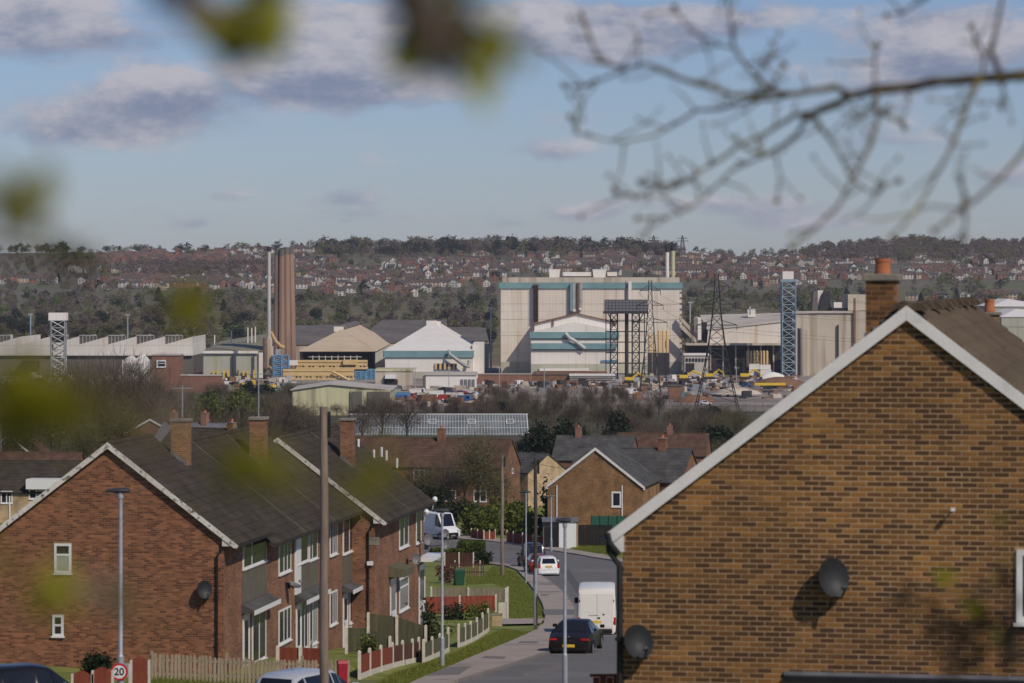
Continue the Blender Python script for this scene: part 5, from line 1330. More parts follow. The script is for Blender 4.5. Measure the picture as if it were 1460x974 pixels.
for px, Y, top in brow: tree('slender bare tree ' + ('close ' if Y > 960 else 'well ') + below(px), 'birch', px, Y, top, random.uniform(1.1, 1.8), random.randrange(3), 'slender trees ' + ('close ' if Y > 960 else 'well ') + below(px))
sc = []
for i in range(150):
    px = random.uniform(-30, 1080); Y = random.uniform(560, 900)
    if i > 95: px = random.uniform(80, 415); Y = random.uniform(850, 1130)
    k = random.choice(['bare', 'bare', 'olive', 'olive', 'dark'])
    if 480 < px < 770 and Y < 820: Y = random.uniform(820, 960)
    X = (px - 730) / F * Y; z = gz(X, Y); top = 400 - (z + random.uniform(3.5, 7)) * F / Y
    nm = {'bare': 'low bare brown tree in the scrub ', 'olive': 'low olive budding tree in the scrub ', 'dark': 'low dark evergreen in the scrub '}[k] + ('close ' if Y > 760 else 'well ') + below(px)
    tree(nm, k, px, Y, top, random.uniform(1.2, 1.9), random.randrange(3), 'scrub trees, ' + k + ', ' + ('close ' if Y > 760 else 'well ') + below(px))
def scrub_mass():
    n = 76000; Y = rng.uniform(520, 1235, n); px = rng.uniform(-60, 1120, n); X = (px - 730) / F * Y
    keep = ~((Y > 640) & (Y < 815) & (px > 490) & (px < 775) )
    keep &= ~((Y > 960) & (px > 545) & ((px < 690) | (px > 985) | (Y > 1235 - .9 * np.maximum(0, px - 860))))
    nz = np.sin(X * .11 + Y * .05) + np.sin(X * .05 - Y * .08) ; keep &= nz > -1.1
    X, Y = X[keep], Y[keep]; n = len(X)
    c = np.stack([X, Y, G(X, Y) + rng.random(n) ** 1.5 * 3.6], 1); d = unit(n, rng) * [.5, .5, .3] + [0, 0, .9]; s = np.cross(d, unit(n, rng)) * .05; l = rng.uniform(.5, 1.6, (n, 1))
    v = np.stack([c - s, c + s, c + d * l + s * .3, c + d * l - s * .3], 1).reshape(-1, 3)
    o = np_mesh('undergrowth', v, np.arange(len(v)).reshape(-1, 4), [M['twig'], M['twig_grey']], midx=rng.integers(0, 2, n)); stuff(o, 'brown leafless undergrowth filling the slope below the works', 'undergrowth')
scrub_mass()

# ------------------------------------------------------------------ the works
def streak(name, c1, c2, rust, amount=(.56, .74), seam=True):
    m = bpy.data.materials.new(name); m.use_nodes = True; nt = m.node_tree; b = nt.nodes['Principled BSDF']; N = nt.nodes.new; L = nt.links.new
    b.inputs['Roughness'].default_value = .75; b.inputs['Specular IOR Level'].default_value = .2
    tc = N('ShaderNodeTexCoord')
    def noi(sc, s, d=5):
        mp = N('ShaderNodeMapping'); mp.inputs['Scale'].default_value = sc; L(tc.outputs['Object'], mp.inputs[0])
        n = N('ShaderNodeTexNoise'); n.inputs['Scale'].default_value = s; n.inputs['Detail'].default_value = d; L(mp.outputs[0], n.inputs['Vector']); return n.outputs['Fac']
    def rng_(f, a, bb):
        r = N('ShaderNodeMapRange'); r.inputs[1].default_value = a; r.inputs[2].default_value = bb; L(f, r.inputs[0]); return r.outputs[0]
    def mix(f, a, c):
        x = N('ShaderNodeMix'); x.data_type = 'RGBA'; L(f, x.inputs[0])
        if isinstance(a, tuple): x.inputs[6].default_value = (*a, 1)
        else: L(a, x.inputs[6])
        x.inputs[7].default_value = (*c, 1); return x.outputs[2]
    col = mix(rng_(noi((1, 1, .6), .10), .35, .65), c1, c2)
    col = mix(rng_(noi((1, 1, .05), .30, 6), *amount), col, rust)
    if seam:
        sx = N('ShaderNodeSeparateXYZ'); L(tc.outputs['Object'], sx.inputs[0])
        for k, (per, wd) in enumerate(((9.0, .03), (3.0, .05))):
            md = N('ShaderNodeMath'); md.operation = 'PINGPONG'; md.inputs[1].default_value = per / 2; L(sx.outputs[2 if k == 0 else 0], md.inputs[0])
            lt = N('ShaderNodeMath'); lt.operation = 'LESS_THAN'; lt.inputs[1].default_value = per * wd / 2; L(md.outputs[0], lt.inputs[0])
            ml = N('ShaderNodeMath'); ml.operation = 'MULTIPLY'; ml.inputs[1].default_value = .35; L(lt.outputs[0], ml.inputs[0])
            col = mix(ml.outputs[0], col, tuple(q * .55 for q in c1))
    L(col, b.inputs['Base Color']); return m
M['clad'] = streak('cream_cladding', (.76, .69, .59), (.68, .60, .49), (.52, .38, .24), (.58, .80))
M['clad_white'] = streak('white_cladding', (.80, .76, .70), (.73, .67, .58), (.60, .50, .38), (.62, .8))
M['clad_grey'] = streak('grey_green_cladding', (.40, .40, .32), (.48, .46, .38), (.36, .33, .16))
M['clad_yellow'] = streak('pale_yellow_cladding', (.62, .58, .36), (.52, .49, .30), (.28, .26, .15), (.46, .70))
M['concrete_old'] = streak('old_concrete', (.50, .43, .34), (.58, .50, .40), (.30, .23, .16), (.5, .72), False)
M['teal'] = mat('teal_fascia', (.15, .27, .28), (.20, .33, .33), .2, .5)
M['sheet_tan'] = mat('tan_roof_sheet', (.52, .40, .27), (.60, .48, .34), .12, .85)
M['sheet_pale'] = mat('pale_roof_sheet', (.44, .40, .34), (.54, .49, .42), .12, .8)
M['sheet_white'] = mat('white_roof_sheet', (.80, .76, .70), (.74, .69, .62), .10, .7)
M['sheet_dark'] = mat('dark_roof_sheet', (.115, .10, .085), (.175, .155, .135), .06, .9)
M['sheet_green'] = mat('grey_green_roof_sheet', (.19, .18, .12), (.26, .245, .17), .08, .9)
M['rust'] = mat('rust_brown', (.16, .085, .045), (.24, .13, .075), .5, .9)
M['steel_dark'] = mat('dark_steel', (.030, .028, .030), (.05, .045, .045), .6, .75)
M['steel_blue'] = mat('blue_steel', (.10, .22, .34), (.15, .29, .42), .5, .6)
M['steel_pale_blue'] = mat('pale_blue_steel', (.20, .29, .34), (.27, .37, .42), .5, .6)
M['crane_yellow'] = mat('crane_yellow', (.60, .41, .17), (.68, .49, .24), .4, .65)
M['yellow'] = mat('machine_yellow', (.72, .47, .03), (.78, .52, .05), .5, .5)
M['interior'] = mat('interior_shade', (.025, .022, .025), (.04, .035, .036), .3, .95)  # near-black, so open bays and gaps carry their shade as colour
M['flue_brick'] = mat('flue_brick', (.28, .175, .12), (.36, .235, .17), .15, .95, c3=(.20, .12, .085), s3=.3, t3=(.52, .7), stretch=(1, 1, .12))
M['duct'] = mat('duct_steel', (.34, .35, .34), (.46, .46, .44), .4, .5, metal=.2)
M['steel_rusty'] = streak('rusty_stack_steel', (.46, .46, .45), (.54, .53, .50), (.40, .27, .13), (.45, .65), False)
YW = 1400.
def wb(root, name, px0, px1, py0, py1, Y, dp, m, parent=None, bevel=0):
    a = P(px0, py1, Y); b = P(px1, py0, Y); return MB().box(a.x, b.x, Y, Y + dp, a.z, b.z).build(name, m, parent or root, world=True, bevel=bevel)
def wroot(name, label, cat, px, Y, group=None, py=None):
    X = (px - 730) / F * Y; return T(name, label, cat, (X, Y, gz(X, Y)), 0, group)
def fpy(px, Y): return 400 - gz((px - 730) / F * Y, Y) * F / Y     # picture height of the ground there
def ppoly(pts, Y, dp):
    w = [P(x, y, Y) for x, y in pts]; return MB().prism([(q.x, q.z) for q in w], lambda u, z, d: (u, Y + d, z), 0, dp)
def shed(label, px0, px1, eave, ridge, Y, L, roof_m, wall_m, hip=0., group=None, fascia=None, fas_px=9, cat='industrial building', name='works_shed', ridge_px=None, gable_m=None, open_front=False, ov=.4):
    root = wroot(name, label, cat, (px0 + px1) / 2, Y, group); s = Y / F
    x0, x1 = (px0 - 730) * s, (px1 - 730) * s; ze = (400 - eave) * s; zr = (400 - ridge) * s; xr = ((ridge_px or (px0 + px1) / 2) - 730) * s; z0 = root.location.z - 2
    w = MB()
    if not open_front: w.add([(x0, Y, z0), (x1, Y, z0), (x1, Y, ze), (x0, Y, ze)], [(0, 1, 2, 3)])
    w.add([(x0, Y, z0), (x0, Y + L, z0), (x0, Y + L, ze), (x0, Y, ze), (x1, Y, z0), (x1, Y + L, z0), (x1, Y + L, ze), (x1, Y, ze)], [(3, 2, 1, 0), (4, 5, 6, 7), (1, 5, 6, 2)])
    if not hip: w.add([(x0, Y, ze), (x1, Y, ze), (xr, Y, zr)], [(0, 1, 2)])
    w.add([(x0, Y + L, ze), (x1, Y + L, ze), (xr, Y + L, zr)], [(2, 1, 0)])
    w.build('wall', wall_m, root, world=True)
    a0, a1, e = x0 - ov, x1 + ov, ze - .15; yf = Y - ov; yr = Y + hip if hip else yf; yb = Y + L + ov
    def slab(q, nm):
        q = [Vector(p) for p in q]; n = (q[1] - q[0]).cross(q[2] - q[0]).normalized(); n = n if n.z > 0 else -n
        k = len(q); MB().add([tuple(p + n * .25) for p in q] + [tuple(p) for p in q], [tuple(range(k)), tuple(range(2 * k - 1, k - 1, -1))] + [(i, k + i, k + (i + 1) % k, (i + 1) % k) for i in range(k)]).build(nm, roof_m, root, world=True, recalc=True)
    slab([(a0, yf, e), (xr - .01, yr, zr), (xr - .01, yb, zr), (a0, yb, e)], 'roof_slope'); slab([(a1, yf, e), (a1, yb, e), (xr + .01, yb, zr), (xr + .01, yr, zr)], 'roof_slope')
    if hip: slab([(a0 + .05, yf - .01, e), (a1 - .05, yf - .01, e), (xr, yr - .05, zr)], 'hip_slope')
    if fascia:
        h = fas_px * s; MB().box(a0 - .1, a1 + .1, yf - .35, yf - .05, e - h, e + .25).build('fascia', fascia, root, world=True)
        for x in (a0 - .1, a1): MB().box(x - .3, x + .3, yf - .04, yb, e - h, e + .25).build('fascia', fascia, root, world=True)
    root_s = (root, s, ze, zr); return root_s

def main_block():
    Y = 1450; s = Y / F
    r = wroot('furnace_house', 'huge cream clad furnace house with a teal band under its roof', 'industrial building', 843, Y)
    wb(r, 'wall', 714, 972, 411, fpy(843, Y) + 6, Y, 45, M['clad'])
    wb(r, 'plinth', 714.5, 971, 516, fpy(843, Y) + 3, Y - .35, .3, M['clad_grey'])
    wb(r, 'fascia', 711.5, 973.5, 403, 411.4, Y - .6, 46.2, M['teal'])
    ro = wb(r, 'roof', 716, 969, 395.5, 402.9, Y + 1.5, 42, M['concrete_old'])
    for a, b, t, bt in ((782, 799, 384, 402), (844.5, 865, 384, 402)):
        o = ppoly([(a, bt), (b, bt), (b - 1.5, bt - 7), (b - .5, t), (a + .5, t), (a + 1.5, bt - 7)], Y + 6, 10).build('roof_vent', M['clad_white'], r, world=True, recalc=True)
    for a, b, t in ((803, 842.5, 388), (866.5, 879, 388)):
        o = wb(r, 'ventilator', a, b, t + 6.5, 401, Y + 6, 8, M['concrete_old']); wb(r, 'cowl', a - .5, b + .5, t, t + 5.8, Y + 5, 10, M['clad_white'], o); wb(r, 'slot', a, b, t + 5.9, t + 6.4, Y + 7, 6, M['interior'], o)
    wb(r, 'stair_tower', 760.5, 767.5, 405, 460, Y - 1.7, 1.0, M['rust'])
    for q in range(14): wb(r, 'landing', 760, 768, 407 + q * 3.7, 407.8 + q * 3.7, Y - 2.6, .85, M['steel_dark'])
    for a, b, c, d, m in ((813, 816, 404, 443, M['teal']), (816.3, 820.5, 404, 444, M['duct']), (823.5, 826, 403, 442, M['rust']), (826.4, 830.5, 403, 440, M['duct']), (896, 900.5, 401, 428, M['clad_white'])):
        wb(r, 'duct', a, b, c, d, Y - 2.2, 1.4, m)
    for px, py in ((818, 443), (827, 441)):
        p = P(px, py, Y - 1.4); MB().lathe([(.1, -1), (.9, -.5), (1.1, .2), (.6, .9), (.1, 1.1)], tuple(p), 12).build('duct_hood', M['clad_white'], r, world=True, smooth=True)
    for q in range(12): wb(r, 'ladder_stub', 970, 974.2, 416 + q * 8, 417.2 + q * 8, Y - .5, .4, M['rust'])
    def ribs(root, p0, p1, t, b, Yf, n, m):
        mb = MB()
        for i in range(n + 1): px = p0 + (p1 - p0) * i / n; a = P(px, b, Yf); c = P(px, t, Yf); mb.box(a.x - .10, a.x + .10, Yf - .09, Yf - .004, a.z, c.z)
        o = mb.build('cladding_ribs', m, root, world=True); o['kind'] = 'stuff'
    ribs(r, 716, 970, 412, 515, Y, 56, M['clad'])
    for q in (433, 455, 478): wb(r, 'panel_joint', 714.5, 971.5, q, q + .45, Y - .1, .09, M['concrete_old'])
    # stepped lower wing
    r2 = wroot('works_wing', 'lower white wing with two teal bands in front of the furnace house', 'industrial building', 820, 1432)
    Y1, Y2 = 1436, 1430
    ppoly([(762, 540), (879, 540), (879, 461), (822, 448), (762, 463)], Y1, 13.4).build('wall', M['clad_white'], r2, world=True, recalc=True)
    for q in (((760, 463.5), (822, 448.3), (822, 446.6), (760, 461.8)), ((822, 448.3), (881, 461.5), (881, 459.8), (822, 446.6))):
        ppoly(list(q), Y1 - .8, 14.2).build('verge', M['rust'], r2, world=True, recalc=True)
    ppoly([(757, 542), (882, 542), (882, 472), (820, 460), (757, 474)], Y2, 5.8).build('front_wall', M['clad_white'], r2, world=True, recalc=True)
    ribs(r2, 758, 881, 500, 518.5, Y2, 30, M['clad_white'])
    wb(r2, 'fascia', 755.5, 883, 473.5, 482.5, Y2 - .7, .65, M['teal']); wb(r2, 'gutter', 757, 882, 482.7, 484, Y2 - .5, .45, M['steel_dark'])
    wb(r2, 'fascia', 757.5, 879, 489.5, 498, Y2 - 1.0, .95, M['teal']); wb(r2, 'gutter', 758, 878, 498.2, 499.8, Y2 - .8, .75, M['steel_dark'])
    wb(r2, 'plinth', 757.2, 872, 519, 541, Y2 - .35, .3, M['clad_grey']); wb(r2, 'loading_canopy', 769, 840, 525.5, 529, Y2 - 3, 2.6, M['clad_white']); wb(r2, 'lower_store', 762, 865, 529.5, 542, Y2 - 2.8, 2.3, M['rust'])
    wb(r2, 'banner', 857, 879, 513.5, 516.5, Y2 - .6, .2, M['steel_blue'])
    a = [P(806, 475, Y2 - 1.6), P(812, 482, Y2 - 1.8), P(821, 487, Y2 - 1.8), P(834, 497, Y2 - 1.8)]; MB().tube(a, .8, 8).build('duct', M['duct'], r2, world=True, smooth=True)
    for px in (787, 872): wb(r2, 'vent_frame', px, px + 2.5, 456, 465, Y1 - .6, .5, M['rust'])
main_block()
for px, t, m, lb in ((951.2, 353, 'clad_white', 'left slim pale stack behind the furnace house roof'), (959.5, 351, 'clad_yellow', 'right slim yellowish stack behind the furnace house roof')):
    r = wroot('flue_stack', lb, 'chimney', px, 1510); s = 1510 / F; z = (400 - t) * s
    x = (px - 730) * s; MB().tube([(x, 1510, r.location.z - 1), (x, 1510, z)], [1.0, .85], 10).build('shaft', M[m], r, world=True, smooth=True); MB().tube([(x, 1510, z - 2), (x, 1510, z + .3)], [1.05, 1.05], 10).build('cap', M['steel_dark'], r, world=True)

def lattice(mb, base, h, wb_, wt, n, r, mat=0, prof=None):
    zs = [base[2] + h * (1 - (1 - i / n) ** 1.0) for i in range(n + 1)]
    wd = (lambda t: wb_ + (wt - wb_) * t) if prof is None else prof
    pt = lambda i, c: (base[0] + c[0] * wd(i / n) / 2, base[1] + c[1] * wd(i / n) / 2, zs[i])
    cs = [(-1, -1), (1, -1), (1, 1), (-1, 1)]
    for i in range(n):
        for k in range(4):
            a, b = cs[k], cs[(k + 1) % 4]
            mb.tube([pt(i, a), pt(i + 1, a)], r, 4, mat, False); mb.tube([pt(i, a), pt(i + 1, b)], r * .6, 3, mat, False); mb.tube([pt(i, b), pt(i + 1, a)], r * .6, 3, mat, False)
            mb.tube([pt(i + 1, a), pt(i + 1, b)], r * .6, 3, mat, False)
    return mb
def water_tower():
    Y = 1330; s = Y / F; r = wroot('water_tower', 'grey panelled water tank on tall dark lattice legs before the furnace house', 'water tower', 892, Y); x = (892 - 730) * s; zt = (400 - 444) * s
    z0 = r.location.z
    tk = MB().box(x - 8.3, x + 8.3, Y - 4, Y + 4, zt, zt + 4.6).build('tank', M['lead'], r, world=True)
    mb = MB()
    for i in range(13): mb.box(x - 8.35 + i * 1.38, x - 8.2 + i * 1.38, Y - 4.1, Y - 4.005, zt, zt + 4.6)
    for i in range(5): mb.box(x - 8.2, x + 8.2, Y - 4.09, Y - 4.006, zt + i * 1.13, zt + i * 1.13 + .14)
    mb.build('flange', M['steel_dark'], tk, world=True)
    MB().box(x - 8.8, x + 8.8, Y - 4.6, Y + 4.6, zt - .9, zt - .02).build('platform', M['steel_dark'], r, world=True)
    for k, xx in enumerate((x - 4.6, x + 4.0)):
        lattice(MB(), (xx, Y, z0 - 1), zt - z0, 2.8, 2.8, 9, .22).build('leg', M['steel_dark'], r, world=True)
    mb = MB()
    for z in np.linspace(z0 + 3, zt - 4, 6): mb.box(x - 8, x + 8, Y - .2, Y + .2, z, z + .4)
    for a, b in ((-7.8, -7.8), (7.4, 7.4)): mb.tube([(x + a, Y, z0), (x + b, Y, zt)], .2, 5)
    mb.tube([(x - 4, Y, zt - 6), (x - 7.5, Y, zt)], .2, 4); mb.tube([(x + 4, Y, zt - 6), (x + 7.5, Y, zt)], .2, 4)
    mb.build('bracing', M['steel_dark'], r, world=True)
    MB().tube([(x + .4, Y, z0), (x + .4, Y, zt)], .75, 8).build('riser_pipe', M['steel_dark'], r, world=True, smooth=True)
    MB().tube([(x, Y, zt + 4.5), (x, Y, zt + 12)], .12, 4).build('mast', M['steel_dark'], r, world=True)
water_tower()
def pylon(label, px, top, Y, bw, mm='steel_dark'):
    r = wroot('pylon', label, 'pylon', px, Y, 'dark lattice pylons before the works'); x = (px - 730) / F * Y; z0 = r.location.z; h = (400 - top) / F * Y - z0
    prof = lambda t: bw * ((1 - t) ** 1.9) * .82 + bw * .13 * (1 - t) + 1.1
    lattice(MB(), (x, Y, z0 - .5), h, 0, 0, 13, .115, prof=prof).build('mast', M[mm], r, world=True)
    for q, w in ((.62, 6.0), (.77, 4.6), (.90, 3.6)):
        mb = MB(); z = z0 + h * q
        for s_ in (-1, 1):
            mb.tube([(x + s_ * .8, Y, z), (x + s_ * w, Y, z)], .12, 4, 0, False); mb.tube([(x + s_ * .8, Y, z + 1.6), (x + s_ * w, Y, z)], .1, 4, 0, False); mb.tube([(x + s_ * w, Y, z), (x + s_ * w, Y, z - 1.6)], .09, 4)
        mb.build('cross_arm', M[mm], r, world=True)
    return r, x, Y, z0 + h
y1 = pylon('dark lattice pylon right of the water tower', 927, 398, 1190, 7); y2 = pylon('tall dark lattice pylon standing wide in the gravel yard', 1022, 388, 1000, 13)
for i, (dz, sx) in enumerate(((.10, -3.6), (.10, 3.6), (.23, -4.6), (.23, 4.6), (.38, -6), (.38, 6))):
    z1 = y1[3] - 40 * dz - 1.5; z2 = y2[3] - 40 * dz - 1.5
    w0 = Vector((y1[1] - 240, 1330, z1 + 1)); 
    for j, (a, b) in enumerate(((Vector((y2[1] + sx, y2[2], z2)), Vector((y1[1] + sx, y1[2], z1))), (Vector((y2[1] + sx, y2[2], z2)), Vector((y2[1] + 170 + sx, 900, z2 - 2))))):
        n = 10; q = [a.lerp(b, k / n) - Vector((0, 0, 16 * (k / n) * (1 - k / n))) for k in range(n + 1)]
        tag(MB().tube(q, .035, 3, cap=False).build('power_line', M['steel_dark']), 'dark power line slung from the wide pylon in the gravel yard', 'cable', 'power lines')
def blue_tower():
    Y = 1410; r = wroot('lattice_tower', 'pale blue lattice tower with a white hoist house on top', 'tower', 1124, Y); x = (1124 - 730) / F * Y; z0 = r.location.z; s = Y / F
    zt = (400 - 399) * s; lattice(MB(), (x, Y, z0 - 1), zt - z0 + 1, 5.6, 5.6, 12, .24).build('frame', M['steel_pale_blue'], r, world=True)
    wb(r, 'hoist_house', 1116, 1131.5, 387, 398, Y - 2, 4, M['clad_white']); wb(r, 'beam', 1113, 1135, 398.2, 402, Y - 3, 6, M['steel_pale_blue'])
    mb = MB(); lattice(mb, (x, Y, z0), (400 - 428) * s - z0, 2.4, 2.4, 16, .3); mb.build('hoist_shaft', M['steel_dark'], r, world=True)
blue_tower()
for k, (px0, px1) in enumerate(((924, 929), (931, 935.5), (938, 942), (944, 948), (949.5, 953.5))):
    Y = 1425; r = wroot('dust_pipe', 'tall yellow dust pipe against the furnace house, one of a row of five', 'pipe', (px0 + px1) / 2, Y, 'row of five yellow pipes'); s = Y / F; x = ((px0 + px1) / 2 - 730) * s
    top = (400 - (476 if k < 2 else 471)) * s
    MB().tube([(x, Y, (400 - 503) * s), (x, Y, top - .6), (x, Y + .3, top)], [.62, .62, .4], 10).build('pipe', M['crane_yellow'], r, world=True, smooth=True)
    MB().box(x - .9, x + .9, Y - .8, Y + .8, r.location.z - 1, (400 - 503) * s).build('hopper', M['steel_dark'], r, world=True)
def right_works():
    Y = 1440; s = Y / F
    r = wroot('batch_hall', 'long cream hall with a sloping pale roof right of the furnace house', 'industrial building', 1060, Y)
    ppoly([(1008, 492), (1116, 492), (1116, 457), (1010, 469)], Y, 30).build('wall', M['clad'], r, world=True, recalc=True)
    a, b, c, d = P(1008, 469.5, Y - .5), P(1117, 457.5, Y - .5), P(1117, 446, Y + 40), P(998, 449, Y + 40)
    a.z += .1; q = [a, b, c, d]; MB().add(q + [v - Vector((0, 0, .5)) for v in q], [(0, 1, 2, 3), (7, 6, 5, 4), (0, 4, 5, 1), (1, 5, 6, 2), (2, 6, 7, 3), (3, 7, 4, 0)]).build('roof', M['sheet_pale'], r, world=True, recalc=True)
    wb(r, 'end_column', 995, 1000, 453, 485, Y + 2, 30, M['clad_white']); wb(r, 'recess', 1000.2, 1008, 460, 486, Y + 4, 20, M['interior'])
    wb(r, 'canopy', 978, 1116, 489.5, 492.5, Y - 6, 5.8, M['concrete_old']); wb(r, 'undercroft_shade', 980, 1116, 493, 535, Y - 1, 20, M['interior'])  # solid dark box stands for the shade in the open bay
    wb(r, 'roof_box', 1066, 1077, 441, 452, Y + 25, 4, M['clad_white']); wb(r, 'flue', 1068, 1070.5, 437, 449, Y + 22, 1, M['duct'])
    for k in range(6): wb(r, 'pier', 1012 + k * 18, 1014 + k * 18, 493, 535, Y - 2.2, 1.1, M['concrete_old'])
    r = wroot('batch_tower', 'tall stained concrete hall topped by dark hoppers, partly behind the near roof', 'industrial building', 1185, Y)
    ppoly([(1134, 540), (1236, 540), (1236, 444), (1216, 443.5), (1134, 448)], Y + 1, 40).build('wall', M['concrete_old'], r, world=True, recalc=True)
    wb(r, 'head_house', 1209, 1236, 420, 442.8, Y + 8, 20, M['concrete_old']); wb(r, 'roof', 1132, 1218, 443.6, 446.5, Y + .2, .7, M['sheet_pale'])
    ppoly([(1167, 443), (1184, 443), (1184, 415), (1175, 415)], Y + 10, 8).build('hopper', M['steel_dark'], r, world=True, recalc=True); ppoly([(1158, 443), (1166, 443), (1166, 416), (1160, 414)], Y + 10, 8).build('hopper', M['sheet_dark'], r, world=True, recalc=True)
    ppoly([(1166, 443), (1174, 414), (1166, 414)], Y + 12, 6).build('chute', M['clad_white'], r, world=True, recalc=True); wb(r, 'cabin', 1189, 1200.5, 431, 439, Y + 5, 5, M['clad_white']); wb(r, 'plinth', 1186, 1209, 439.2, 443, Y + 4, 8, M['interior'])
    wb(r, 'derrick', 1194, 1196, 420, 430.8, Y + 6, 1, M['steel_dark']); wb(r, 'pipe', 1217, 1220, 425, 490, Y - .3, .8, M['rust']); wb(r, 'pipe', 1194, 1196, 463, 510, Y - .2, .8, M['steel_dark'])
    Y = 1425; r = wroot('silo', 'pale silo with a dark flank beside the pale blue tower', 'silo', 1147, Y); p = P(1148, 468, Y)
    MB().lathe([(2.1, 0), (2.1, p.z - r.location.z - .7), (1.4, p.z - r.location.z + .3), (.2, p.z - r.location.z + .6)], (0, 0, 0), 16).build('shell', M['concrete_old'], r, smooth=True)
    MB().tube([(-2.5, -.3, 0), (-2.5, -.3, p.z - r.location.z)], .5, 6).build('riser', M['steel_dark'], r)
    for k, (a, b) in enumerate((((969, 452), (1000, 487)), ((969, 463), (993, 487)))):
        Y = 1446 - 4 * k; r = wroot('conveyor', ('upper', 'lower')[k] + ' of two sloping cream conveyor galleries off the furnace house corner', 'conveyor', a[0], Y)
        p, q = P(*a, Y), P(*b, Y); d = Vector((0, 0, 1.0)); e = Vector((0, 2, 0))
        MB().add([p + d, q + d, q - d, p - d, p + d + e, q + d + e, q - d + e, p - d + e], [(0, 1, 2, 3), (7, 6, 5, 4), (0, 4, 5, 1), (1, 5, 6, 2), (2, 6, 7, 3), (3, 7, 4, 0)]).build('gallery', M['concrete_old'], r, world=True, recalc=True)
        MB().tube([q - d, (q.x, q.y, r.location.z - 1)], .4, 5).build('trestle', M['steel_dark'], r, world=True)
    for k in range(7):
        Y = 1430; px = 1066 + k * 4.6; r = wroot('storage_tank', 'upright yellow tank, one of a row under the hall canopy', 'tank', px, Y, 'row of yellow tanks under the canopy'); s_ = Y / F; h = (400 - 500) * s_ - r.location.z
        MB().lathe([(.55, 3.4), (.55, h - .3), (.2, h)], n=9).build('shell', M['crane_yellow'], r, smooth=True); MB().box(-.5, .5, -.5, .5, -.5, 3.39).build('base', M['steel_dark'], r)
right_works()
def glass_sheds():
    # open shed
    r, s, ze, zr = shed('tan hip roofed open shed behind the yellow gantry crane', 427, 535, 501, 472, 1400, 195, M['sheet_tan'], M['clad_white'], hip=34, open_front=True)
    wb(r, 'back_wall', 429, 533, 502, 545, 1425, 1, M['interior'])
    for px in (428, 455, 482, 508, 534): wb(r, 'column', px - .8, px + .8, 502.5, fpy(px, 1400), 1400.5, .6, M['steel_dark'])
    a = P(483, 470.5, 1436); b = Vector((a.x, 1590, a.z)); MB().tube([a, b], 2.1, 10).build('ridge_vent', M['sheet_dark'], r, world=True, smooth=True); wb(r, 'vent_head', 476, 489.5, 465.8, 473, 1433, 2.5, M['clad_white'])
    r, s, ze, zr = shed('white hip roofed shed with a teal band round its eaves', 549, 673, 500.5, 463, 1380, 130, M['sheet_white'], M['clad_white'], hip=44, fascia=M['teal'], fas_px=8.5)
    for px, w in ((608, 12), (622, 6)): wb(r, 'ridge_vent', px, px + w, 457.5 + (px > 615) * 1, 466, 1424 + (px - 608) * 2, 8, M['clad_white'])
    for k in range(5): wb(r, 'louvre', 620 + k * 6.4, 623 + k * 6.4, 518, 527, 1379.2, .7, M['crane_yellow']); 
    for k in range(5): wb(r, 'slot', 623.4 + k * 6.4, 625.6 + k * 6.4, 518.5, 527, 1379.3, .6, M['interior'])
    q = [P(640, 500, 1378), P(641, 505, 1377), P(662, 521, 1377), P(668, 523, 1377), P(669, 514, 1378)]; MB().tube(q, .75, 8).build('duct', M['duct'], r, world=True, smooth=True)
    wb(r, 'plinth', 549.5, 672, 530, 545, 1379.5, .4, M['clad_grey'])
    wb(r, 'side_wing', 673.6, 689, 491, 540, 1388, 60, M['clad_white'])
    def broad(label, front, back, Y, L, wall_m, roof_m, front_wall=True):
        r = wroot('works_shed', label, 'industrial building', sum(p[0] for p in front) / 2, Y); f = [P(*p, Y) for p in front]; b = [P(*p, Y + L) for p in back]; q = [f[0], f[1], b[1], b[0]]; z0 = r.location.z - 2
        MB().add([(f[0].x, Y + .5, z0), (f[1].x, Y + .5, z0), (f[1].x, Y + .5, f[1].z - .1), (f[0].x, Y + .5, f[0].z - .1), (b[0].x, Y + L, z0), (b[1].x, Y + L, z0), (b[1].x, Y + L, b[1].z - .1), (b[0].x, Y + L, b[0].z - .1)], [(0, 1, 2, 3), (5, 4, 7, 6), (1, 5, 6, 2), (4, 0, 3, 7)]).build('wall', wall_m, r, world=True)
        n = 9
        for i in range(n):
            a0, a1, c1, c0 = q[0].lerp(q[1], i / n), q[0].lerp(q[1], (i + 1) / n - .002), q[3].lerp(q[2], (i + 1) / n - .002), q[3].lerp(q[2], i / n); t = Vector((0, 0, .3 + .05 * (i % 2)))
            MB().add([a0 + t, a1 + t, c1 + t, c0 + t, a0, a1, c1, c0], [(0, 1, 2, 3), (7, 6, 5, 4), (0, 4, 5, 1), (1, 5, 6, 2), (2, 6, 7, 3), (3, 7, 4, 0)]).build('roof_sheet', roof_m, r, world=True)
        return r
    broad('low brown roofed shed seen right of the white hip roof', ((640, 486), (697, 487)), ((631, 467), (692, 468)), 1520, 60, M['concrete_old'], M['sheet_dark'])
    broad('broad dark roofed shed beyond the tan hip roof', ((505, 489), (640, 489)), ((545, 457), (637, 456.5)), 1560, 90, M['concrete_old'], M['sheet_dark'])
    broad('broad dark roofed shed right behind the brick flues', ((380, 492), (520, 492)), ((420, 465), (520, 464)), 1535, 80, M['concrete_old'], M['sheet_dark'])
    r = broad('grey green roofed shed with yellow columns left of the brick flues', ((290, 501), (381, 501)), ((316, 487), (384, 476)), 1390, 60, M['clad_grey'], M['sheet_green'])
    wb(r, 'fascia', 289.5, 368, 500.5, 504, 1389.4, .55, M['clad_white']); wb(r, 'corner_bay', 369, 382, 503, 540, 1389.5, .9, M['clad_white'])
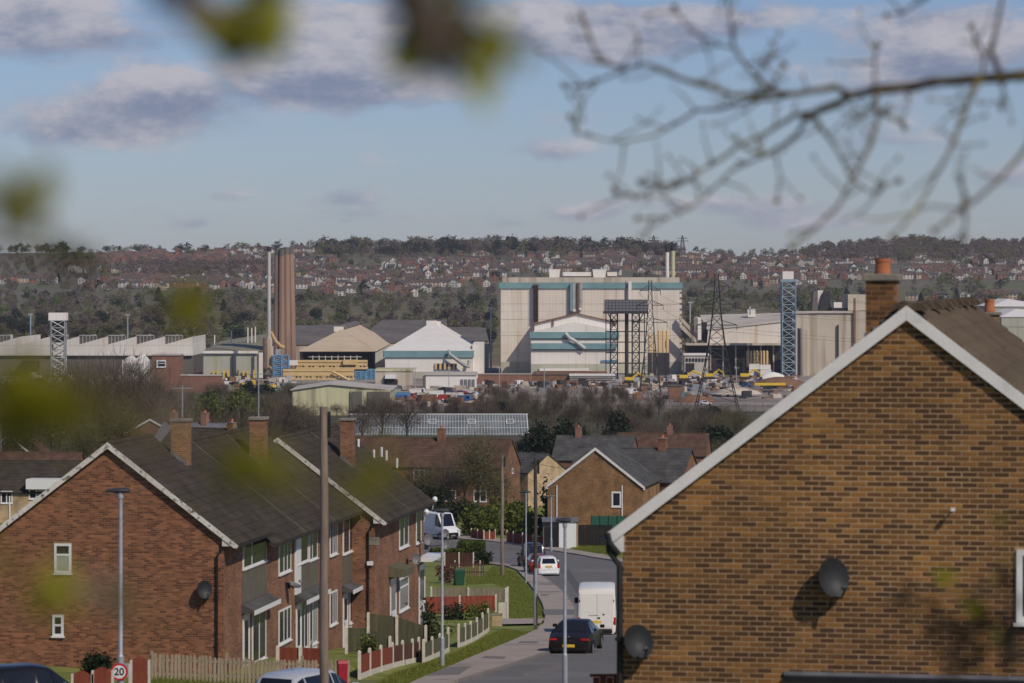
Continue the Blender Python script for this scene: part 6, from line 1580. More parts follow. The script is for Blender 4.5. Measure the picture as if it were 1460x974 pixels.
    for px in (303, 309, 318, 324, 338, 346, 352, 361): wb(r, 'column', px, px + 2.2, 528, 541, 1388.8, .7, M['yellow'])
    for px, t in ((306, 477.5), (330, 471.5), (353.5, 467), (359, 467.5), (364, 466)): wb(r, 'vent_pipe', px - .8, px + .8, t, 492, 1420, .5, M['clad_white'])
    for px in (331, 361): wb(r, 'post', px, px + 1.6, 505.5, 541, 1389.2, .5, M['steel_dark'])
glass_sheds()
def stacks():
    Y = 1385; s = Y / F
    r = wroot('brick_flues', 'tall cluster of red brown brick flues', 'chimney', 406, Y)
    for k, (p0, p1, w, t, dy) in enumerate(((395.5, 394.5, 4.2, 355.5, 0), (402.0, 401.8, 4.3, 356.5, -1.4), (408.5, 409.5, 4.5, 353.5, -1.2), (414.5, 417.5, 4.6, 353.5, .4), (405, 406, 7, 354.5, 2.4))):
        a = P(p1, 532, Y + dy); b = P(p0, t, Y + dy); MB().tube([(a.x, a.y, r.location.z - 1), b], [w * s * 1.2, w * s * .92], 8).build('flue', M['flue_brick'], r, world=True)
        MB().tube([b - Vector((0, 0, 2.6)), b + Vector((0, 0, .3))], [w * s * .97, w * s * .95], 8).build('cap', M['sheet_dark'], r, world=True)
    Y = 1370; s = Y / F; r = wroot('steel_stack', 'slender rusty steel stack beside the brick flues', 'chimney', 383.5, Y); x = (383.6 - 730) * s
    z = lambda py: (400 - py) * s
    MB().tube([(x, Y, r.location.z - 1), (x, Y, z(484)), (x, Y, z(480))], [1.25, 1.25, .8], 12).build('base', M['steel_rusty'], r, world=True, smooth=True)
    MB().tube([(x, Y, z(480)), (x, Y, z(358))], [.8, .72], 10).build('shaft', M['steel_rusty'], r, world=True, smooth=True); MB().tube([(x, Y, z(358.5)), (x, Y, z(352))], [.85, .9], 10).build('cap', M['steel_dark'], r, world=True)
    MB().tube([(x - 1.7, Y, r.location.z), (x - 1.7, Y, z(482))], .8, 8).build('feed_pipe', M['rust'], r, world=True, smooth=True)
    q = [P(386, 474, Y), P(392, 486, Y + 2), P(400, 494, Y + 4), P(404, 495, Y + 6)]; MB().tube(q, .8, 8).build('inlet_duct', M['crane_yellow'], r, world=True, smooth=True)
stacks()
def crane():
    Y = 1360; s = Y / F; r = wroot('gantry_crane', 'yellow gantry crane on blue legs before the open tan shed', 'crane', 463, Y)
    def girder(nm, px0, px1, t, b, dy):
        mb = MB(); y = Y + dy; A = lambda px, py, o=0: P(px, py, y + o); th = .45
        for py in (t, b): 
            a, c = A(px0, py), A(px1, py); mb.box(a.x, c.x, y, y + 1.2, a.z - th, a.z + th)
        n = int((px1 - px0) / 7)
        for i in range(n):
            x0 = px0 + (px1 - px0) * i / n; x1 = px0 + (px1 - px0) * (i + 1) / n
            mb.tube([A(x0, t if i % 2 else b, .6), A(x1, b if i % 2 else t, .6)], .35, 4); mb.tube([A(x0, t, .6), A(x0, b, .6)], .28, 4)
        mb.box(A(px0, t).x, A(px1, t).x, y + .3, y + .8, A(0, (t + b) / 2 + 1.5).z, A(0, t + 1).z)
        mb.build(nm, M['crane_yellow'], r, world=True)
    girder('girder', 422, 524, 515, 525, 6); girder('girder', 403.5, 505, 528, 541, 0)
    wb(r, 'trolley', 489, 508, 513, 520, Y + 5, 3, M['crane_yellow'])
    mb = MB()
    for px in np.arange(446, 518, 9): a = P(px, 515, Y + 6.6); mb.box(a.x - .12, a.x + .12, a.y, a.y + .2, a.z, a.z + 2.2)
    a, b = P(440, 509, Y + 6.6), P(516, 509, Y + 6.6); mb.box(a.x, b.x, a.y - .1, a.y + .1, a.z - .1, a.z + .1); mb.build('handrail', M['clad_white'], r, world=True)
    a, b = P(474, 530, Y - 1), P(503, 545, Y - 1); MB().tube([a, b], .5, 4).build('chute', M['crane_yellow'], r, world=True)
    for px0, px1, t, dy in ((390, 411, 507, 4), (401, 424, 531, 1), (506, 520, 530, 2), (522, 534, 527, 7)):
        lg = MB(); y = Y + dy; n = 4; bt = fpy(px0, y) + 1
        for i in range(n):
            t0 = t + (bt - t) * i / n; t1 = t + (bt - t) * (i + 1) / n; lo, hi = P(px0, t1, y), P(px1, t0, y)
            for q in ([(lo.x, y, lo.z), (hi.x, y, hi.z)], [(lo.x, y, hi.z), (hi.x, y, lo.z)], [(lo.x, y, hi.z), (hi.x, y, hi.z)]): lg.tube(q, .3, 4)
            for xx in (lo.x, (lo.x + hi.x) / 2, hi.x): lg.tube([(xx, y, lo.z), (xx, y, hi.z)], .5, 4)
        lg.build('leg', M['steel_blue'], r, world=True)
    wb(r, 'cabin', 393, 400, 498, 507, Y + 5, 3, M['duct']); wb(r, 'machine_house', 409, 424, 514, 521, Y + 4, 5, M['clad_white']); wb(r, 'counterweight', 402, 410.5, 548, 562, Y - 1, 3, M['rust'])
crane()
def saw_tooth():
    Y = 1420; r = wroot('saw_tooth_factory', 'long white factory with a saw tooth roof at the left', 'industrial building', 130, Y)
    wb(r, 'wall', -60, 275, 492.5, 507, Y, 60, M['clad_white']); wb(r, 'base', -60, 275, 507.2, 545, Y + 1.5, 58, M['sheet_dark'])
    xs = [-52.7, -11.5, 29.5, 70.8, 111.7, 152.7, 193.5, 234, 274.5]
    for i in range(1, 9):
        a, b = xs[i - 1] + .6, xs[i]; ppoly([(a, 492.3), (b, 492.3), (b, 480), (a, 491.4)], Y, 60).build('roof_bay', M['clad_white'], r, world=True, recalc=True)
        if i < 8 and i != 2:
            m = MB(); y = Y + 3; p, q = P(b + 1.2, 488, y), P(b + 26, 477.5, y)
            m.box(p.x, q.x, y, y + .3, q.z - .4, q.z); 
            for k in range(6): x = p.x + (q.x - p.x) * k / 5; m.box(x - .15, x + .15, y, y + .3, p.z - 2, q.z - .402)
            m.build('rooflight_frame', M['duct'], r, world=True); p2 = P(b + 1.2, 491, y + .5); MB().box(p2.x, q.x, y + .5, y + .6, p2.z, q.z - .5).build('rooflight', M['sheet_dark'], r, world=True)
    r = wroot('hoist_tower', 'white boxed hoist tower on dark legs above the saw tooth roof', 'tower', 82, 1400); s = 1400 / F
    wb(r, 'cabin', 69, 94.5, 446, 457, 1397, 6, M['clad_white']); x = (83.5 - 730) * s; lattice(MB(), (x, 1400, r.location.z - 1), (400 - 457) * s - r.location.z + 1, 5.6, 5.6, 8, .3).build('frame', M['duct'], r, world=True); wb(r, 'shaft', 75, 91, 457.2, 488, 1399, 3, M['steel_dark'])
    for px, t, lb in ((43.5, 449, 'slender lamp mast at the far left of the saw tooth roof'), (182, 450, 'slender lamp mast over the middle of the saw tooth roof'), (700, 440, 'tall green mast left of the furnace house'), (984, 432, 'pale mast right of the furnace house')):
        q = wroot('mast', lb, 'mast', px, 1470); x = (px - 730) / F * 1470; zt = (400 - t) / F * 1470
        MB().tube([(x, 1470, q.location.z - 1), (x, 1470, zt)], [.4, .3], 6).build('pole', M['steel_pale_blue'] if px < 900 else M['duct'], q, world=True); MB().box(x - 1.0, x + 1.0, 1469.6, 1470.4, zt + .01, zt + .5).build('lamp_bar', M['duct'], q, world=True)
saw_tooth()
def low_works():
    r = wroot('brick_office', 'square red brick works building with one white framed window', 'building', 237, 1200)
    wb(r, 'wall', 217, 256, 507, 572, 1200, 14, M['far_brick']); wb(r, 'roof', 216, 257, 505.5, 506.9, 1199.6, 14.6, M['sheet_pale'])
    w = wb(r, 'window', 223, 236.5, 513.5, 524.5, 1199.6, .35, M['upvc']); wb(r, 'pane', 225.5, 235.5, 518.6, 522, 1199.45, .1, M['glass'], w); wb(r, 'pane', 225.5, 235.5, 515.4, 517.2, 1199.45, .1, M['glass'], w)
    r = wroot('works_wall', 'long low red brick works wall right of the brick office', 'wall', 286, 1190); wb(r, 'brickwork', 257.5, 316, 536, 570, 1190, 1.2, M['far_brick']); wb(r, 'coping', 257.3, 316.5, 533.8, 535.9, 1189.8, 1.6, M['sheet_pale'])
    r = wroot('works_wall', 'long orange red brick works wall below the furnace house', 'wall', 720, 1300); wb(r, 'brickwork', 681, 757, 534, 556, 1300, 1, M['far_brick']); wb(r, 'coping', 680.5, 757.5, 532.6, 533.9, 1299.7, 1.6, M['sheet_pale'])
    r = wroot('works_wall', 'dark red brick works wall under the lower white wing', 'wall', 780, 1310); wb(r, 'brickwork', 757.8, 812, 534.5, 552, 1310, 1, M['rust']); wb(r, 'coping', 757.8, 812, 533, 534.4, 1309.7, 1.6, M['sheet_dark'])
    r = wroot('low_store', 'low pale clad store between the dark works wall and the water tower', 'building', 843, 1305); wb(r, 'wall', 812.5, 876, 536, 553, 1305, 12, M['sheet_pale']); wb(r, 'roof', 811.5, 877, 534, 535.9, 1304.6, 12.8, M['sheet_white'])
    for k in range(5): wb(r, 'rail', 813, 875, 538.5 + k * 3, 539.3 + k * 3, 1304.7, .2, M['steel_dark'])
    r, *_ = shed('pale yellow stained shed with dark doors below the gantry crane', 417, 557, 556, 548.5, 960, 34, M['sheet_pale'], M['clad_yellow'], ridge_px=470, ov=.6)
    wb(r, 'annex_front', 500, 557.5, 556.5, 596, 959.2, .7, M['clad_yellow'])
    for a, b in ((502, 516), (524, 556)): wb(r, 'door', a, b, 558.5, 590, 958.8, .35, M['sheet_dark'])
    r = wroot('store_shed', 'long white store with a blue base under the teal banded shed', 'building', 640, 1240); wb(r, 'wall', 604, 679, 535, 562, 1240, 20, M['sheet_white']); wb(r, 'roof', 603, 680, 532, 534.9, 1239.5, 21, M['sheet_pale']); wb(r, 'blue_base', 616, 662, 557.5, 561.5, 1239.4, .5, M['steel_blue'])
    for k in range(4): wb(r, 'door', 657 + k * 5.4, 660.5 + k * 5.4, 541, 560, 1239.6, .35, M['lead'])
    wb(r, 'end_door', 602.6, 607, 536.5, 561, 1239.5, .4, M['sheet_dark'])
    r = wroot('store_shed', 'grey flat roofed store with a dark doorway beside the gantry crane', 'building', 562, 1290); wb(r, 'wall', 535, 587, 529.5, 565, 1290, 24, M['concrete_old']); wb(r, 'roof', 534.5, 588, 526.5, 529.4, 1289.6, 25, M['clad_yellow']); wb(r, 'door', 547, 567, 541, 560, 1289.6, .35, M['interior']); wb(r, 'canopy', 549, 564, 534, 540, 1288, 1.9, M['upvc'])
    for k, (a, b, t) in enumerate(((174, 191, 508), (190, 208, 506))):
        r = wroot('tent_store', ('left', 'right')[k] + ' one of two white pitched canopy roofs by the brick office', 'tent', (a + b) / 2, 1260 + 20 * k); Y = 1260 + 20 * k
        ppoly([(a, 545), (b, 545), (b, 515), ((a + b) / 2 + 2, t), (a, 514)], Y, 14).build('cover', M['sheet_white'], r, world=True, recalc=True); wb(r, 'door', a + 3, b - 4, 518, 540, Y - .2, .18, M['duct'])
    r = wroot('hut', 'orange brick hut with a blue door in the yard right of the pylon', 'hut', 966, 1120); wb(r, 'wall', 953, 972, 551, 574, 1120, 6, M['far_brick']); wb(r, 'roof', 952.5, 972.5, 549.5, 550.9, 1119.7, 6.6, M['sheet_dark']); wb(r, 'door', 973, 977, 559, 574, 1121, 1, M['steel_blue'])
    r = wroot('low_building', 'low white building with a row of windows under the conveyors', 'building', 992, 1400); wb(r, 'wall', 976, 1010, 507, 540, 1400, 14, M['sheet_pale']); wb(r, 'roof', 975, 1011, 504.5, 506.9, 1399.5, 15, M['sheet_white'])
    for k in range(7): wb(r, 'window', 978 + k * 4.5, 980.8 + k * 4.5, 511, 515.5, 1399.7, .28, M['glass'])
    wb(r, 'door', 978, 990, 518, 530, 1399.7, .28, M['interior'])
    # white roofed sheds past the near roof
    for k, (a, b, e, rd, Y, lb) in enumerate(((1415, 1500, 437, 427, 1900, 'distant white roofed warehouse at the right edge, farther of two'), (1428, 1520, 452, 441, 1750, 'distant white roofed warehouse at the right edge, nearer of two'))):
        shed(lb, a, b, e, rd, Y, 60, M['sheet_white'], M['clad_grey'], group=None, ridge_px=a + 30, hip=20)
low_works()
def greenhouse():
    Y = 800; s = Y / F; r = wroot('greenhouse', 'long glasshouse with white glazing bars above the red roofed terrace', 'greenhouse', 625, Y); x0, x1 = (497 - 730) * s, (753 - 730) * s; z1 = (400 - 592.5) * s; z0 = (400 - 619) * s; D = 4.5; zg = r.location.z
    g = MB(); g.add([(x0, Y, z0), (x1, Y, z0), (x1 - .4, Y + D, z1), (x0 + .4, Y + D, z1)], [(0, 1, 2, 3)]); g.add([(x0, Y, zg - 1), (x1, Y, zg - 1), (x1, Y, z0), (x0, Y, z0)], [(0, 1, 2, 3)])
    g.add([(x1, Y, zg - 1), (x1, Y + 2 * D, zg - 1), (x1, Y + 2 * D, z0), (x1 - .4, Y + D, z1), (x1, Y, z0)], [(0, 1, 2, 3, 4)]); g.add([(x0, Y + 2 * D, z0), (x1, Y + 2 * D, z0), (x1 - .4, Y + D, z1), (x0 + .4, Y + D, z1)], [(3, 2, 1, 0)])
    g.build('glazing', mat('greenhouse_glass', (.10, .115, .115), (.19, .21, .21), .25, .15, spec=.6), r, world=True)
    mb = MB(); n = 62
    for i in range(n + 1):
        t = i / n; a = Vector((x0 + (x1 - x0) * t, Y - .03, z0 + .03)); b = Vector((x0 + .4 + (x1 - x0 - .8) * t, Y + D, z1 + .05)); mb.tube([a, b], .036, 4, 0, False); mb.box(a.x - .04, a.x + .04, Y - .06, Y - .005, zg, z0)
    for q in (.0, .33, .66): p = Vector((0, Y, z0)).lerp(Vector((0, Y + D, z1)), q); mb.box(x0, x1, p.y - .08, p.y - .02, p.z - .02, p.z + .07)
    mb.build('glazing_bar', M['upvc'], r, world=True); MB().box(x0, x1, Y + D - .15, Y + D + .15, z1 + .06, z1 + .25).build('ridge', M['upvc'], r, world=True); MB().tube([(x1 + .03, Y, z0), (x1 - .35, Y + D, z1 + .1)], .13, 4).build('verge', M['upvc'], r, world=True)
    for px in (616, 672, 727):
        f = MB(); c = Vector(((px - 730) * s, Y + D * .62 - .12, z0 + (z1 - z0) * .66)); dx = .85; du = Vector((0, D, z1 - z0)).normalized() * .65
        q = [c - Vector((dx, 0, 0)) - du, c + Vector((dx, 0, 0)) - du, c + Vector((dx, 0, 0)) + du, c - Vector((dx, 0, 0)) + du]
        for i in range(4): f.tube([q[i], q[(i + 1) % 4]], .09, 4)
        f.build('roof_vent', M['upvc'], r, world=True)
greenhouse()
# vehicles, containers and machines in the yard
def yard_things():
    def container(lb, px, py, Y, m, l=6, grp='containers in the works yard'):
        p = P(px, py, Y); r = T('container', lb, 'container', (p.x, Y, p.z), 0, grp)
        mb = MB(); n = 12
        mb.box(-l / 2, l / 2, 0, 2.4, 0, 2.6)
        for i in range(n): x = -l / 2 + .2 + (l - .4) * i / n; mb.box(x, x + .2, -.05, -.003, .15, 2.45)
        mb.build('shell', m, r); MB().box(-l / 2 - .03, l / 2 + .03, -.08, 2.45, 2.603, 2.7).build('roof', M['sheet_pale'], r)
    Cc = [('sheet_white', 'white'), ('steel_blue', 'blue'), ('rust', 'rusty'), ('duct', 'grey')]
    for px, py, Y, c in ((1076, 528, 1400, 0), (1091, 529, 1395, 0), (1076, 536, 1398, 0), (1092, 536, 1393, 0)): container('white container stacked beneath the row of yellow tanks', px, py, Y, M['sheet_white'], 4.5, 'white containers below the yellow tanks')
    for px, py, Y, c in ((592, 566, 1130, 0), (575, 570, 1100, 1), (622, 568, 1120, 0), (560, 566, 1140, 3), (612, 574, 1080, 2), (648, 571, 1110, 0)): container(Cc[c][1] + ' container in the cluttered yard between the stores and the brown trees', px, py, Y, M[Cc[c][0]], random.uniform(4, 6), Cc[c][1] + ' yard containers')
    def machine(lb, px, py, Y, arm):
        p = P(px, py, Y); r = T('digger', lb, 'digger', (p.x, Y, p.z))
        MB().box(-1.9, 1.9, -1.3, 1.3, 0, .9).build('tracks', M['steel_dark'], r, bevel=.2); MB().box(-1.7, 1.5, -1.2, 1.2, 1.0, 2.2).build('body', M['yellow'], r, bevel=.1); MB().box(-.2, 1.3, -1.1, .2, 2.21, 3.3).build('cab', M['car_glass'], r)
        MB().tube([(1.2, 0, 1.9), (3.4, 0, 3.6), (5.6 * arm, 0, 2.4), (5.8 * arm, 0, .7)], [.4, .38, .3, .22], 5).build('boom', M['yellow'], r); MB().box(5.3 * arm, 6.4 * arm, -.6, .6, .1, .9).build('bucket', M['steel_dark'], r)
    for lb, px, py, Y, a in (('yellow digger beneath the water tower', 897, 546, 1270, 1), ('yellow digger left of the wide pylon', 975, 543, 1250, 1.2), ('yellow digger just behind the wide pylon', 1012, 541, 1255, .9), ('yellow digger below the hall canopy', 1062, 541, 1240, 1)): machine(lb, px, py, Y, a)
    p0 = P(1080, 552, 1200); r = T('conveyor_boom', 'long yellow boom lying across the gravel yard', 'boom', p0); MB().box(-1, 10, -.4, .4, .6, 1.5).build('boom', M['yellow'], r); MB().box(1, 3, -.8, .8, 0, .59).build('carriage', M['steel_dark'], r)
    def heap(lb, px, py, Y, w, h, m):
        p = P(px, py, Y); vs = []; n = 14
        for k, (q, zz) in enumerate(((1, 0), (.72, .5), (.4, .85), (.1, 1))): vs += [(w * q * math.cos(6.283 * j / n) * (1 + .12 * math.sin(j * 2.3 + k)), w * .6 * q * math.sin(6.283 * j / n), h * zz * (1 + .06 * math.sin(j * 3.1))) for j in range(n)]
        fs = [(k * n + j, k * n + (j + 1) % n, (k + 1) * n + (j + 1) % n, (k + 1) * n + j) for k in range(3) for j in range(n)] + [tuple(3 * n + j for j in range(n))]
        o = MB().add(vs, fs).build('spoil_heap', m, None, smooth=True); o.location = p; tag(o, lb, 'heap')
    heap('white heap of crushed glass at the foot of the pale blue tower', 1101, 540, 1340, 6, 2.6, M['sheet_white']); heap('long brown heap at the right of the gravel yard', 1110, 549, 1250, 11, 3, M['rust']); heap('reddish heap beside the orange brick hut', 990, 573, 1090, 7, 2.2, M['rust']); heap('grey heap in the middle of the gravel yard', 1050, 562, 1150, 9, 2.4, M['concrete_old'])
    # small parked vans and cars
    vs = {}
    def small(kind, lb, px, py, Y, m, grp, rot):
        key = (kind, m.name)
        if key not in vs:
            mb = MB()
            if kind == 'car': prof = [(-2.1, .3), (2.1, .3), (2.1, .75), (1.2, .9), (.6, 1.42), (-1.1, 1.42), (-1.8, .95), (-2.1, .85)]; wz = [(-.95, .95, .5, 1.36)]
            else: prof = [(-2.5, .35), (2.5, .35), (2.5, 1.05), (1.9, 1.2), (1.4, 2.2), (-2.5, 2.2)]; wz = [(.6, 1.25, 1.5, 1.95)]
            mb.prism(prof, lambda u, z, d: (u, d, z), -.88, .88, 0)
            for u0, z0, u1, z1 in wz: mb.box(u0, u1, -.9, .9, z0, z1, 1)
            for u in (-1.35, 1.35):
                for d in (-.9, .72): mb.tube([(u, d, .33), (u, d + .18, .33)], .33, 8, 1)
            ob = mb.build(kind, [m, M['car_glass']], None, recalc=True); vs[key] = ob.data; bpy.data.objects.remove(ob)
        p = P(px, py, Y); o = bpy.data.objects.new('parked_car' if kind == 'car' else 'parked_van', vs[key]); o.location = (p.x, Y, gz(p.x, Y)); o.rotation_euler = (0, 0, rot); COL.objects.link(o); tag(o, lb, 'car' if kind == 'car' else 'van', grp)
    wh = paint('far_white', (.8, .8, .8)); bl = paint('far_blue', (.05, .12, .3)); dk = paint('far_dark', (.03, .03, .035)); rd = paint('far_red', (.35, .04, .03))
    for k in range(46):
        Yv = random.uniform(1060, 1180) if k % 2 else random.uniform(1300, 1335); px = random.uniform(556, 680) if k % 2 else random.choice([random.uniform(10, 165), random.uniform(890, 1110), random.uniform(700, 755)])
        if 890 < px < 1110: Yv = random.uniform(1150, 1320)
        c, nm = random.choice([(wh, 'white'), (wh, 'white'), (bl, 'blue'), (dk, 'dark'), (rd, 'red')]); kd = random.choice(['car', 'car', 'van'])
        small(kd, 'tiny ' + nm + (' car' if kd == 'car' else ' van') + ' parked in the distant works yard', px, 550, Yv, c, 'distant parked ' + nm + ' ' + kd + 's', random.uniform(-.6, .6))
    a = P(1005, 578, 1030); small('car', 'pale car parked at the foot of the wide pylon', 1005, 574, 1060, wh, None or 'cars by the pylon', .2)
    # yard lamp posts and fence line
    for px in (592, 640, 712, 776, 1050):
        q = wroot('yard_post', 'thin pale post standing in the works yard', 'post', px, 1180, 'thin posts in the works yard'); x = (px - 730) / F * 1180
        MB().tube([(0, 0, 0), (0, 0, 9)], .14, 5).build('pole', M['duct'], q); MB().box(-.9, .9, -.1, .1, 9.01, 9.2).build('head', M['duct'], q)
yard_things()

def yard_debris():
    r = random.Random(11); mb = MB(); ms = [M['sheet_white'], M['rust'], M['concrete_old'], M['steel_dark'], M['yellow'], M['steel_blue'], M['duct'], M['far_brick']]
    for i in range(720):
        px, Y = r.choice([(r.uniform(876, 1135), r.uniform(1120, 1405)), (r.uniform(876, 1135), r.uniform(1220, 1405)), (r.uniform(556, 692), r.uniform(1040, 1235)), (r.uniform(-10, 216), r.uniform(1240, 1400)), (r.uniform(250, 420), r.uniform(1200, 1360)), (r.uniform(690, 880), r.uniform(1240, 1300))])
        X = (px - 730) / F * Y; z = gz(X, Y); w, d, h = r.uniform(.3, 2.2), r.uniform(.3, 1.6), r.uniform(.3, 1.5) * r.choice([1, 1, 1.7]); a = r.uniform(0, 3.1); c, sn = math.cos(a), math.sin(a)
        mb.add([(X + x * c - y * sn, Y + x * sn + y * c, z + q * r.uniform(.8, 1.1)) for q in (-.1, h) for x, y in ((-w, -d), (w, -d), (w, d), (-w, d))], [(4, 5, 6, 7), (0, 1, 5, 4), (1, 2, 6, 5), (2, 3, 7, 6), (3, 0, 4, 7)], r.choices(range(8), [.8, 3, 3.4, 2.8, .12, .1, 2, 1.2])[0])
    stuff(mb.build('debris', ms), 'pallets, scrap and low clutter strewn about the works yard', 'debris')
yard_debris()

# ------------------------------------------------------------------ hillside town
def far_house_meshes():
    out = []
    walls = [('white rendered', mat('render_white', (.60, .56, .51), (.50, .46, .41), .4, .8)), ('red brick', M['far_brick']), ('pale buff', mat('render_buff', (.42, .34, .25), (.50, .41, .31), .4, .85)), ('pinkish brick', mat('brick_pink', (.27, .17, .13), (.34, .22, .17), .4, .9))]
    roofs = [('grey', M['roof_grey']), ('red', mat('roof_tile_red', (.13, .075, .058), (.19, .11, .085), .4, .9)), ('brown', mat('roof_tile_brown', (.085, .062, .05), (.13, .095, .075), .4, .9))]
    combos = [(0, 0, 9, 0), (0, 1, 9, 0), (0, 2, 13, 0), (1, 0, 9, 0), (1, 1, 10, 0), (1, 2, 14, 0), (2, 2, 9, 0), (2, 0, 12, 0), (3, 1, 9, 0), (3, 2, 11, 0), (0, 0, 7, 1), (1, 1, 7, 1), (0, 2, 7, 1), (1, 2, 7, 1)]
    for wi, ri, w, gab in combos:
        mb = MB(); d = 8; h = 5.2; rp = 3.0
        if not gab:
            mb.box(-w / 2, w / 2, -d / 2, d / 2, -4, h, 0); o = .35
            for s in (-1, 1): mb.add([(-w / 2 - o, s * (d / 2 + o), h - .2), (w / 2 + o, s * (d / 2 + o), h - .2), (w / 2 + o, 0, h + rp), (-w / 2 - o, 0, h + rp)], [(0, 1, 2, 3)], 1)
            for s in (-1, 1): mb.add([(s * w / 2, -d / 2, h), (s * w / 2, d / 2, h), (s * w / 2, 0, h + rp - .15)], [(0, 1, 2)], 0)
            for k in range(max(2, w // 4)):
                x = -w / 2 + (k + .5) * w / max(2, w // 4)
                for z in (.9, 3.4): mb.box(x - .75, x + .75, -d / 2 - .05, -d / 2 + .1, z, z + 1.25, 2)
            mb.box(-w / 2 + .3, -w / 2 + 1.1, -.5, .5, h + rp - .8, h + rp + 1.1, 3); 
            if w > 9: mb.box(w / 2 - 1.1, w / 2 - .3, -.5, .5, h + rp - .8, h + rp + 1.1, 3)
        else:
            w2 = 8; mb.box(-w2 / 2, w2 / 2, -5, 5, -4, h, 0); o = .35
            for s in (-1, 1): mb.add([(s * (w2 / 2 + o), -5 - o, h - .2), (s * (w2 / 2 + o), 5 + o, h - .2), (0, 5 + o, h + 3.2), (0, -5 - o, h + 3.2)], [(0, 1, 2, 3)], 1)
            mb.add([(-w2 / 2, -5, h), (w2 / 2, -5, h), (0, -5, h + 3.0)], [(0, 1, 2)], 0)
            for x in (-1.8, 1.8):
                for z in (.9, 3.4): mb.box(x - .7, x + .7, -5.05, -4.9, z, z + 1.25, 2)
            mb.box(-.5, .5, 1, 1.8, h + 2.6, h + 4.3, 3)
        ob = mb.build('far_house', [walls[wi][1], roofs[ri][1], M['glass'], M['far_brick']], None, recalc=True); me = ob.data; bpy.data.objects.remove(ob)
        lb = ('gable fronted ' if gab else ('long ' if w > 10 else 'small ')) + walls[wi][0] + ' house with a ' + roofs[ri][0] + ' roof on the far hillside'
        out.append((me, lb, 'hillside houses: ' + ('gable ' if gab else ('long ' if w > 10 else '')) + walls[wi][0] + ', ' + roofs[ri][0] + ' roof', wi))
    return out
FH = far_house_meshes()
def blocked(px, py):
    return (706 < px < 978 and py > 398) or (388 < px < 424 and py > 352) or (1232 < px < 1290 and py > 370) or (px > 1285 and py > 425 - 0 * px and px < 1400) or (1130 < px < 1240 and py > 440)
TOWN = []          # (x, y) taken
def over(px):
    for lim, w in ((140, 'at the far left'), (262, 'left of the brick flues'), (420, 'around the brick flues'), (560, 'just right of the brick flues'), (710, 'left of the furnace house'), (845, 'above the furnace house left half'), (975, 'above the furnace house right half'), (1115, 'left of the pale blue tower'), (1240, 'right of the pale blue tower')):
        if px < lim: return w
    return 'behind the near chimney and roof'
def town():
    # streets run along the contours: distance, from px, to px, how closely built
    rows = [(2330, 1300, 1460, .6), (2380, 395, 600, .5), (2440, 385, 620, .7), (2500, 120, 470, .5), (2540, 175, 700, .85), (2560, 860, 1240, .35), (2600, 0, 330, .8), (2640, 180, 710, .9), (2680, 970, 1470, .75), (2740, 290, 720, .9), (2790, 880, 1470, .9), (2840, 100, 900, .75),
            (2880, 960, 1470, .9), (2930, 400, 930, .85), (2980, 90, 460, .85), (2990, 880, 1470, .8), (3030, 560, 1000, .7), (3070, 140, 480, .85), (3100, 860, 1420, .7), (3150, 120, 440, .85), (3170, 640, 960, .55), (3220, 850, 1200, .5), (3240, 160, 440, .8), (3320, 200, 440, .7), (3300, 300, 460, .6)]
    cand = []
    rows = rows + [(Y + 19, a + 6, b - 6, d * .85) for (Y, a, b, d) in rows] + [(Y + 38, a + 3, b - 9, d * .7) for (Y, a, b, d) in rows]
    for (Y, a, b, dens) in rows:
        px = a
        while px < b:
            step = random.uniform(6.6, 9.6) * F / Y; g = .5 + .5 * math.sin(px * .021 + Y * .013) 
            if random.random() < dens * (.55 + .6 * g):
                Yj = Y + random.uniform(-9, 9); X = (px - 730) / F * Yj; z = gz(X, Yj); py = 400 - (z + 4) * F / Yj
                if not blocked(px, py): cand.append((X, Yj, z, px))
            px += step
    cand.sort(key=lambda c: c[1]); bias = [.5, .2, .2, .2]
    parts_v = []; parts_f = []; parts_m = []; nb = 0
    for i, (X, Y, z, px) in enumerate(cand):
        TOWN.append((X, Y)); wsel = random.choices(range(len(FH)), [4.2, .5, 2.8, 2.8, .9, 2.4, 2, 2.0, .8, 2.0, 2.6, .6, 2.2, 1.6])[0]
        if px < 330 and Y > 2950: wsel = random.choice([3, 4, 5, 8, 9, 11, 13, 4, 8])
        me, lb, grp, _ = FH[wsel]; rot = random.choice([0, 0, 0, .15, -.2, .35, -.35, 1.2]) + random.uniform(-.08, .08)
        if i < 300:
            o = bpy.data.objects.new('far_house', me); o.location = (X, Y, z); o.rotation_euler = (0, 0, rot); o.scale = (.66, .66, .66); COL.objects.link(o); lb2 = lb.replace('on the far hillside', over(px)); tag(o, lb2, 'house', grp + ', ' + over(px))
        else:
            c, s = math.cos(rot), math.sin(rot); b = len(parts_v)
            parts_v += [(X + .66 * (v.co.x * c - v.co.y * s), Y + .66 * (v.co.x * s + v.co.y * c), z + .66 * v.co.z) for v in me.vertices]
            parts_f += [tuple(b + q for q in p.vertices) for p in me.polygons]
            base = {0: 0, 1: 1, 2: 2, 3: 3}; parts_m.append((len(me.polygons), me))
    if parts_v:
        me2 = bpy.data.meshes.new('upper_town'); me2.from_pydata(parts_v, [], parts_f); names = []
        mi = []
        for n, me in parts_m:
            loc = []
            for mt in me.materials:
                if mt not in names: names.append(mt); me2.materials.append(mt)
                loc.append(names.index(mt))
            mi += [loc[p.material_index] for p in me.polygons]
        me2.polygons.foreach_set('material_index', mi); me2.update(); o = bpy.data.objects.new('distant_houses', me2); COL.objects.link(o); stuff(o, 'crowded brick and white houses high on the far hillside', 'houses')
    print('houses', len(cand))
town()
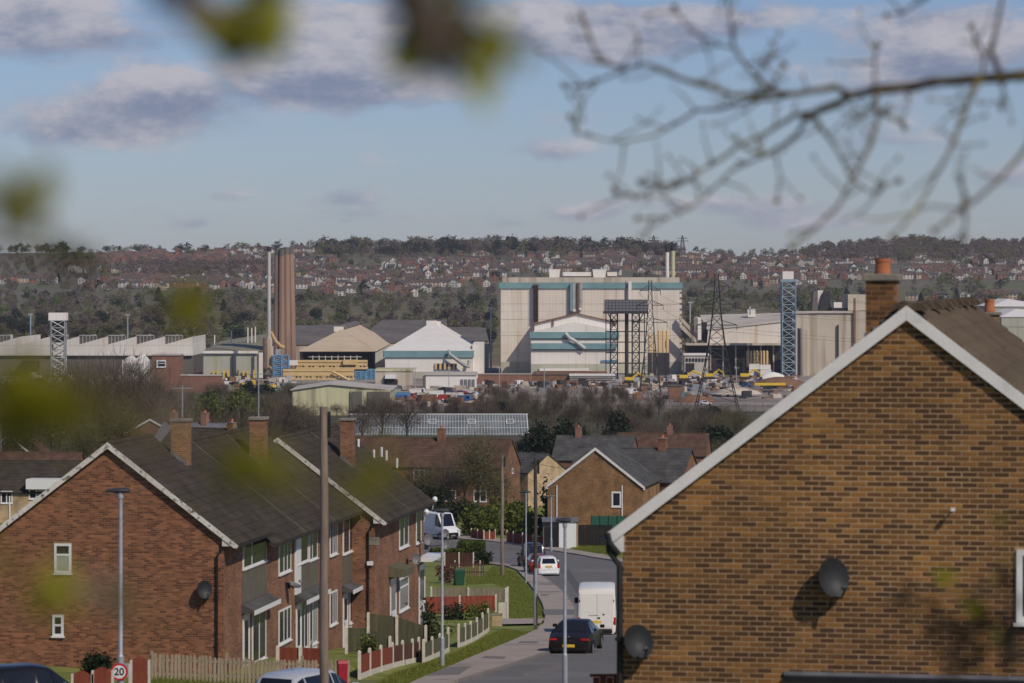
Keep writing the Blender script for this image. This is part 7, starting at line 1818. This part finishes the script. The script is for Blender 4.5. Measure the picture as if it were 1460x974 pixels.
def far_trees():
    cols = {'brown': mat('far_brown_tree', (.15, .112, .088), (.27, .205, .165), .05, .95, island=.6, rand=.6, trans=.4), 'olive': mat('far_olive_tree', (.15, .14, .06), (.27, .245, .115), .05, .95, island=.6, rand=.6, trans=.4), 'dark': mat('far_dark_tree', (.022, .030, .020), (.05, .062, .036), .05, .95, island=.6, trans=.3), 'green': mat('far_green_tree', (.10, .13, .035), (.18, .21, .065), .05, .95, island=.6, trans=.4)}
    pr = {}
    for k in cols:
        for v in range(3):
            r = np.random.default_rng(91 + v * 7 + len(k))
            if k == 'dark' and v == 2: vv, ff = cone_leaves(320, 2.4, 10, .9, r)
            else: vv, ff = leaves(700, 3.4, 3.6, 4.8, .36, r, k=30, spread=.19)
            t = MB().tube([(0, 0, -1.5), (0, 0, 6)], [.3, .12], 5); b = len(vv)
            pr[k, v] = (np.concatenate([vv, np.array(t.v)]), np.concatenate([ff, np.array([f for f in t.f if len(f) == 4]) + b]), np.concatenate([np.zeros(len(ff), int), np.ones(len([f for f in t.f if len(f) == 4]), int)]))
    mesh = {}
    for key, (v, f, m) in pr.items():
        o = np_mesh('tree', v, f, [cols[key[0]], M['trunk']], midx=m); mesh[key] = o.data; bpy.data.objects.remove(o)
    cand = []
    def add(px, Y, k, h): X = (px - 730) / F * Y; cand.append((X, Y, k, h, px))
    # wooded belt behind the works
    for i in range(1900):
        Y = random.uniform(1610, 2340); px = random.uniform(-20, 1480); k = random.choice(['brown', 'brown', 'olive', 'olive', 'green', 'dark'])
        if 980 < px < 1115 and 1930 < Y < 2160: 
            if random.random() < .75: continue
            k = 'olive'
        if px < 90 and 1850 < Y < 2000: k = 'dark'
        add(px, Y, k, random.uniform(5, 10) if Y > 1750 else random.uniform(3.5, 6.5))
    # among the houses
    for i in range(1100):
        Y = random.uniform(2280, 3330); px = random.uniform(-20, 1480); k = random.choice(['brown', 'brown', 'brown', 'olive', 'olive', 'dark', 'green']); add(px, Y, k, random.uniform(5, 10))
    for i in range(330): add(random.gauss(300, 60), random.gauss(2850, 90), 'brown', random.uniform(7, 11))
    # skyline woods
    for i in range(420): add(random.uniform(452, 960), random.uniform(3180, 3420), random.choice(['brown', 'brown', 'dark', 'dark', 'olive']), random.uniform(9, 15))
    for i in range(520): add(random.uniform(1150, 1480), random.uniform(3050, 3420), random.choice(['brown', 'brown', 'brown', 'olive']), random.uniform(8, 12))
    for i in range(170): add(random.uniform(-20, 1150), random.uniform(3330, 3420), random.choice(['brown', 'brown', 'olive', 'dark']), random.uniform(6, 11))
    for px in (264, 285, 293, 20, 28, 40, 65, 78, 90): add(px, 3330, 'dark', random.uniform(12, 16))
    tx = np.array([t[0] for t in TOWN]); ty = np.array([t[1] for t in TOWN]); good = []
    for c in cand:
        if len(tx) and 2250 < c[1] < 3400 and np.min((tx - c[0]) ** 2 + (np.minimum(np.abs(ty - c[1]), 1e6) * .8) ** 2) < 6.5 ** 2: continue
        if len(tx) and np.any((np.abs(tx - c[0]) < 5) & (ty - c[1] > 0) & (ty - c[1] < 45)) and random.random() < .75: continue
        z = gz(c[0], c[1]); 
        if blocked(c[4], 400 - (z + c[3] * .6) * F / c[1]): continue
        good.append((*c, z))
    good.sort(key=lambda c: -c[3] / c[1] * F)
    LB = {'brown': ('bare brown tree', 'bare'), 'olive': ('olive budding tree', 'olive'), 'dark': ('dark evergreen tree', 'evergreen'), 'green': ('fresh green tree', 'green')}
    V = []; Fc = []; Mi = []; nb = 0; order = ['brown', 'olive', 'dark', 'green']; idx = 0
    for i, (X, Y, k, h, px, z) in enumerate(good):
        v = random.randrange(3) if k != 'dark' or random.random() < .25 else random.randrange(2); s = h / 10; w = random.uniform(.9, 1.5)
        if i < 150:
            o = bpy.data.objects.new('hillside_tree', mesh[k, v]); o.location = (X, Y, z); o.scale = (s * w, s * w, s); o.rotation_euler = (0, 0, random.uniform(0, 6.28)); COL.objects.link(o)
            where = 'in the belt behind the works' if Y < 2300 else ('on the skyline' if Y > 3150 else 'among the hillside houses')
            tag(o, LB[k][0] + ' ' + where + ' ' + over(px), 'tree', LB[k][1] + ' trees ' + where + ' ' + over(px))
        else:
            vv, ff, mm_ = pr[k, v]; sub = rng.permutation(700 if not (k == 'dark' and v == 2) else 320)[:230]; fsel = ff[sub]
            a = rng.random() * 6.28; c, sn = math.cos(a), math.sin(a); q = vv[fsel.ravel()] * [s * w * 1.0, s * w * 1.0, s]
            q = np.stack([q[:, 0] * c - q[:, 1] * sn + X, q[:, 0] * sn + q[:, 1] * c + Y, q[:, 2] + z], 1)
            V.append(q); Mi.append(np.full(len(fsel), order.index(k)))
    V = np.concatenate(V); n = len(V) // 4
    o = np_mesh('woodland', V, np.arange(n * 4).reshape(-1, 4), [cols[k] for k in order], midx=np.concatenate(Mi)); stuff(o, 'far brown and olive woodland massed over the hillside', 'woodland')
    print('trees', len(good), 'stuff quads', n)
far_trees()
for px, lb in ((932, 'small pylon on the skyline, left of two'), (973, 'small pylon on the skyline, right of two')):
    Y = 3420; r = wroot('pylon', lb, 'pylon', px, Y); h = (400 - 336) / F * Y - r.location.z; lattice(MB(), (0, 0, 0), h, 6, 1, 8, .3).build('mast', M['steel_dark'], r)
    mb = MB()
    for q, w in ((.7, 6), (.85, 5)): mb.tube([(-w, 0, h * q), (w, 0, h * q)], .3, 4)
    mb.build('cross_arm', M['steel_dark'], r)

# ------------------------------------------------------------------ near branches
def near_branch():
    root = T('bare_branch', 'bare lichened branch with small buds reaching in from the upper right', 'branch', P(1500, 104, 10.8))
    D0 = 14.0
    lines = [  # (width px, depth, points)
        (17, 14.2, [(1560, 98), (1500, 104), (1460, 107), (1430, 110), (1395, 112), (1340, 116), (1300, 124), (1250, 128), (1215, 136), (1190, 149), (1160, 160), (1147, 170)]),
        (9, 14.1, [(1215, 136), (1190, 124), (1150, 131), (1130, 134), (1100, 131), (1075, 136), (1048, 136), (1017, 127), (981, 115), (954, 106), (924, 91), (895, 98), (856, 88), (841, 54), (829, 20)]),
        (5, 14.0, [(895, 98), (868, 109), (832, 122), (806, 123)]),
        (6, 13.9, [(1098, 131), (1082, 112), (1060, 90), (1046, 68), (1043, 40), (1038, 0), (1034, -30)]),
        (4, 13.8, [(1046, 68), (1012, 58), (988, 46), (972, 28), (962, 10)]),
        (6, 14.0, [(1147, 170), (1140, 187), (1123, 203), (1090, 221), (1045, 242), (1012, 274), (983, 297), (950, 310), (909, 312)]),
        (7, 14.1, [(1160, 160), (1132, 165), (1105, 182), (1080, 196), (1057, 206), (1016, 234), (979, 258), (950, 273), (930, 264), (913, 261)]),
        (4, 14.1, [(979, 258), (940, 266), (905, 281), (878, 274)]),
        (6, 14.2, [(1130, 134), (1103, 142), (1070, 143), (1040, 153), (1022, 156), (992, 158), (963, 176), (936, 192), (890, 203), (856, 198), (822, 190), (813, 166)]),
        (8, 13.7, [(1250, 128), (1249, 148), (1251, 172), (1243, 203), (1234, 220), (1217, 254), (1197, 291), (1164, 324), (1128, 352)]),
        (5, 13.8, [(1158, 162), (1172, 181), (1189, 206), (1203, 232), (1214, 256)]),
        (8, 13.4, [(1398, 112), (1388, 130), (1374, 163), (1360, 199), (1353, 217), (1328, 264), (1304, 303), (1272, 338)]),
        (8, 13.0, [(1520, 160), (1475, 190), (1458, 218), (1427, 254), (1394, 283), (1370, 299), (1332, 330)]),
        (5, 13.0, [(1374, 296), (1377, 316), (1373, 342)]),
        (8, 14.4, [(1428, 109), (1413, 74), (1420, 42), (1426, 12), (1430, -20)]),
        (5, 14.4, [(1399, 112), (1404, 80), (1393, 56), (1384, 38)]),
        (5, 14.3, [(1247, 126), (1247, 88), (1250, 64)]),
        (5, 14.3, [(1330, -10), (1311, 3), (1286, 18), (1264, 23)]),
        (5, 14.2, [(1268, 150), (1255, 162), (1280, 172), (1290, 182)]),
        (5, 14.0, [(1426, 112), (1432, 132), (1428, 154)]),
        (4, 14.0, [(1214, 256), (1245, 276), (1262, 264), (1280, 258)]),
        (4, 14.0, [(1057, 206), (1075, 220), (1106, 222), (1112, 250), (1108, 286)]),
        (3.5, 14.0, [(1100, 131), (1108, 110), (1118, 92)]), (3.5, 14.0, [(1060, 92), (1090, 88), (1100, 80)])]
    buds = []; r = random.Random(5); twl = []
    for w, d, pts in lines:
        P3 = []; n = len(pts)
        for i in range(n - 1):
            for k in range(4):
                t = k / 4; x = pts[i][0] * (1 - t) + pts[i + 1][0] * t; y = pts[i][1] * (1 - t) + pts[i + 1][1] * t
                f = (i + t) / (n - 1); dd = d + .35 * math.sin(f * 3 + w); P3.append(P(x + r.uniform(-.8, .8), y + r.uniform(-.8, .8), dd * .76))
        P3.append(P(*pts[-1], (d + .35 * math.sin(3 + w)) * .76)); m = len(P3)
        big = w > 12; wr = w / F * d / 2 * .80
        rad = [wr * (1 - (.45 if big else .6) * i / m) * (1 + .12 * r.uniform(-1, 1)) for i in range(m)]
        MB().tube(P3, rad, 8 if big else 6).build('branch' if big else 'twig', M['bark_lichen'], root, world=True, smooth=True)
        for i in range(2, m - 1, 2):
            if r.random() < .62: buds.append((P3[i], r.uniform(.007, .012)))
            if w < 12 and r.random() < .62:
                a = Vector((r.uniform(-1, .5), r.uniform(-.5, .5), r.uniform(-.7, .9))).normalized(); l = r.uniform(.03, .12); q = P3[i] + a * l; q2 = q + (a + Vector((r.uniform(-.6, .6), 0, r.uniform(-.5, .5)))).normalized() * l * .6
                twl.append([P3[i], q, q2]); buds.append((q, r.uniform(.004, .007))); buds.append((q2, r.uniform(.006, .011)))
        buds.append((P3[-1], .015))
    mb = MB()
    for q in twl: mb.tube(q, [.0036, .0026, .0014], 4)
    o = mb.build('twiglets', M['bark_lichen'], root, world=True); o['kind'] = 'stuff'
    V = []; Fc = []
    mb = MB()
    for p, s in buds:
        a = Vector((r.uniform(-1, 1), r.uniform(-1, 1), r.uniform(-.2, 1))).normalized(); u = a.orthogonal().normalized(); w_ = a.cross(u); vs = [p - a * s * 1.1] + [p + (u * math.cos(j * 1.257) + w_ * math.sin(j * 1.257)) * s * .8 for j in range(5)] + [p + a * s * 1.7]
        mb.add(vs, [(0, 1 + (j + 1) % 5, 1 + j) for j in range(5)] + [(6, 1 + j, 1 + (j + 1) % 5) for j in range(5)])
    o = mb.build('buds', M['bud'], root, world=True); o['kind'] = 'stuff'
M['bark_lichen'] = mat('lichened_bark', (.07, .050, .030), (.14, .105, .06), 9, .95, .4, c3=(.22, .18, .04), s3=5, t3=(.5, .68))
M['bud'] = mat('bud_scales', (.09, .055, .035), (.16, .13, .05), 30, .8, island=.7)
near_branch()
M['leaf_young'] = mat('young_leaf', (.46, .45, .06), (.68, .64, .12), 20, .6, rand=.5, trans=.45)
M['leaf_olive'] = mat('olive_leaf', (.16, .15, .022), (.32, .30, .045), 20, .7, rand=.5, trans=.4)
M['leaf_brown'] = mat('brown_leaf', (.15, .115, .09), (.26, .20, .16), 20, .8, rand=.5, trans=.25)
M['leaf_shade'] = mat('dark_leaf_and_twig_shade', (.016, .011, .007), (.035, .024, .014), 20, .85, rand=.5)  # near-black leaves; their colour also stands for twig shade on the wall
M['leaf_fresh'] = mat('fresh_leaf', (.20, .19, .008), (.36, .32, .014), 20, .6, rand=.5, trans=.4)
_leaf = {}
def leaf_mesh(m):
    if m.name in _leaf: return _leaf[m.name]
    mb = MB(); n = 5; vs = []
    for i in range(n + 1):
        t = i / n; w = math.sin(math.pi * min(1, t * .95 + .03)) ** .8 * .30; z = .12 * math.sin(t * 3)
        vs += [(-w, t, z + .06), (0, t, z), (w, t, z + .06)]
    fs = []
    for i in range(n): fs += [(i * 3, i * 3 + 1, i * 3 + 4, i * 3 + 3), (i * 3 + 1, i * 3 + 2, i * 3 + 5, i * 3 + 4)]
    ob = mb.add(vs, fs).build('leaf', m); me = ob.data; me.polygons.foreach_set('use_smooth', [True] * len(me.polygons)); bpy.data.objects.remove(ob); _leaf[m.name] = me; return me
def spray(label, d, stem, blobs, seed):
    """a thin leafy twig near the camera: stem through the given sight lines, leaves in clusters (px, py, spread, count, kind, size in m)"""
    r = random.Random(seed); pts = [P(x, y, d + .05 * math.sin(i)) for i, (x, y) in enumerate(stem)]
    root = T('budding_twig', label, 'twig', pts[0], 0, 'blurred leafy twigs hanging close to the camera')
    MB().tube(pts, [.0035 * (1 - .5 * i / len(pts)) for i in range(len(pts))], 6).build('stem', M['bark_lichen'], root, world=True, smooth=True)
    mb = MB()
    for (x, y, sp, n, k, sz) in blobs:
        c = P(x, y, d + r.uniform(-.05, .05)); near = min(pts, key=lambda q: (q - c).length); mb.tube([near, near.lerp(c, .5) + Vector((0, .01, .008)), c], .0012, 4)
        for i in range(int(n * 1.5 + .5)):
            o = bpy.data.objects.new('leaf', leaf_mesh(M[k])); o.parent = root; p = c + Vector((r.gauss(0, sp), r.gauss(0, sp), r.gauss(0, sp))) / F * d
            o.location = p - root.location; s = sz * 1.35 * r.uniform(.7, 1.3); o.scale = (s, s, s); o.rotation_euler = (r.uniform(.3, 2.6), r.uniform(-.6, .6), r.uniform(0, 6.28)); COL.objects.link(o)
    mb.build('petiole', M['bark_lichen'], root, world=True)['kind'] = 'stuff'
Yg, Ol, Br = 'leaf_young', 'leaf_olive', 'leaf_brown'
spray('brown and yellow green leafy twig hanging in at the top left', 2.7, [(180, -60), (240, -10), (285, 35), (310, 70), (330, 95)], [(335, 60, 14, 5, Ol, .02), (225, 0, 14, 4, Br, .020), (262, 18, 12, 6, Br, .022), (292, 45, 10, 7, Br, .024), (305, 60, 9, 5, Br, .022), (325, 88, 10, 7, Ol, .022), (368, 64, 13, 20, Yg, .024), (350, 85, 9, 4, Ol, .02), (372, 10, 14, 7, Ol, .022)], 1)
spray('thick brown budding twig hanging in at the top middle', 2.7, [(560, -60), (585, -10), (605, 40), (630, 80), (655, 115)], [(580, 10, 16, 9, Br, .026), (600, 45, 14, 10, Br, .026), (622, 72, 12, 10, Br, .026), (645, 100, 13, 10, Br, .026), (590, 92, 9, 6, Ol, .022), (583, 98, 11, 12, Yg, .021), (655, 8, 12, 7, Ol, .022), (706, 88, 11, 14, Yg, .023), (700, 112, 10, 5, Ol, .022), (684, 134, 13, 10, Yg, .02), (660, 60, 14, 5, Br, .02)], 2)
spray('small olive leafed twig at the left edge against the sky', 2.5, [(-60, 260), (-10, 285), (25, 300), (45, 310)], [(28, 300, 11, 8, 'leaf_fresh', .018), (54, 306, 11, 5, 'leaf_fresh', .016), (22, 312, 9, 4, Br, .015), (8, 324, 11, 4, Ol, .015), (-8, 340, 12, 2, Br, .014)], 3)
spray('dark olive twig hanging over the left hillside', 2.9, [(-60, 330), (10, 350), (60, 362), (110, 385)], [(70, 368, 11, 3, Ol, .012), (98, 376, 11, 5, Ol, .014), (115, 392, 10, 4, Br, .012), (128, 377, 8, 2, Ol, .011), (20, 365, 14, 2, Br, .012)], 4)
spray('green leaf cluster on a thin twig over the saw tooth roof', 2.9, [(-80, 470), (60, 490), (180, 472), (255, 458)], [(262, 457, 10, 11, 'leaf_fresh', .022), (285, 452, 8, 4, 'leaf_fresh', .017)], 5)
spray('broad olive green leaf clump low at the left edge', 2.4, [(-90, 640), (-20, 610), (50, 580), (110, 575)], [(20, 578, 16, 14, 'leaf_fresh', .022), (58, 600, 16, 14, 'leaf_fresh', .022), (30, 600, 16, 8, Ol, .022), (92, 590, 14, 7, 'leaf_fresh', .016), (40, 556, 12, 6, 'leaf_fresh', .016), (12, 622, 14, 8, Ol, .02), (115, 612, 14, 3, Ol, .014), (16, 535, 14, 2, Ol, .013), (172, 614, 12, 4, 'leaf_fresh', .013), (240, 618, 10, 3, Br, .014), (218, 650, 12, 3, Br, .013)], 6)
spray('yellow green leaf with brown buds in front of the big red gable', 2.6, [(-80, 900), (0, 880), (60, 862), (110, 850), (170, 872)], [(82, 868, 10, 12, 'leaf_fresh', .022), (95, 845, 9, 3, Yg, .014), (160, 872, 9, 4, Br, .017), (180, 880, 8, 3, Ol, .015), (0, 800, 14, 2, Ol, .016)], 7)
spray('olive leaf cluster hanging over the dark terrace roofs', 2.6, [(150, 560), (240, 610), (320, 660), (380, 700), (460, 705), (530, 700)], [(352, 685, 13, 9, 'leaf_fresh', .019), (375, 700, 12, 6, Ol, .019), (330, 690, 11, 3, Ol, .016), (535, 698, 9, 6, 'leaf_fresh', .017), (525, 712, 9, 3, Ol, .016)], 8)
spray('thin dark twig with two green leaves before the near house wall', 6.5, [(1560, 700), (1500, 760), (1440, 800), (1390, 850), (1340, 838)], [(1346, 836, 4, 5, 'leaf_fresh', .020), (1388, 876, 5, 5, 'leaf_fresh', .022), (1420, 750, 6, 3, Ol, .018), (1300, 860, 10, 4, 'leaf_shade', .020), (1330, 905, 14, 9, 'leaf_shade', .024), (1380, 925, 14, 9, 'leaf_shade', .026), (1430, 900, 14, 9, 'leaf_shade', .026), (1360, 955, 14, 8, 'leaf_shade', .026), (1440, 950, 14, 8, 'leaf_shade', .026), (1430, 850, 12, 6, 'leaf_shade', .024), (1290, 890, 10, 4, 'leaf_shade', .02), (1420, 915, 6, 3, Yg, .018)], 9)

# ------------------------------------------------------------------ air
hz = MB().box(-2600, 2600, -70, 6100, -70, 62).build('haze', [], None); hz['kind'] = 'stuff'; hz['label'] = 'thin pale haze in the air over the valley'; hz['category'] = 'haze'
hm = bpy.data.materials.new('haze'); hm.use_nodes = True; nt = hm.node_tree; nt.nodes.clear()
ho = nt.nodes.new('ShaderNodeOutputMaterial'); hv = nt.nodes.new('ShaderNodeVolumePrincipled'); hv.inputs['Density'].default_value = 4.4e-5; hv.inputs['Color'].default_value = (.84, .87, 1.0, 1); hv.inputs['Anisotropy'].default_value = .0
nt.links.new(hv.outputs[0], ho.inputs['Volume']); hz.data.materials.append(hm)
